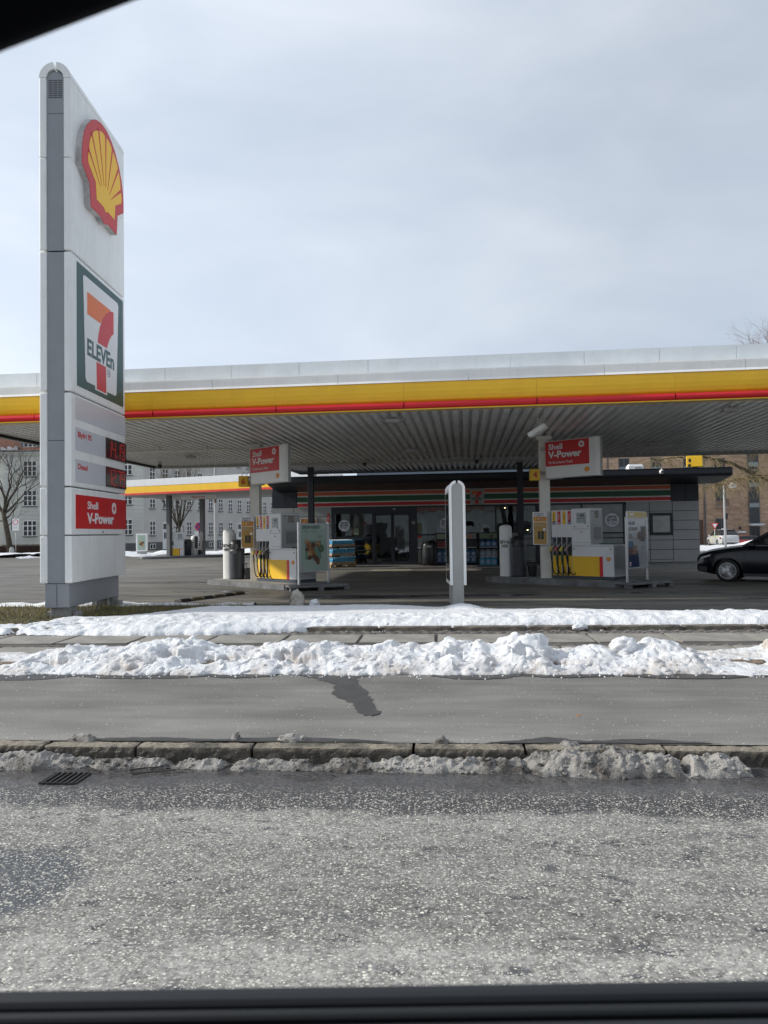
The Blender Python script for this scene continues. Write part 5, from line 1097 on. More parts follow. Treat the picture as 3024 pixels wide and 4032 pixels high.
# pay pillars, bins, buckets
def lit(name, prof): return prof
for i, (base, lbp, lbb, lbk) in enumerate(((CCOL, 'white pay pillar at the left end of the right island', 'tall grey waste bin beside the right pay pillar', 'black bucket standing between bin and right column'),
                                          (LCOL, 'white pay pillar in sunlight at the left end of the left island', 'tall dark grey waste bin beside the sunlit pay pillar', 'black bucket standing between bin and left column'))):
    x, y = place(base, -1.50, .05); t_ = thing('pay_pillar', lbp, 'pillar', (x, y, .147), R(-22), 'white pay pillars on the islands')
    prof = [(-.20, 0), (.20, 0), (.20, 1.52), (.17, 1.59), (.10, 1.635), (0, 1.65), (-.10, 1.635), (-.17, 1.59), (-.20, 1.52)]
    mb = MB(); ns = 16
    outl = [(.20 * math.copysign(abs(math.cos(2 * math.pi * k / 24)) ** .7, math.cos(2 * math.pi * k / 24)), .15 * math.copysign(abs(math.sin(2 * math.pi * k / 24)) ** .9, math.sin(2 * math.pi * k / 24))) for k in range(24)]
    lv = [(1, 0), (1, 1.52), (.97, 1.56), (.88, 1.60), (.68, 1.632), (.40, 1.648), (.05, 1.655)]
    for s_, z_ in lv: mb.v += [(a * s_, b_ * s_, z_) for a, b_ in outl]
    for j in range(len(lv) - 1): mb.f += [(j * 24 + k, j * 24 + (k + 1) % 24, (j + 1) * 24 + (k + 1) % 24, (j + 1) * 24 + k) for k in range(24)]
    mb.f.append(tuple(range((len(lv) - 1) * 24, len(lv) * 24)))
    part('shell', mb, WHITE2, t_, smooth=True)
    text('BETAL', .095, INK, t_, -.0, -.156, 1.055, bold=.03, align='CENTER', fit=.30); text('HER', .095, INK, t_, -.0, -.156, .925, bold=.03, align='CENTER', fit=.20)
    part('rear_panel', MB().box(-.17, .17, .10, .16, .02, 1.5), GREYL, t_)
    x, y = place(base, -1.02, .04); t_ = thing('waste_bin', lbb, 'bin', (x, y, .147), R(-22), 'tall waste bins on the islands')
    bn = MB(); 
    part('body', MB().lathe([(.235, 0), (.24, .05), (.245, .9), (.25, .98)], 24), DGREY, t_, smooth=True)
    hood = MB(); n_ = 20
    rings = [(0, .98, .25, .25), (0, 1.12, .25, .25), (.015, 1.20, .24, .24), (.03, 1.26, .20, .20), (.05, 1.295, .13, .13), (.05, 1.305, .02, .02)]
    for yo, z_, rx, ry in rings: hood.v += [(rx * math.cos(2 * math.pi * k / n_), yo + ry * math.sin(2 * math.pi * k / n_), z_) for k in range(n_)]
    for j in range(len(rings) - 1): hood.f += [(j * n_ + k, j * n_ + (k + 1) % n_, (j + 1) * n_ + (k + 1) % n_, (j + 1) * n_ + k) for k in range(n_)]
    hood.f.append(tuple(range((len(rings) - 1) * n_, len(rings) * n_)))
    part('hood', hood, BLKP, t_, smooth=True)
    part('mouth_lip', MB().prism([(-.12, .86), (.0, .80), (.14, .84), (.16, .92), (.06, .95), (-.08, .93)], -.262, -.235), DGREY, t_, bev=.01)
    part('mouth', MB().prism([(-.2, 1.10), (-.05, .93), (.12, .93), (.21, 1.05), (.18, 1.15), (-.1, 1.17)], -.236, -.15), BLACK, t_)
    part('plinth', MB().lathe([(.22, -.001), (.22, .03)], 20), BLACK, t_)
    x, y = place(base, -.62, .22); t_ = thing('wash_bucket', lbk, 'bucket', (x, y, .147), 0, 'black squeegee buckets')
    part('bucket', MB().lathe([(.115, 0), (.155, .34), (.165, .34), (.165, .36), (.145, .36), (.108, .02)], 18), BLKP, t_, smooth=False)
    part('squeegee', MB().tube([(.02, 0, .1), (-.10, -.02, .50)], .012, 5).box(-.2, -.02, -.035, -.005, .49, .52), DGREY, t_)
# food boards on slabs
PGREEN = mat('poster_mint', (.34, .45, .38), .3, var=.12, vs_=1.5, coat=.5)
def slab_(cx, cy, ang, L_, W_, label):
    t_ = thing('board_base', label, 'base', (cx, cy, 0), ang, 'grey slab bases under the boards')
    hx, hy, c_ = L_ / 2, W_ / 2, .16
    part('top_plate', MB().prismz([(-hx + c_, -hy), (hx - c_, -hy), (hx, -hy + c_), (hx, hy - c_), (hx - c_, hy), (-hx + c_, hy), (-hx, hy - c_), (-hx, -hy + c_)], .095, .15), KERBC, t_, bev=.008)
    for x, y in ((-hx + .02, -hy + .12), (-.08, -hy), (hx - .18, -hy + .1), (-hx + .02, hy - .28), (-.08, hy - .16), (hx - .18, hy - .26)): part('foot', MB().box(x, x + .16, y, y + .15, 0, .096), KERBC, t_)
    return t_
BA = R(46)
def board(x, y, wd, label, z1=1.90):
    t_ = thing('poster_board', label, 'advertising board', (x, y, .15), BA, None)
    for a in (-.055, wd + .0): part('post', MB().box(a, a + .055, -.025, .04, 0, z1 - .11), ALU, t_, bev=.005)
    z0 = .35; zt = z1 - .15
    part('frame', MB().box(0, wd, -.02, -.0, z0, z0 + .035).box(0, wd, -.02, 0, zt - .035, zt).box(0, .035, -.02, 0, z0 + .035, zt - .035).box(wd - .035, wd, -.02, 0, z0 + .035, zt - .035), ALU, t_, bev=.004)
    part('backing', MB().box(.01, wd - .01, .0, .02, z0 + .01, zt - .01), GREYL, t_)
    return t_
# left board: fried food on mint green
b1 = board(-2.42, 20.85, 1.06, 'mint green poster board with fried food picture beside the left pump'); W1 = 1.06
ps = part('poster', MB().box(.035, W1 - .035, -.008, -.0005, .385, 1.715), PGREEN, b1)
text('CHICKEN NUGGETS', .085, mat('text_darkgreen', (.02, .05, .035), .4), ps, .09, -.010, 1.60, bold=.02, fit=.66)
text('3 STK 8,-  6 STK 25,-', .07, mat('text_faint', (.19, .30, .24), .4), ps, .10, -.010, 1.49, fit=.56)
part('small_print', MB().box(.68, .82, -.010, -.008, 1.385, 1.395).box(.67, .83, -.010, -.008, 1.355, 1.365).box(.69, .83, -.010, -.008, 1.325, 1.332), mat('text_darkgreen2', (.04, .09, .07), .4), ps)
part('print_square', MB().box(.20, .80, -.0095, -.008, .72, 1.25), mat('mint_dark', (.14, .25, .20), .3), ps); part('print_line', MB().box(.20, .80, -.011, -.0095, .715, .73).box(.79, .80, -.011, -.0095, .72, 1.25), TEAL, ps)
part('print_saucer', MB().prism(circ(.80, 1.02, .115, 24), -.012, -.0095), mat('saucer_green', (.06, .12, .075), .3), ps); part('print_dip', MB().prism(circ(.80, 1.03, .075, 20), -.0125, -.012), mat('dip_green', (.12, .16, .08), .3), ps)
FRY = mat('fried_brown', (.30, .135, .05), .5, var=.6, vs_=14); FRYL = mat('fried_light', (.48, .28, .12), .5, var=.5, vs_=14); FRYD = mat('fried_dark', (.13, .055, .03), .5, var=.5, vs_=14)
rg = random.Random(9)
def blob(cx, cz, rx, rz_, mt, k, par, seed):
    rr = random.Random(seed); part('food_print', MB().prism([(cx + rx * (1 + rr.uniform(-.16, .16)) * math.cos(2 * math.pi * i / 14), cz + rz_ * (1 + rr.uniform(-.16, .16)) * math.sin(2 * math.pi * i / 14)) for i in range(14)], -.0125 - k * .0004, -.0095), mt, par)
for i, (cx, cz, rx, rz_, mt) in enumerate(((.27, 1.22, .085, .07, FRYL), (.34, 1.12, .10, .09, FRY), (.28, 1.00, .08, .06, FRYD), (.42, 1.05, .12, .12, FRY), (.50, 1.12, .09, .08, FRYD), (.46, .92, .11, .10, FRY), (.38, .86, .09, .09, FRYL), (.36, .76, .08, .07, FRYD), (.54, .84, .08, .10, FRY), (.60, .74, .09, .09, FRYD), (.67, .66, .07, .10, FRYD), (.47, .80, .05, .045, FRYD), (.68, 1.16, .09, .085, FRYL), (.66, 1.12, .06, .05, FRY))): blob(cx, cz, rx, rz_, mt, i, ps, i)
seven(ps, .09, .42, .036, -.0085, th=.0015, reg=False, name='small_shop_mark')
slab_(-1.95, 21.05, R(20), 1.75, .95, 'grey slab base under the mint green board')
# right board: coffee in a hand
W2 = 1.36
b2 = board(6.64, 20.02, W2, 'grey and white coffee poster board with yellow header beside the right pump'); 
ps = part('poster', MB().box(.035, W2 - .035, -.008, -.0005, .385, 1.715), mat('poster_grey', (.40, .41, .42), .3, var=.15, vs_=1.5, coat=.5), b2)
yh = part('header_box', MB().box(.0, W2 - .02, -.03, .03, 1.755, 1.95), ALU, b2, bev=.006); part('header_face', MB().box(.03, W2 - .05, -.036, -.031, 1.775, 1.93), mat('header_ochre', (.60, .43, .09), .35, var=.05), yh)
part('header_note', MB().box(.10, .40, -.040, -.036, 1.83, 1.89), PANE, yh); part('header_mark', MB().prism(rrect(.98, 1.12, 1.80, 1.90, .02), -.040, -.036), mat('header_pale', (.6, .5, .2), .4), yh)
TB = mat('text_grey', (.06, .065, .075), .4)
text('VALGFRI', .10, TB, ps, .09, -.010, 1.57, bold=.0, fit=.42); text('FILTERKAFFE', .10, TB, ps, .09, -.010, 1.41, fit=.62); text('17,-', .13, TB, ps, .10, -.010, 1.19, bold=.03, fit=.26)
part('print_jeans', MB().prism([(.04, .40), (.80, .40), (.76, .62), (.70, .85), (.50, 1.0), (.30, .90), (.04, .95)], -.0095, -.008), mat('jeans_print', (.012, .028, .085), .35, var=.3, vs_=5), ps)
part('print_sleeve', MB().prism([(.04, .95), (.30, .86), (.42, .98), (.38, 1.12), (.04, 1.12)], -.010, -.0095), mat('sleeve_print', (.04, .10, .20), .35, var=.5, vs_=10), ps)
for z_ in (.99, 1.04, 1.09): part('sleeve_stripe', MB().box(.05, .37, -.0105, -.010, z_, z_ + .008), mat('stripe_pale', (.25, .32, .38), .4), ps)
SKIN = mat('skin_print', (.26, .14, .095), .4, var=.35, vs_=9); SKIND = mat('skin_print_dark', (.14, .07, .05), .4, var=.3, vs_=9)
part('print_forearm', MB().prism([(.04, .76), (.34, .74), (.36, .92), (.04, .94)], -.0105, -.010), SKIND, ps)
part('print_cup', MB().prism([(.46, .84), (.66, .84), (.70, 1.17), (.42, 1.17)], -.011, -.0105), mat('paper_cup', (.36, .36, .35), .4), ps); part('print_lid', MB().prism([(.40, 1.14), (.72, 1.14), (.71, 1.19), (.41, 1.19)], -.0112, -.011), mat('lid', (.28, .28, .28), .4), ps)
for k in range(4): part('print_finger', MB().prism(rrect(.34, .68 - .03 * k, .94 - k * .062, .995 - k * .062, .026, 4), -.0118, -.0112), SKIN if k % 2 == 0 else mat('skin_print2', (.30, .165, .115), .4, var=.3, vs_=9), ps)
part('print_thumb', MB().prism(rrect(.52, .68, .78, .86, .03, 4), -.0122, -.0118), SKIN, ps)
part('print_black_cup', MB().prism([(.98, 1.10), (1.20, 1.10), (1.26, 1.50), (.92, 1.50)], -.011, -.0105), mat('cup_black', (.025, .025, .027), .3), ps); part('print_black_lid', MB().prism([(.90, 1.47), (1.28, 1.47), (1.26, 1.53), (.92, 1.53)], -.0112, -.011), mat('lid_dark', (.05, .05, .05), .3), ps)
part('print_palm', MB().prism([(.66, 1.20), (.95, 1.10), (.98, 1.40), (.80, 1.38), (.68, 1.32)], -.0103, -.0098), SKIND, ps)
for k in range(4): part('print_finger', MB().prism(rrect(1.17, 1.31, 1.38 - k * .07, 1.435 - k * .07, .026, 4), -.0118, -.0112), SKIN, ps)
part('price_box', MB().box(1.02, 1.16, -.0095, -.008, .93, .95).box(1.04, 1.16, -.0095, -.008, .89, .90), TB, ps)
seven(ps, .10, .43, .05, -.0085, th=.0015, reg=False, name='small_shop_mark')
b2.scale = (.89, 1, 1)
slab_(7.12, 20.52, R(28), 1.75, 1.05, 'grey slab base under the coffee board')
# ------------------------------------------------------------------ bottle pallet
WOOD = mat('pallet_wood', (.46, .34, .19), .7, var=.3, vs_=6); CARD = mat('cardboard', (.42, .29, .17), .8, var=.15, vs_=5)
px_, py_ = S(-5.72, 33.15); PR = R(28)
t_ = thing('wooden_pallet', 'light wooden pallet carrying the blue bottles by the entrance', 'pallet', (px_, py_, .045), PR)
for x in (-.58, -.29, 0, .29, .58): part('deck_board', MB().box(x - .07, x + .07, -.40, .40, .122, .144), WOOD, t_)
for y in (-.36, 0, .36):
    part('stringer', MB().box(-.65, .65, y - .045, y + .045, .10, .121), WOOD, t_)
    for x in (-.58, 0, .58): part('block', MB().box(x - .065, x + .065, y - .045, y + .045, .022, .10), WOOD, t_)
    part('bottom_board', MB().box(-.65, .65, y - .045, y + .045, 0, .0215), WOOD, t_)
BOT = mat('bottle_blue', (.05, .33, .56), .25, var=.08, coat=.3); BOTD = mat('bottle_cap_pale', (.62, .70, .74), .35, var=.03)
bot = None
def jug(name='screenwash_bottle', body=BOT, cap=BOTD, w_=.10, d_=.15, h_=.30, lab='x', cat='bottle', lblmat=None):
    t_ = thing(name, lab, cat); hw, hd = w_ / 2, d_ / 2
    mb = MB(); sec = [(1, 0), (1, h_ * .72), (.85, h_ * .80), (.45, h_ * .88), (.35, h_ * .90)]
    for s_, z_ in sec: mb.v += [(-hw * s_, -hd * s_, z_), (hw * s_, -hd * s_, z_), (hw * s_, hd * s_, z_), (-hw * s_, hd * s_, z_)]
    for j in range(len(sec) - 1): mb.f += [(j * 4 + k, j * 4 + (k + 1) % 4, (j + 1) * 4 + (k + 1) % 4, (j + 1) * 4 + k) for k in range(4)]
    mb.f += [(3, 2, 1, 0), tuple(range(len(mb.v) - 4, len(mb.v)))]
    part('body', mb, body, t_, bev=.012)
    part('cap', MB().lathe([(.02, h_ * .89), (.022, h_ * .97), (.018, h_)], 8, -hw * .1), cap, t_)
    if w_ > .13:
        part('handle', MB().tube([(-hw * .7, 0, h_ * .82), (-hw * .6, 0, h_ * .97), (hw * .3, 0, h_ * .97), (hw * .7, 0, h_ * .82)], .011, 6), body, t_)
        part('sticker', MB().box(-hw * .6, hw * .6, -hd - .003, -hd - .0005, h_ * .2, h_ * .62), lblmat or mat('jug_label', (.36, .42, .52), .4, var=.4, vs_=30), t_)
    return t_
zt = .19
for L_, nm in ((0, 'bottom'), (1, 'middle'), (2, 'top')):
    tr = thing('cardboard_tray', '%s cardboard tray of the bottle stack on the pallet' % nm, 'tray', (px_, py_, zt), PR, 'cardboard trays of the bottle stack')
    part('tray_base', MB().box(-.56, .56, -.38, .38, 0, .012), CARD, tr)
    hgt = .10; fl = .03
    part('tray_side', MB().add([(-.56 - fl, -.38 - fl, 0), (.56 + fl, -.38 - fl, 0), (.56, -.38, hgt), (-.56, -.38, hgt)], [(0, 1, 2, 3)]).add([(-.56 - fl, .38 + fl, 0), (-.56 - fl, -.38 - fl, 0), (-.56, -.38, hgt), (-.56, .38, hgt)], [(0, 1, 2, 3)])
         .add([(.56 + fl, -.38 - fl, 0), (.56 + fl, .38 + fl, 0), (.56, .38, hgt), (.56, -.38, hgt)], [(0, 1, 2, 3)]).add([(.56 + fl, .38 + fl, 0), (-.56 - fl, .38 + fl, 0), (-.56, .38, hgt), (.56, .38, hgt)], [(0, 1, 2, 3)]), CARD, tr)
    for i in range(9):
        for j in range(5):
            if L_ < 2 and 0 < i < 8 and 0 < j < 4: continue
            lx, ly = -.49 + i * .1225, -.30 + j * .15
            c_, s_ = math.cos(PR), math.sin(PR)
            loc = (px_ + lx * c_ - ly * s_, py_ + lx * s_ + ly * c_, zt + .013)
            if bot is None: bot = jug(lab='x', w_=.105, d_=.125)
            lb = 'blue screenwash bottle with pale cap standing in the %s tray of the pallet stack' % nm
            if bot.get('used'): b_ = dup(bot, loc, PR, lb, 'blue bottles of the pallet stack, %s tray' % nm); del b_['used']
            else: bot.location = loc; bot.rotation_euler = (0, 0, PR); bot['label'] = lb; bot['group'] = 'blue bottles of the pallet stack, bottom tray'; bot['used'] = 1
    zt += .40
if 'used' in bot: del bot['used']
# ------------------------------------------------------------------ shelf racks with canisters in front of the shop
JB = mat('canister_blue', (.03, .14, .30), .35, var=.1); JL = mat('canister_light_blue', (.07, .30, .48), .35, var=.1); JW = mat('canister_grey', (.26, .28, .32), .4, var=.1); JR = mat('bottle_red', (.35, .05, .05), .35)
protos = {}
def canister(kind, loc, lab, grp):
    spec = {'blue': (JB, .25, .14, .34), 'light': (JL, .25, .16, .36), 'grey': (JW, .26, .14, .34), 'red': (JR, .09, .09, .30)}[kind]
    if kind not in protos:
        o = jug('canister', spec[0], mat('cap_white', (.5, .5, .5), .4), spec[1], spec[2], spec[3], lab, 'canister'); o.location = loc; o.rotation_euler = (0, 0, SR); o['group'] = grp; protos[kind] = o
    else: dup(protos[kind], loc, SR, lab, grp)
names = ['rack left of the totem', 'rack right of the totem', 'green-headed rack', 'rack behind the pillar']
for i, (uc, hdr, rows_) in enumerate(((-.93, (.24, .28, .20), ('red', 'blue', 'blue', None)), (.10, (.30, .26, .24), (None, 'blue', 'blue', None)), (1.06, (.14, .22, .13), ('blue', 'grey', 'blue', 'light')), (2.0, (.2, .22, .2), ('blue', 'blue', 'blue', 'light')))):
    x, y = S(uc, 34.35); t_ = thing('canister_rack', 'black shop rack with %s' % ['red and blue bottles, left of the totem', 'empty top shelf, right of the totem', 'green header and grey canisters in the middle', 'blue canisters mostly hidden by the pay pillar'][i], 'rack', (x, y, .045), SR, 'black racks in front of the shop')
    part('frame', MB().box(-.44, -.41, -.22, .22, 0, 1.5).box(.41, .44, -.22, .22, 0, 1.5).box(-.41, .41, .19, .22, 0, 1.5), BLKP, t_)
    part('header_sign', MB().box(-.42, .42, -.20, -.15, 1.18, 1.48), BLKP, t_); part('header_print', MB().box(-.39, .39, -.206, -.201, 1.21, 1.45), mat('header_print_%d' % i, hdr, .4, var=.15), t_)
    if i == 2:
        for k in range(9): part('print_fruit', MB().prism(circ(.05 + (k % 3) * .07 + (k // 3) * .02, 1.26 + (k // 3) * .055, .03, 8), -.210, -.2065), FRYD, t_)
    if i == 1:
        for k in range(5): part('print_bottle', MB().prism(rrect(-.05 + k * .075, -.01 + k * .075, 1.24, 1.38, .01), -.210, -.2065), [ORANGE, FRYL, mat('pbot', (.3, .1, .1), .5), ORANGE, BLUE][k], t_)
    for z_ in (.36, .80):
        part('shelf', MB().box(-.41, .41, -.21, .19, z_, z_ + .02), BLKP, t_); part('shelf_edge', MB().box(-.41, .41, -.216, -.211, z_ - .005, z_ + .025), mat('price_strip', (.45, .46, .48), .4), t_)
    part('shelf', MB().box(-.41, .41, -.21, .19, .08, .10), BLKP, t_)
    for lvl, z_ in ((0, .82), (1, .38), (2, .10)):
        kd = rows_[lvl]
        if not kd: continue
        n_ = 7 if kd == 'red' else 3
        for k in range(n_):
            off = -.33 + k * .11 if kd == 'red' else -.27 + k * .27
            xx, yy = S(uc + off, 34.28); canister(kd, (xx, yy, .045 + z_), '%s %s, %s on the %s shelf of the %s' % ({'blue': 'dark blue', 'grey': 'grey', 'red': 'red'}[kd], 'bottle' if kd == 'red' else 'canister', (['left one', 'middle one', 'right one'] if n_ == 3 else ['first', 'second', 'third', 'fourth', 'fifth', 'sixth', 'seventh'])[k], ['upper', 'middle', 'lowest'][lvl], names[i]), 'canisters on the %s' % names[i])
    if rows_[3]:
        for k in range(3):
            xx, yy = S(uc - .30 + k * .265, 33.82); canister('light', (xx, yy, .048), 'light blue canister on the ground, %s, by the %s' % (['left one', 'middle one', 'right one'][k], names[i]), 'light blue canisters on the ground by the %s' % names[i])
x, y = S(-1.70, 33.6); t_ = thing('shop_bin', 'rounded black litter bin between the doors and the racks', 'bin', (x, y, .045), SR)
part('body', MB().lathe([(.26, .06), (.30, .12), (.305, .5), (.28, .86), (.265, .98), (.22, 1.06), (.05, 1.09)], 26), BLKP, t_, smooth=True)
part('mouth', MB().prism(rrect(-.15, .15, .84, .95, .02), -.292, -.26), mat('bin_opening', (.22, .25, .24), .4), t_); part('foot', MB().lathe([(.12, 0), (.12, .06)], 14), GREYL, t_); part('lock', MB().prism(circ(.12, .25, .04, 12), -.315, -.29), BLACK, t_)
for s_ in (-1, 1): part('side_rail', MB().tube([(s_ * .31, -.1, .15), (s_ * .32, -.1, .6), (s_ * .29, -.08, .95), (s_ * .2, -.05, 1.1)], .02, 6), BLKP, t_)
# speed bump
sb_ = thing('speed_bump', 'black and yellow rubber speed bump behind the price pylon', 'speed bump', (*S(-6.9, 17.0), 0), R(64))
for i in range(6):
    part('bump_segment', MB().lathe([(0.001, 0), (.001, 0)], 3) if False else MB().prism([(i * .42, 0), (i * .42 + .41, 0), (i * .42 + .40, .05), (i * .42 + .01, .05)], -.11, .11).prism([(i * .42 + .02, .05), (i * .42 + .39, .05), (i * .42 + .38, .068), (i * .42 + .03, .068)], -.06, .06), BLACK if i % 2 == 0 else mat('worn_yellow_rubber', (.07, .05, .02), .6, var=.4), sb_)
dc = part('drain_cover', MB().box(-.28, .28, -.2, .2, 0, .006), IRON, None, (*S(-6.0, 29.6), .001), SR); tag(dc, 'small iron drain cover on the asphalt in front of the bottle pallet', 'drain cover')
# ------------------------------------------------------------------ cars
def car(label, loc, rz, paint, wb=2.72, fo=.88, ro_=.95, hw=.92, zb=.20, hood=((-.88, .72), (-.80, .84), (-.55, .93), (0, 1.02), (.55, 1.08)), belt=1.0, bz2=1.08, roof=1.52, fb=.50, fr=1.32, rr=3.0, rb=3.45, tz=1.02, wr=.335, cat='car', glass_=None, spokes=10, detail=True, name='parked_car'):
    t_ = thing(name, label, cat, loc, rz)
    L0, L1 = -fo, wb + ro_
    def top(x):
        if x <= hood[-1][0]: return float(np.interp(x, [h[0] for h in hood], [h[1] for h in hood]))
        return float(np.interp(x, [hood[-1][0], rb - .2, L1 - .05, L1], [belt + .05, bz2, tz, tz - .1]))
    xs = sorted(set([L0, L0 + .04, L0 + .12, L0 + .3] + [x for x in np.linspace(L0 + .45, L1 - .4, 20)] + [L1 - .25, L1 - .1, L1 - .03, L1]))
    mb = MB(); k = None
    for x in xs:
        e = min(1, max(0, (x - L0) / .55)); e2 = min(1, max(0, (L1 - x) / .45))
        w_ = hw * (.72 + .28 * math.sin(e * math.pi / 2)) * (.84 + .16 * math.sin(e2 * math.pi / 2))
        zt_ = top(x); zl = zb + (.10 * (1 - e) + .16 * (1 - e2)); zm = (zl + zt_) / 2
        half = [(0, zl), (w_ * .80, zl), (w_ * .95, zl + .04), (w_, zl + .18), (w_ * 1.0, zm), (w_ * .985, zt_ - .14), (w_ * .93, zt_ - .04), (w_ * .80, zt_), (0, zt_ + .025)]
        ring = [(x, -y, z) for y, z in half] + [(x, y, z) for y, z in half[-2:0:-1]]
        k = len(ring); mb.v += ring
    for i in range(len(xs) - 1): mb.f += [(i * k + j, (i + 1) * k + j, (i + 1) * k + (j + 1) % k, i * k + (j + 1) % k) for j in range(k)]
    mb.f += [tuple(range(k)), tuple(range((len(xs) - 1) * k, len(xs) * k))[::-1]]
    bo = part('body', mb, paint, t_, smooth=True)
    cut = MB()
    for xw in (0, wb):
        cut.M = Matrix.Translation((xw, 0, wr)) @ Matrix.Rotation(R(90), 4, 'X'); cut.lathe([(wr * 1.17, -hw * 1.2), (wr * 1.17, -hw + .32)], 28); cut.lathe([(wr * 1.17, hw - .32), (wr * 1.17, hw * 1.2)], 28)
    co = bpy.data.objects.new('cut', cut.mesh('cut', BLACK)); COL.objects.link(co)
    bm_ = bo.modifiers.new('b', 'BOOLEAN'); bm_.operation = 'DIFFERENCE'; bm_.object = co; bm_.solver = 'EXACT'
    es = bo.modifiers.new('e', 'EDGE_SPLIT'); es.split_angle = R(38)
    bpy.context.view_layer.update(); par = bo.parent; bo.parent = None
    bpy.context.view_layer.update(); dg = bpy.context.evaluated_depsgraph_get(); me = bpy.data.meshes.new_from_object(bo.evaluated_get(dg)); bo.modifiers.clear(); bo.data = me; bo.parent = par; bpy.data.objects.remove(co)
    # greenhouse
    def gh(x0, x1, w0, w1, z0, z1, mt, nm, inset=0):
        pass
    zb1, zb2 = top(fb) - .02, bz2 - .01
    w0, w1 = hw * .90, hw * .70
    A = [(fb, w0, zb1), (fr, w1, roof - .03), (rr, w1, roof - .04), (rb, w0 * .96, zb2)]
    g = glass_ or CGLASS
    m1 = MB(); P = [(x, -y, z) for x, y, z in A] + [(x, y, z) for x, y, z in A]
    m1.add(P, [(0, 3, 2, 1), (4, 5, 6, 7), (0, 1, 5, 4), (3, 7, 6, 2)]); gl_ = part('windows', m1, g, t_)
    rf = MB(); nn = 8
    for i in range(nn + 1):
        f_ = i / nn; x = fr - .06 + (rr + .08 - fr + .06) * f_; zz = roof - .035 + .045 * math.sin(math.pi * min(1, max(0, f_))) ; 
        for y in (-1, -.8, 0, .8, 1): rf.v.append((x, y * (w1 + .012), zz + (.02 if abs(y) < .9 else -.012) + (.012 if y == 0 else 0)))
    rf.f += [(i * 5 + j, (i + 1) * 5 + j, (i + 1) * 5 + j + 1, i * 5 + j + 1) for i in range(nn) for j in range(4)]
    part('roof', rf, paint, t_, smooth=True)
    pm = MB()
    for s_ in (-1, 1):
        q = [(x, s_ * (y + .006), z) for x, y, z in A]
        pm.tube([q[0], q[1]], .035, 6); pm.tube([q[1], q[2]], .03, 6); pm.tube([q[2], q[3]], .06, 6)
        for f_ in (.40, .78):
            b0 = Vector(q[0]).lerp(Vector(q[3]), f_); t0 = Vector(q[1]).lerp(Vector(q[2]), max(0, (b0.x - fr) / (rr - fr))); pm.tube([b0, t0], .028, 5)
    part('pillars', pm, BLKP if paint is not SILV else BLKP, t_)
    for s_ in (-1, 1):
        q = [(x, s_ * (y + .03), z) for x, y, z in A]; part('window_trim', MB().tube([q[0], q[1], tuple(Vector(q[1]).lerp(Vector(q[2]), .9))], .010, 5).tube([(fb + .05, s_ * (w0 + .03), zb1 + .02), (rb - .1, s_ * (w0 + .02), zb2 + .01)], .010, 5), ALU, t_)
    part('cabin_floor', MB().box(fb + .2, rb - .2, -w0 * .9, w0 * .9, zb + .1, zb1 - .05), BLACK, t_)
    for y in (-.36, .36):
        part('seat', MB().box(fb + 1.15, fb + 1.30, y - .24, y + .24, .6, zb1 + .12).box(fb + 1.18, fb + 1.28, y - .12, y + .12, zb1 + .12, zb1 + .30), BLACK, t_, bev=.03)
    for xw in (0, wb):
        for s_ in (-1, 1):
            yw = s_ * (hw - .03); wh = MB(); wh.M = Matrix.Translation((xw, yw, wr)) @ Matrix.Rotation(R(90) * s_ * 1, 4, 'X')
            tp_ = [(wr * .70, .10), (wr * .72, .0), (wr * .93, -.005), (wr, .03), (wr, .19), (wr * .9, .21)]
            wh.lathe(tp_, 36); w0_ = part('wheel', wh, BLACK, t_, smooth=True)
            rm = MB(); rm.M = Matrix.Translation((xw, yw - s_ * .0, wr)) @ Matrix.Rotation(R(90) * s_, 4, 'X')
            n_ = 36; ro2, ri = wr * .735, wr * .67
            for zz in (.012, .03):
                for r_ in (ro2, ri): rm.v += [tuple(rm.M @ Vector((r_ * math.cos(2 * math.pi * k / n_), r_ * math.sin(2 * math.pi * k / n_), zz))) for k in range(n_)]
            rm.f += [(j, (j + 1) % n_, n_ + (j + 1) % n_, n_ + j) for j in range(n_)] + [(n_ + j, n_ + (j + 1) % n_, 3 * n_ + (j + 1) % n_, 3 * n_ + j) for j in range(n_)]
            for j in range(spokes):
                a = 2 * math.pi * j / spokes
                for da in (-.09, .09) if spokes > 7 else (-.16, .16):
                    p0 = (wr * .16 * math.cos(a + da * .5), wr * .16 * math.sin(a + da * .5), .01); p1 = (ri * 1.02 * math.cos(a + da * 1.4), ri * 1.02 * math.sin(a + da * 1.4), .022)
                    rm.tube([p0, p1], [.021, .014], 5)
            rm.lathe([(wr * .20, .04), (wr * .20, .0), (.01, -.004)], 14); part('rim', rm, ALU, w0_)
            bk = MB(); bk.M = rm.M; bk.lathe([(wr * .69, .075), (wr * .69, .09)], 24); part('brake_disc', bk, BLACK, w0_)
    for s_ in (-1, 1):
        part('headlight', MB().prism([(L0 + .13, .66), (L0 + .16, .73), (L0 + .50, .84), (L0 + .52, .80), (L0 + .30, .72)], *sorted((s_ * hw * .90, s_ * hw * .965))), mat('headlamp_glass', (.35, .38, .42), .08, var=0, coat=1), t_)
        part('tail_light', MB().prism([(L1 - .30, .80), (L1 - .04, .78), (L1 - .03, .92), (L1 - .24, .98)], *sorted((s_ * hw * .72, s_ * hw * .975))), mat('tail_lamp', (.35, .02, .02), .12, var=0, coat=1), t_)
        part('side_mirror', MB().box(fb + .16, fb + .34, *sorted((s_ * (w0 + .05), s_ * (w0 + .24))), zb1 + .0, zb1 + .13), paint, t_, bev=.03)
        part('door_handle', MB().box(fb + 1.15, fb + 1.37, *sorted((s_ * hw * .985, s_ * (hw * .985 + .03))), .86, .885), paint, t_)
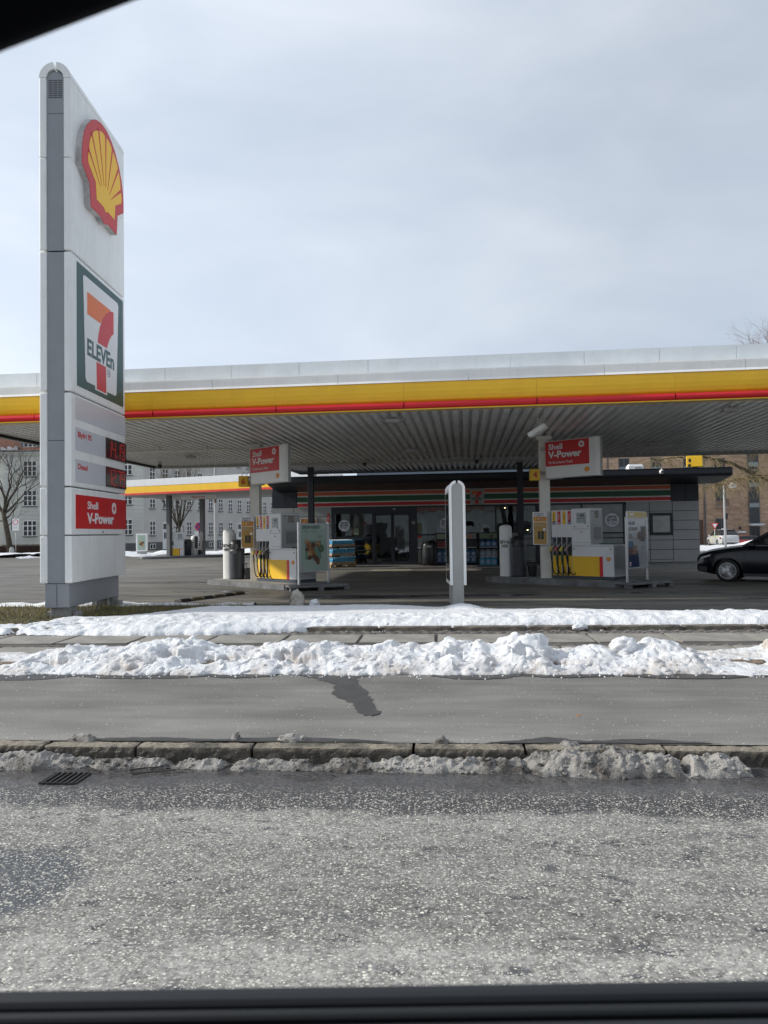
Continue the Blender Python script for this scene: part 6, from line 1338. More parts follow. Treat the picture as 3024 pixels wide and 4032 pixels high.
        part('sill', MB().box(wr * 1.3, wb - wr * 1.3, *sorted((s_ * (hw - .06), s_ * (hw - .005))), zb - .02, zb + .06), BLKP, t_)
        for xd in (.46, 1.5): part('door_seam', MB().tube([(xd, s_ * (hw * 1.002), .32), (xd, s_ * (hw * 1.002), .62), (xd + .02, s_ * (hw * .985), .88), (xd + .03, s_ * hw * .96, 1.0)], .004, 4), BLACK, t_)
    return t_
DPAINT = mat('car_paint_black', (.004, .005, .010), .22, var=0, coat=.35, spec=.3); SILV = mat('car_paint_silver', (.66, .67, .68), .28, metal=.15, var=.03, coat=.7); RPAINT = mat('car_paint_red', (.42, .02, .02), .2, var=.04, coat=.8)
def offs(x, y, rz_deg, d): return (x + d * math.sin(R(-rz_deg)) * 1.0, y + d * math.cos(R(rz_deg)))
c1 = car('black car entering from the right with its nose and front wheel in view', (*place((10.10, 21.62), 0, .90, 35), 0), R(-35), DPAINT, spokes=12, fb=.42, fr=1.15, roof=1.51)
part('grille', MB().box(-.90, -.80, -.5, .5, .34, .66), BLKP, c1, bev=.02); part('bumper_intake', MB().box(-.80, -.56, -.88, -.70, .30, .46), BLKP, c1, bev=.02)
SX, SY = 30.1 * 71 / 64 + .1, 71.0
c2 = car('silver estate car with yellow-green stripes parked by the brick building', (SX + .5, SY + 3.6, -.28), R(-98), SILV, wb=2.85, fo=.9, ro_=1.0, hw=.94, roof=1.66, fb=.35, fr=1.15, rr=3.25, rb=3.72, bz2=1.14, tz=1.10, glass_=DGLASS, spokes=5)
NEON = mat('neon_marking', (.60, .75, .05), .4, var=0)
part('side_stripe', MB().box(1.2, 3.3, -.952, -.945, 1.0, 1.03), NEON, c2); part('side_marking', MB().prism([(.85, .60), (1.0, .52), (1.1, .42), (1.15, .48), (1.0, .68), (.88, .70)], -.955, -.948), NEON, c2)
part('bumper', MB().box(3.72, 3.88, -.82, .82, .30, .52), SILV, c2, bev=.03); part('number_plate', MB().box(3.845, 3.86, -.26, .26, .78, .89), WINK, c2); part('rear_window', MB().add([(3.30, -.56, 1.58), (3.30, .56, 1.58), (3.76, .72, 1.16), (3.76, -.72, 1.16)], [(0, 3, 2, 1)]), DGLASS, c2)
part('bumper_strip', MB().box(3.86, 3.89, -.6, .6, .34, .40), BLKP, c2); part('roof_light', MB().box(1.6, 1.75, -.12, .12, 1.66, 1.76), WINK, c2)
c3 = car('red hatchback parked behind the snow bank, right of the silver car', (40.5, 77.5, -.80), R(168), RPAINT, roof=1.48, hw=.88, wb=2.6, glass_=DGLASS, spokes=5)
# ------------------------------------------------------------------ far canopy with its own pump
FA = 24.0; FO = (-19.2, 51.1); fc = thing('far_canopy', 'smaller canopy with white, yellow and red edge far behind the left pump', 'canopy', (*FO, 0), R(-FA))
FL = 16.0
WH3 = mat('far_canopy_white', (.74, .76, .78), .4, var=.04)
for i in range(5):
    a, b_ = i * 3.2 + .004, (i + 1) * 3.2 - .004
    part('white_fascia_panel', MB().box(a, b_, 0, .15, 4.985, 5.44), WH3, fc, bev=.01); part('yellow_fascia_panel', MB().box(a, b_, .015, .15, 4.545, 4.98), YEL, fc); part('red_fascia_strip', MB().box(a, b_, 0, .15, 4.40, 4.54), mat('far_red', (.68, .05, .03), .4), fc, bev=.01)
part('underside', MB().box(0, FL, .15, 8, 4.42, 4.5).box(0, .1, .15, 8, 4.4, 5.4).box(FL - .1, FL, .15, 8, 4.4, 5.4).box(0, FL, 7.9, 8, 4.4, 5.4), mat('far_soffit', (.33, .33, .31), .6, var=.08), fc)
part('roof_sheet', MB().box(0, FL, .15, 8, 5.3, 5.36), WHITE, fc)
def tolocal(o_, a_, x, y): dx_, dy2 = x - o_[0], y - o_[1]; return (dx_ * math.cos(R(a_)) - dy2 * math.sin(R(a_)), dx_ * math.sin(R(a_)) + dy2 * math.cos(R(a_)))
for x, y in ((-15.16, 51.6), (-13.26, 53.4), (-9.2, 52.4)):
    a, b_ = tolocal(FO, FA, x, y); part('column', MB().box(a - .14, a + .14, b_ - .14, b_ + .14, .0, 4.42), mat('far_column', (.12, .125, .13), .5, var=.1), fc)
hs = thing('clearance_sign', 'white clearance sign bar hanging under the far canopy', 'sign', (-13.95, 50.3, 4.08), R(-4)); part('board', MB().box(0, 2.45, -.02, .02, 0, .30), WINK, hs)
text('Frihøjde 4.20 meter', .13, RED, hs, .74, -.024, .08, bold=.02, fit=.95)
for x in (.3, 2.1): part('hanger', MB().box(x, x + .03, -.01, .01, .30, .42), GREYL, hs)
fi = thing('far_island', 'low dark island under the far canopy with patches of snow', 'pump island', (-14.2, 52.3, 0), R(35)); part('island_top', MB().prismz([(-3.2, -.4), (-2.8, -.7), (3.6, -.7), (4, -.3), (4, .5), (3.6, .8), (-2.8, .8), (-3.2, .4)], 0, .15), KERBC, fi, bev=.02)
fp = thing('fuel_pump', 'distant fuel pump with yellow base under the far canopy', 'fuel pump', (-14.65, 52.0, .15), R(5))
part('cabinet', MB().box(-.42, .42, -.25, .25, 0, 1.66), PW, fp, bev=.02); part('yellow_front', MB().box(-.41, .12, -.258, -.251, .02, .52), YEL, fp); part('red_band', MB().box(.121, .16, -.258, -.251, .02, .52), RED, fp)
part('display', MB().box(.02, .34, -.26, -.251, 1.22, 1.56), mat('display_bezel', (0, 0, 0)), fp); part('shelf', MB().box(.0, .4, -.30, -.251, 1.14, 1.18), GREYL, fp)
for s_ in (-1, 1): part('hose', MB().tube([(s_ * .40, -.1, 1.6), (s_ * .42, -.1, 2.0), (s_ * .2, -.1, 2.28), (-s_ * .0 + s_ * .08, -.1, 2.15)] if s_ > 0 else [(-.40, -.1, .5), (-.46, -.1, 1.3), (-.40, -.1, 1.9), (-.2, -.1, 2.05), (-.05, -.1, 1.95)], .022, 6), BLACK, fp, smooth=True)
part('nozzle', MB().box(-.40, -.28, -.30, -.25, .75, 1.02), BLKP, fp, bev=.01); scallop(fp, .26, .50, .10, -.252, .004)
t_ = thing('waste_bin', 'dark bin under the far canopy between pump and pay pillar', 'bin', (-14.12, 52.5, .15), 0); part('body', MB().lathe([(.28, 0), (.30, 1.0), (.28, 1.10), (.18, 1.16)], 16), DGREY, t_, smooth=True); part('mouth', MB().box(-.2, .1, -.31, -.27, .85, .98), BLACK, t_)
t_ = thing('pay_pillar', 'distant white pay pillar under the far canopy', 'pillar', (-13.75, 53.0, .15), 0); part('shell', MB().lathe([(.26, 0), (.26, 1.25), (.22, 1.36), (.10, 1.42)], 16), WHITE2, t_, smooth=True); part('reader', MB().box(.08, .27, -.27, -.16, .5, 1.35), BLKP, t_)
text('BETAL', .08, INK, t_, -.06, -.262, 1.02, bold=.03, align='CENTER', fit=.24); text('HER', .08, INK, t_, -.06, -.262, .90, bold=.03, align='CENTER', fit=.16)
t_ = thing('wash_bucket', 'black tub under the far canopy beside the pay pillar', 'bucket', (-13.55, 53.5, .15)); part('bucket', MB().lathe([(.18, 0), (.27, .36)], 14), BLKP, t_)
t_ = thing('street_advert', 'white framed advert with mint poster standing far away in the street snow', 'advertising board', (-19.75, 59.6, 0), R(-8))
part('case', MB().prism(rrect(-.47, .47, .34, 1.78, .06), -.08, .12), WINK, t_); part('poster', MB().box(-.34, .34, -.09, -.081, .46, 1.66), PGREEN, t_); part('stand', MB().box(-.4, .4, -.04, .08, 0, .34), GREYL, t_)
for i, (a, b_) in enumerate(((.0, 1.0), (-.1, 1.08), (.12, 1.05), (.05, .90), (.1, .80), (-.05, .92))): blob(a, b_, .12, .10, [FRY, FRYL, FRYD][i % 3], i, t_, 40 + i)
for o in t_.children:
    if o.name.startswith('food_print'): o.location.y = -.082
# ------------------------------------------------------------------ street furniture far away
def pole(t_, h, r=.03, mt=None): part('pole', MB().tube([(0, 0, -.3), (0, 0, h)], r, 8), mt or GREYL, t_, smooth=True)
t_ = thing('traffic_sign', 'white board with red ring no-vehicles sign on a pole near the big bare tree', 'road sign', (-34.0, 67.5, 0)); pole(t_, 2.5)
part('board', MB().box(-.31, .31, -.05, -.03, 2.26, 3.35), WINK, t_); part('red_ring', MB().prism(circ(0, 3.02, .25, 28), -.055, -.05), RED, t_); part('ring_centre', MB().prism(circ(0, 3.02, .19, 28), -.058, -.055), WINK, t_); part('side', MB().box(-.40, -.32, -.05, .10, 2.26, 3.35), DGREY, t_)
for k in range(4): part('print_line', MB().box(-.22, .22, -.055, -.05, 2.62 - k * .07, 2.64 - k * .07), GREYL, t_)
t_ = thing('traffic_sign', 'round blue no-parking sign with red cross beside the far canopy column', 'road sign', (-15.75, 62.0, 0)); pole(t_, 2.6)
part('disc', MB().prism(circ(.08, 2.30, .36, 24), -.05, -.03), RED, t_); part('disc_centre', MB().prism(circ(.08, 2.30, .29, 24), -.055, -.05), mat('sign_blue', (.06, .09, .30), .4), t_)
for a in (45, 135): part('cross_bar', MB().prism([(.08 + .29 * math.cos(R(a + d)), 2.30 + .29 * math.sin(R(a + d))) for d in (-8, 8, 172, 188)], -.058 - a * .00002, -.055), RED, t_)
part('plate', MB().box(-.32, -.05, -.05, -.03, 1.42, 1.90), WINK, t_)
t_ = thing('utility_pole', 'tall wooden pole with grey lower part in front of the grey building', 'pole', (-15.86, 68.76, 0)); part('lower_part', MB().tube([(0, 0, 0), (0, 0, 4.6)], .135, 10), GREYL, t_); part('upper_part', MB().tube([(0, 0, 4.6), (0, 0, 6.9)], .115, 10), mat('old_wood', (.14, .09, .06), .8, var=.3), t_); part('upper_part', MB().tube([(0, 0, 6.9), (0, 0, 11)], .11, 10), GREYL, t_); part('bracket', MB().tube([(0, 0, 9.6), (.35, 0, 9.75), (.38, 0, 9.3), (.1, 0, 9.1)], .05, 6), DGREY, t_)
t_ = thing('wooden_bollard', 'short stone bollard at the foot of the big bare tree', 'bollard', (-33.1, 65.0, 0)); part('stone', MB().lathe([(.22, 0), (.20, .62), (.12, .74), (.03, .78)], 10), CONC, t_)
t_ = thing('street_lamp', 'thin curved street lamp with white dome shade in front of the silver car', 'street lamp', (27.95, 60.0, -.25)); LP = [(0, 0, 0), (-.02, 0, 4.6), (-.03, 0, 5.25), (.12, 0, 5.55), (.38, 0, 5.62), (.60, 0, 5.55)]
part('pole', MB().tube(LP[:3], [.10, .075, .055], 10), GREYL, t_, smooth=True); part('arm', MB().tube(LP[2:], .045, 8).tube([(-.6 + .65, 0, 5.1), (.5, 0, 5.28)], .02, 5), GREYL, t_, smooth=True)
part('lamp_shade', MB().lathe([(.34, 5.18), (.32, 5.30), (.22, 5.44), (.08, 5.54)], 18, .68, 0), GREYL, t_, smooth=True); part('bulb_cover', MB().lathe([(.12, 5.08), (.30, 5.18)], 14, .68, 0), PANE, t_); part('sticker_box', MB().box(.04, .20, -.1, .06, 2.5, 3.0), BLKP, t_)
t_ = thing('give_way_sign', 'red and white give-way triangle sign behind the silver car', 'road sign', (29.8, 66.0, -.3)); pole(t_, 2.0)
part('triangle', MB().prism([(-.34, 2.30), (.34, 2.30), (0, 1.72)], -.05, -.03), RED, t_); part('triangle_face', MB().prism([(-.22, 2.23), (.22, 2.23), (0, 1.855)], -.056, -.05), WINK, t_)
# ------------------------------------------------------------------ buildings
WC = {}
def window(par, cx, z0, w_, h_, nx_, ny_, y=0.0, frame_=WHITE2, sill=True, name='window', mt=None):
    key = (w_, h_, nx_, ny_, frame_.name, sill)
    if key not in WC:
        fr_ = MB(); t = .055
        fr_.box(-w_ / 2, -w_ / 2 + t, -.05, 0, 0, h_).box(w_ / 2 - t, w_ / 2, -.05, 0, 0, h_).box(-w_ / 2 + t, w_ / 2 - t, -.05, 0, 0, t).box(-w_ / 2 + t, w_ / 2 - t, -.05, 0, h_ - t, h_)
        for i in range(1, nx_): x = -w_ / 2 + w_ * i / nx_; fr_.box(x - .05, x + .05, -.045, 0, t, h_ - t)
        for j in range(1, ny_): z = h_ * (j + (.0 if ny_ < 3 else 0)) / ny_; fr_.box(-w_ / 2 + t, w_ / 2 - t, -.044, 0, z - (.045 if j == ny_ - 1 else .025), z + (.045 if j == ny_ - 1 else .025))
        WC[key] = (fr_.mesh('window', frame_), MB().box(-w_ / 2 + .02, w_ / 2 - .02, -.02, -.005, .02, h_ - .02).mesh('pane', DGLASS), MB().box(-w_ / 2 - .06, w_ / 2 + .06, -.13, 0, -.10, -.02).mesh('sill', mat('sill_stone', (.16, .16, .155), .7)))
    a, b_, c_ = WC[key]
    o = link(name, a, par, (cx, y, z0)); link('pane', b_, o)
    if sill: link('sill', c_, o)
    return o
REND = mat('pale_render', (.62, .63, .58), .85, var=.08, vs_=.4, dirt=.10); RENDG = mat('grey_render', (.62, .605, .57), .85, var=.08, vs_=.3, dirt=.12); PLIN = mat('plinth_grey', (.13, .135, .14), .8, var=.15)
ba = thing('corner_apartment_house', 'pale corner apartment house with banded walls, dormer and red tiled roof at the left', 'building', (-41.0, 78.6, 0))
WA = 15.15
part('wall', MB().box(0, WA, .05, 12, 0, 10.9), REND, ba); part('plinth', MB().box(-.03, WA + .03, -.02, .05, 0, .80), PLIN, ba)
z = .82
while z < 10.5: part('stone_course', MB().box(0, WA, 0, .05, z + .012, z + .43), REND, ba); z += .45
part('cornice', MB().box(-.3, WA + .3, -.35, .05, 10.62, 10.80).box(-.15, WA + .15, -.2, .05, 10.45, 10.618), REND, ba); part('gutter', MB().tube([(-.3, -.42, 10.88), (WA + .3, -.42, 10.88)], .07, 8), mat('zinc_gutter', (.12, .13, .14), .5), ba)
for cx in (2.95, 8.0, 13.25):
    for z0 in (1.74, 4.98, 8.17): window(ba, cx, z0, 1.42, 1.65, 3, 3, -.005)
TILE = bpy.data.materials.new('red_roof_tiles'); TILE.use_nodes = True; _t = TILE.node_tree; _tc = N(_t, 'ShaderNodeTexCoord'); _n = noise(_t, _tc.outputs['Object'], 3.0, 5, .7); _w = N(_t, 'ShaderNodeTexWave', {'Vector': _tc.outputs['Object'], 'Scale': 1.1}, bands_direction='X').outputs[0]
_t.links.new(mixc(_t, 1.0, mixc(_t, _n, (.10, .035, .022), (.24, .09, .055)), ramp(_t, _w, [(0, .6), (1, 1.2)]), 'MULTIPLY'), _t.nodes['Principled BSDF'].inputs['Base Color'])
_t.nodes['Principled BSDF'].inputs['Roughness'].default_value = .85
def roof(par, L_, D_, ze, zr, ov=.4): part('roof', MB().add([(-ov, -ov, ze), (L_ + ov, -ov, ze), (L_ + ov, D_ / 2, zr), (-ov, D_ / 2, zr), (L_ + ov, D_ + ov, ze), (-ov, D_ + ov, ze)], [(0, 1, 2, 3), (3, 2, 4, 5), (0, 3, 5), (1, 4, 2), (0, 5, 4, 1)]), TILE, par)
roof(ba, WA, 12, 10.92, 16.5)
DORM = mat('dormer_zinc', (.12, .15, .18), .6, var=.1)
for cx in (2.95, 8.0, 13.25):
    dm = part('dormer', MB().box(cx - 1.05, cx + 1.05, .1, 3.2, 11.05, 12.75), DORM, ba); window(dm, cx, 11.33, 1.42, 1.15, 3, 2, .095, sill=False)
    part('dormer_roof', MB().box(cx - 1.2, cx + 1.2, -.05, 3.2, 12.752, 12.85), PLIN, dm)
for cx, w_ in ((.75, 1.0), (5.3, .9), (10.6, .9)): part('roof_snow', MB().prism([(cx - w_, 11.0), (cx - w_ * .7, 11.35), (cx - w_ * .3, 11.1), (cx, 11.4), (cx + w_ * .5, 11.15), (cx + w_ * .8, 11.45), (cx + w_, 11.0)], -.32, .30), SNOW, ba)
bl = thing('rear_apartment_wing', 'plain pale wing of the apartment house at the far left edge', 'building', (-62, 80.6, 0)); part('wall', MB().box(0, 21.0, 0, 10, 0, 10.9), REND, bl); part('plinth', MB().box(0, 21.0, -.03, 0, 0, .7), PLIN, bl); roof(bl, 21, 10, 10.92, 15.5)
for cx in (3, 7, 11, 15, 18.6):
    for z0 in (1.74, 4.98, 8.17): window(bl, cx, z0, 1.0, 1.65, 2, 3, -.005)
BD = R(70); bx0, by0 = -25.86, 78.62
bb = thing('grey_street_house', 'long grey rendered house receding behind the far canopy', 'building', (bx0, by0, 0), BD)
part('wall', MB().box(0, 13.85, 0, 10, 0, 10.3), RENDG, bb); part('plinth', MB().box(0, 13.85, -.03, 0, 0, .88), PLIN, bb); part('eave', MB().box(-.1, 13.85, -.35, .1, 10.3, 10.5), WHITE, bb)
part('roof', MB().add([(0, -.4, 10.5), (13.9, -.4, 10.5), (13.9, 5, 13.6), (0, 5, 13.6)], [(0, 1, 2, 3)]), TILE, bb)
bc = thing('tall_grey_house', 'taller grey house with four rows of windows behind the left pump', 'building', (bx0 + 13.87 * math.cos(BD), by0 + 13.87 * math.sin(BD), 0), BD)
part('wall', MB().box(0, 24, 0, 10, 0, 14.4), RENDG, bc); part('plinth', MB().box(0, 24, -.03, 0, 0, .88), PLIN, bc); part('eave', MB().box(-.1, 24, -.3, .1, 14.4, 14.6), WHITE, bc); part('roof', MB().add([(0, -.4, 14.6), (24, -.4, 14.6), (24, 5, 18), (0, 5, 18)], [(0, 1, 2, 3)]), TILE, bc)
part('downpipe', MB().tube([(-.02, -.12, 0), (-.02, -.12, 10.3)], .06, 6), GREYL, bc)
for i in range(16):
    x = 1.46 + 2.257 * i; par, xx, rows_ = (bb, x, 3) if x < 13.6 else (bc, x - 13.87, 4)
    for r_ in range(rows_):
        z0 = 1.65 + 2.95 * r_
        if r_ == 0 and i in (1, 8): continue
        window(par, xx, z0, .95, 1.52, 2, 3, -.005)
    if i in (1, 8):
        dr = part('door', MB().box(xx - .52, xx + .52, -.06, 0, .06, 3.05), WHITE2, par); part('door_light', MB().box(xx - .40, xx + .40, -.07, -.06, 2.30, 2.92), DGLASS, dr); part('door_pane', MB().box(xx - .3, xx - .03, -.07, -.06, 1.25, 1.95).box(xx + .03, xx + .3, -.07, -.06, 1.25, 1.95), DGLASS, dr)
        text('16', .12, INK, dr, xx - .08, -.07, 2.10, bold=.03)
    else: window(par, xx, .14, .95, .56, 2, 1, -.035, sill=False, name='basement_window')
hd_ = MB(); rg = random.Random(2)
hb_ = thing('hedge', 'brown leafless hedge in front of the corner apartment house', 'hedge', (-46, 74.2, 0))
part('hedge_core', MB().box(.1, 18.9, .15, 1.2, 0, .72), mat('hedge_dark', (.03, .018, .012), .9), hb_)
for i in range(7000):
    x, y, z_ = rg.uniform(0, 19), rg.uniform(0, 1.3), rg.uniform(.05, .85 + .1 * math.sin(rg.random() * 9)); a = Vector((rg.gauss(0, 1), rg.gauss(0, 1), rg.gauss(0, 1))).normalized() * .09; b_ = Vector((rg.gauss(0, 1), rg.gauss(0, 1), rg.gauss(0, 1))).normalized() * .06
    hd_.add([(x, y, z_), (x + a.x, y + a.y, z_ + a.z), (x + b_.x, y + b_.y, z_ + b_.z)], [(0, 1, 2)])
part('hedge_leaves', hd_, mat('hedge_brown', (.20, .095, .045), .8, var=.5, vs_=1.5), hb_, kind='stuff')
# brick building on the right
BRK = bpy.data.materials.new('yellow_red_brick'); BRK.use_nodes = True; _t = BRK.node_tree; _tc = N(_t, 'ShaderNodeTexCoord')
_m = N(_t, 'ShaderNodeMapping', {'Vector': _tc.outputs['Object'], 'Rotation': (R(90), 0, 0)}).outputs[0]
_b = N(_t, 'ShaderNodeTexBrick', {'Vector': _m, 'Color1': (.62, .41, .27, 1), 'Color2': (.49, .30, .19, 1), 'Mortar': (.40, .33, .27, 1), 'Scale': 1.0, 'Mortar Size': .010, 'Brick Width': .24, 'Row Height': .075})
_n1 = noise(_t, _tc.outputs['Object'], 1.0, 5, .7, (.9, 1, 3.4)); _n2 = noise(_t, _tc.outputs['Object'], .25, 3, .5)
_c = mixc(_t, 1.0, _b.outputs[0], ramp(_t, _n1, [(.3, .55), (.55, 1.0), (.75, 1.25)]), 'MULTIPLY'); _c = mixc(_t, 1.0, _c, ramp(_t, _n2, [(.3, .85), (.7, 1.12)]), 'MULTIPLY')
_t.links.new(_c, _t.nodes['Principled BSDF'].inputs['Base Color']); _t.nodes['Principled BSDF'].inputs['Roughness'].default_value = .9
_t.links.new(N(_t, 'ShaderNodeBump', {'Height': _n1, 'Strength': .5, 'Distance': .03}).outputs[0], _t.nodes['Principled BSDF'].inputs['Normal'])
BX, BY = 18.0, 82.0; q_ = BY / 78.0
def bxz(x, z_): return (x * q_ - BX, 1.62 + (z_ - 1.62) * q_)
br = thing('brick_office_building', 'long brown brick building with tall glass strip behind the parked cars', 'building', (BX, BY, -.4))
Z0 = .4
part('wall', MB().box(0, 60, 0, 14, 0, 13.5), BRK, br); part('wall_step', MB().box(0, bxz(33.9, 0)[0], -.35, 0, 0, 13.5), BRK, br); part('roof_edge', MB().box(-.1, 60, -.4, .2, 13.5, 13.75), GREYL, br)
def dwin(x0, x1, z0, z1, nm='window', y=-.02, split=1, low=None):
    a, za = bxz(x0, z0); b_, zb_ = bxz(x1, z1); za += Z0; zb_ += Z0
    o = part(nm, MB().box(a, b_, y - .03, y + .02, za, zb_), mat('window_frame_grey', (.10, .12, .13), .5), br); n_ = split
    for i in range(n_): part('pane', MB().box(a + (b_ - a) * i / n_ + .06, a + (b_ - a) * (i + 1) / n_ - .06, y - .045, y - .031, za + (.06 if low is None else low), zb_ - .06), DGLASS, o)
    if low: part('lower_panel', MB().box(a + .05, b_ - .05, y - .045, y - .031, za + .05, za + low - .05), mat('balcony_panel', (.20, .25, .27), .3), o)
    return o
dwin(25.03, 26.15, 7.9, 9.09, y=-.37, split=2, low=.32); dwin(28.45, 29.58, 7.87, 9.12, y=-.37, split=2, low=.32); dwin(28.45, 29.58, 4.2, 5.6, y=-.37, split=2); dwin(25.03, 26.15, 4.2, 5.6, y=-.37, split=2)
dwin(31.9, 33.0, 7.87, 9.12, y=-.37, split=2, low=.32)
dwin(35.4, 36.5, 4.5, 6.71, split=2); dwin(35.4, 36.5, 7.6, 9.0, split=2); dwin(35.34, 36.51, .55, 2.57, split=2, low=.75); dwin(42.5, 43.7, 4.5, 6.7, split=2); dwin(42.5, 43.7, .8, 2.5, split=2); dwin(42.5, 43.7, 7.6, 9.1, split=2)
a, z1_ = bxz(35.3, 4.74); b_, z0_ = bxz(36.57, 3.44); bal = part('balcony', MB().box(a, b_, -.5, 0, z0_ + Z0 + .3, z0_ + Z0 + .38), GREYL, br)
part('railing', MB().box(a, b_, -.5, -.47, z0_ + Z0 + 1.15, z0_ + Z0 + 1.2), DGREY, bal)
for i in range(12): x = a + (b_ - a) * i / 11; part('baluster', MB().box(x - .015, x + .015, -.5, -.47, z0_ + Z0 + .38, z0_ + Z0 + 1.15), DGREY, bal)
a, _ = bxz(38.9, 0); b_, _ = bxz(40.03, 0); gs = part('glass_strip', MB().box(a, b_, -.12, .0, 2.35, 12.5), mat('window_frame_grey', (0, 0, 0)), br)
z_ = 2.45
while z_ < 12:
    part('pane', MB().box(a + .07, b_ - .07, -.135, -.121, z_, z_ + 1.7), DGLASS, gs); part('spandrel', MB().box(a + .05, b_ - .05, -.14, -.121, z_ + 1.76, z_ + 2.2), mat('spandrel_green', (.28, .33, .33), .3, var=.1), gs); z_ += 2.3
dr = part('entrance_door', MB().box(a + .02, b_ - .02, -.1, 0, 0, 2.0), mat('window_frame_grey', (0, 0, 0)), br); part('pane', MB().box(a + .1, a + .6, -.115, -.101, .1, 1.9).box(a + .68, b_ - .1, -.115, -.101, .1, 1.9), DGLASS, dr)
part('door_canopy', MB().box(a - .1, b_ + .1, -.9, 0, 2.10, 2.22), GREYL, br); part('canopy_snow', MB().box(a - .08, b_ + .1, -.88, 0, 2.222, 2.36), SNOW, br)
for x, nm in ((23.88, 'downpipe'), (34.05, 'downpipe'), (34.25, 'downpipe')): a2, _ = bxz(x, 0); part(nm, MB().tube([(a2, -.42 if x < 34.1 else -.06, 0), (a2, -.42 if x < 34.1 else -.06, 13.4)], .06, 6), mat('zinc_gutter', (0, 0, 0)), br)
part('side_door', MB().box(bxz(33.35, 0)[0], bxz(33.85, 0)[0], -.38, -.34, 0, 2.9), mat('brown_door', (.10, .05, .035), .6), br)
for x in (37.9, 41.2): part('wall_lamp', MB().box(bxz(x, 0)[0] - .12, bxz(x, 0)[0] + .12, -.2, 0, 1.75, 2.05), DGREY, br, bev=.02)
part('bench_sign', MB().box(bxz(37.6, 0)[0], bxz(38.4, 0)[0], -.3, -.05, 1.35, 1.55), WINK, br)
# ------------------------------------------------------------------ trees
def grow(mt_, mb, tw, p, d, r, L, depth, rg, up=.15, spread=.55, shrink=.72, kids=(2, 3), wob=.16, droop=0.0, tw_depth=2):
    n_ = 4 if depth > tw_depth else 3; P = [p]; rr = [r]; q = p.copy(); dd = d.copy()
    for i in range(n_):
        dd = (dd + Vector((rg.gauss(0, wob), rg.gauss(0, wob), rg.gauss(0, wob) + up * .4 - droop * (1 if depth <= tw_depth else 0)))).normalized(); q = q + dd * (L / n_); P.append(q.copy()); rr.append(r * (1 - .45 * (i + 1) / n_))
        if depth > 0 and i >= 1 and rg.random() < .55:
            sd_ = (dd + Vector((rg.gauss(0, 1), rg.gauss(0, 1), rg.gauss(0, .6))).normalized() * spread * 1.5).normalized()
            grow(mt_, mb, tw, q.copy(), sd_, rr[-1] * .55, L * shrink * .8, depth - 1, rg, up, spread, shrink, kids, wob, droop, tw_depth)
    (mb if depth > tw_depth else tw).tube([tuple(v) for v in P], rr, 6 if depth > tw_depth else 3, cap=False)
    if depth > 0:
        for k in range(rg.randint(*kids)):
            nd = (dd + Vector((rg.gauss(0, 1), rg.gauss(0, 1), rg.gauss(0, .7))).normalized() * spread).normalized()
            grow(mt_, mb, tw, q.copy(), nd, rr[-1] * .78, L * shrink * rg.uniform(.8, 1.15), depth - 1, rg, up, spread, shrink, kids, wob, droop, tw_depth)
BARK = mat('bark_brown', (.075, .062, .045), .9, var=.4, vs_=2, bump=.5); TWG = mat('twigs_brown', (.085, .068, .05), .9, var=.2)
def tree(label, loc, trunk, r0_, starts, depth, seed, twm=TWG, name='bare_tree', **kw):
    rg_ = random.Random(seed); t_ = thing(name, label, 'tree', loc); part('trunk', MB().tube(trunk, [r0_ * (1 - .30 * i / (len(trunk) - 1)) for i in range(len(trunk))], 10), BARK, t_, smooth=True)
    lm, tw = MB(), MB()
    for s_, d_, r_, L_ in starts: grow(None, lm, tw, Vector(s_), Vector(d_).normalized(), r_, L_, depth, rg_, **kw)
    if lm.v: part('branches', lm, BARK, t_, smooth=True)
    part('crown', tw, twm, t_, kind='stuff'); return t_
tree('big bare tree standing before the pale corner house at the left edge', (-36.5, 71.5, 0), [(0, 0, -.1), (-.25, 0, 1.6), (-.55, 0, 3.2), (-.75, 0, 4.1)], .30,
     [((-.75, 0, 4.0), (-.75, .1, 1), .17, 2.8), ((-.75, 0, 4.0), (.55, -.2, 1), .17, 2.9), ((-.72, 0, 4.05), (-.1, .4, 1), .15, 2.6), ((-.6, 0, 3.4), (1.2, -.3, .5), .09, 2.2), ((-.6, 0, 3.3), (-1, .2, .3), .09, 2.0), ((-.4, 0, 2.7), (1, .1, .25), .05, 1.6), ((-.7, 0, 3.9), (1.0, .1, .8), .12, 2.6), ((-.7, 0, 3.9), (.2, -.1, 1), .14, 3.0)], 5, 4, up=.22, spread=.50, shrink=.74, tw_depth=2)
tree('vase-shaped pruned bare tree behind the far canopy', (-18.0, 64.0, 0), [(0, 0, 0), (.02, 0, 1.2), (.05, 0, 2.2)], .17,
     [((.05, 0, 2.1), (math.cos(a) * .5, math.sin(a) * .45, 1), .075, 2.3) for a in np.linspace(0, 6.28, 10)[:-1]] + [((.05, 0, 2.2), (.05, 0, 1), .09, 2.6)], 4, 12, up=.5, spread=.30, shrink=.70, wob=.09, tw_depth=2)
WIL = mat('willow_twigs', (.36, .28, .14), .8, var=.25)
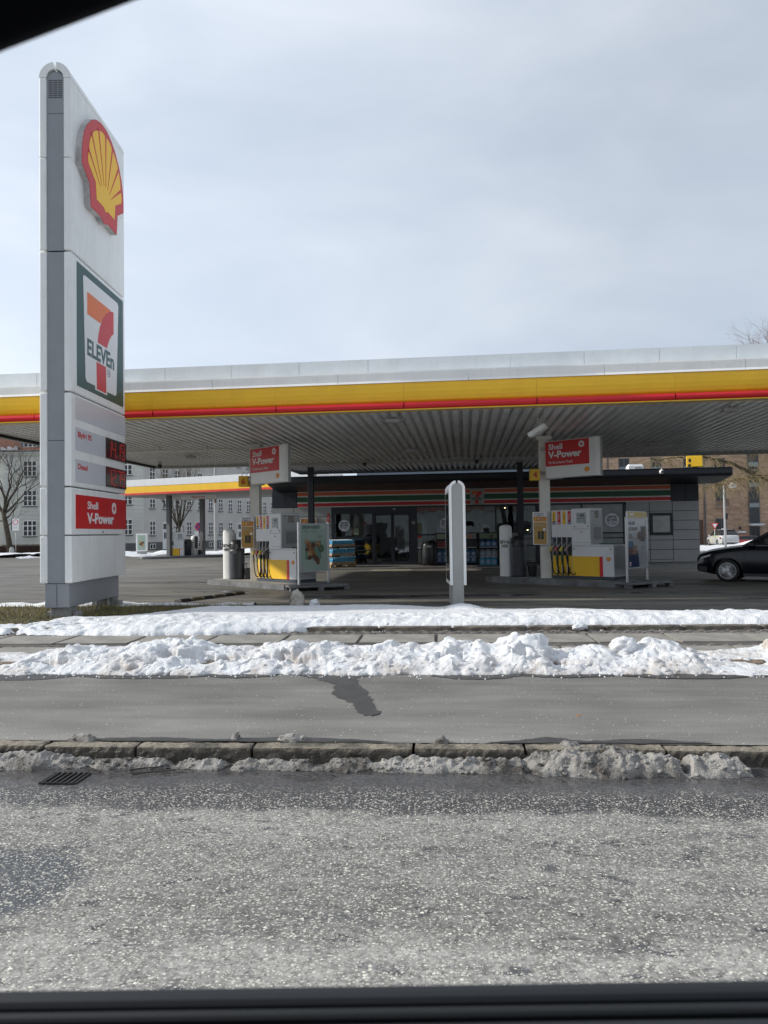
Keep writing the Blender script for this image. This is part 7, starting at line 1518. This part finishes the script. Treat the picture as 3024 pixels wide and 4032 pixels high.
# willow: trunk right of the frame, one long limb reaching left, curtains of drooping twigs
t_ = thing('willow_tree', 'yellow-twigged willow hanging in from the right before the brick building', 'tree', (29.5, 50.0, -.25)); rg = random.Random(8)
part('trunk', MB().tube([(0, 0, 0), (-.2, 0, 2), (-.6, 0, 4.2), (-1.0, 0, 6.5)], [.5, .42, .36, .28], 12), BARK, t_, smooth=True)
lm = MB(); limbs = [[(-.6, 0, 4.0), (-2.2, .3, 4.8), (-4.2, 0, 5.5), (-5.8, -.2, 6.25), (-7.5, .2, 6.75), (-9.6, 0, 6.7), (-11.2, .1, 6.45)], [(-.9, 0, 6), (-2.8, .4, 7.1), (-5.2, .3, 7.9), (-7.6, .3, 8.1), (-9.5, .2, 8.0)], [(-1, 0, 6.5), (-3, -.3, 8.5), (-5.5, 0, 9.8), (-9, 0, 10.4), (-12, 0, 10.4)], [(-1, 0, 6), (-2.4, .8, 7.6), (-4.0, 1, 9.5), (-5.5, 1, 11)], [(-.8, 0, 5.2), (-3.0, -.5, 5.4), (-5.5, -.4, 5.1), (-7.5, -.2, 4.6)]]
for L_, r_ in zip(limbs, (.17, .12, .12, .11, .07)): lm.tube(L_, [r_ * (1 - .8 * i / (len(L_) - 1)) for i in range(len(L_))], 7)
part('branches', lm, BARK, t_, smooth=True); tw = MB()
for L_ in limbs:
    for i in range(380):
        f_ = rg.uniform(.12, 1) * (len(L_) - 1); k = min(int(f_), len(L_) - 2); p = Vector(L_[k]).lerp(Vector(L_[k + 1]), f_ - k); d = Vector((rg.gauss(0, 1), rg.gauss(0, 1), rg.uniform(-.2, 1.0))).normalized(); P = [tuple(p)]; ln = rg.uniform(.8, 2.6)
        for j in range(6): d = (d + Vector((rg.gauss(0, .12), rg.gauss(0, .12), -.30 + rg.gauss(0, .08)))).normalized(); p = p + d * ln / 6; P.append(tuple(p))
        tw.tube(P, [.010, .009, .008, .007, .006, .005, .004], 3, cap=False)
part('crown', tw, WIL, t_, kind='stuff')
REDT = mat('reddish_twigs', (.16, .10, .085), .9, var=.2)
tree('tall bare tree with reddish crown showing above the canopy at the right', (35.9, 62.0, 1.2), [(0, 0, -1), (0, 0, 5), (-.2, 0, 9), (-.3, 0, 12)], .42,
     [((-.3, 0, 11.5), (-.7, 0, 1), .20, 2.9), ((-.3, 0, 11.8), (.2, .2, 1), .22, 3.0), ((-.2, 0, 10), (-1.2, -.1, .8), .16, 3.0), ((-.2, 0, 9.5), (1, 0, .7), .16, 3), ((-.2, 0, 10.5), (-1.0, .3, .95), .15, 3.2), ((-.2, 0, 11), (-.95, -.3, .75), .14, 3.0)], 5, 22, twm=REDT, up=.12, spread=.6, shrink=.72, tw_depth=2)
# unseen terrace added behind the camera to give the shop windows something to reflect
oh = thing('added_terrace', 'unseen grey terrace added across the road for the shop glass to reflect', 'building', (-44, -40, 0), R(0)); part('wall', MB().box(0, 90, -9, 0, 0, 5.0), REND, oh); part('roof', MB().add([(0, .4, 5), (90, .4, 5), (90, -4.5, 6.5), (0, -4.5, 6.5)], [(0, 1, 2, 3)]), TILE, oh)
for i in range(22):
    for z0 in (1.2,): part('window', MB().box(1.5 + i * 3.1, 2.9 + i * 3.1, 0, .05, z0, z0 + 1.6), WINK if i % 3 else SWH, oh)
# ------------------------------------------------------------------ the car the photo is taken from: door sill and window frame
CDK = mat('car_trim_black', (.002, .0025, .004), .9, var=0, spec=.05); CGR = mat('car_trim_grey', (.010, .012, .015), .6, var=0)
cd = thing('car_door', 'dark car door sill and slanted window frame the view is taken through', 'car door', (0, .5, 1.0))
def ledge(y, z_, r_, mt, nm): part(nm, MB().tube([(-1.3, y, z_ + .010), (1.3, y, z_ - .010 + .012)], r_, 12), mt, cd, smooth=True)
part('belt_moulding', MB().box(-1.3, 1.3, .0978, .1157, .10, .2475), CGR, cd, bev=.006)
part('outer_seal', MB().box(-1.3, 1.3, .0885, .097, .10, .236), CDK, cd, bev=.004)
part('glass_channel', MB().box(-1.3, 1.3, .0782, .0875, .10, .247), mat('car_trim_mid', (.007, .008, .009), .5, var=0), cd, bev=.004)
part('inner_seal', MB().box(-1.3, 1.3, .0700, .0775, .10, .236), CDK, cd, bev=.004)
part('door_trim', MB().box(-1.3, 1.3, -.06, .0687, .10, .2475), CGR, cd, bev=.006)
part('door_skin', MB().box(-1.3, 1.3, .075, .12, -.75, .099), DPAINT, cd)
pf = Vector((-.213, -.10, .885)); pe = Vector((-.128, -.10, .917)); dv = (pe - pf)
fr0 = pf + dv * -7 + Vector((0, .02, -.12)); mid = pf + dv * -.6; fr1 = pe + dv * .7
pt_ = [(-.95, -.06, .23), (-.62, -.09, .60), (-.40, -.10, .80), (-.298, -.10, .847), tuple(pf), tuple(pe), (-.05, -.10, .95), (.10, -.10, .985), (.5, -.10, 1.02), (1.1, -.1, 1.02)]
upv = Vector((-.36, 0, .93)) * .062
part('window_frame', MB().tube([tuple(Vector(p) + upv) for p in pt_], .045, 14), CDK, cd, smooth=True)
part('roof_lining', MB().add([tuple(Vector(p) + upv * 1.6) for p in pt_] + [(p[0] - .45, p[1], p[2] + .5) for p in pt_], [(i, i + 1, i + 11, i + 10) for i in range(9)]), CDK, cd)
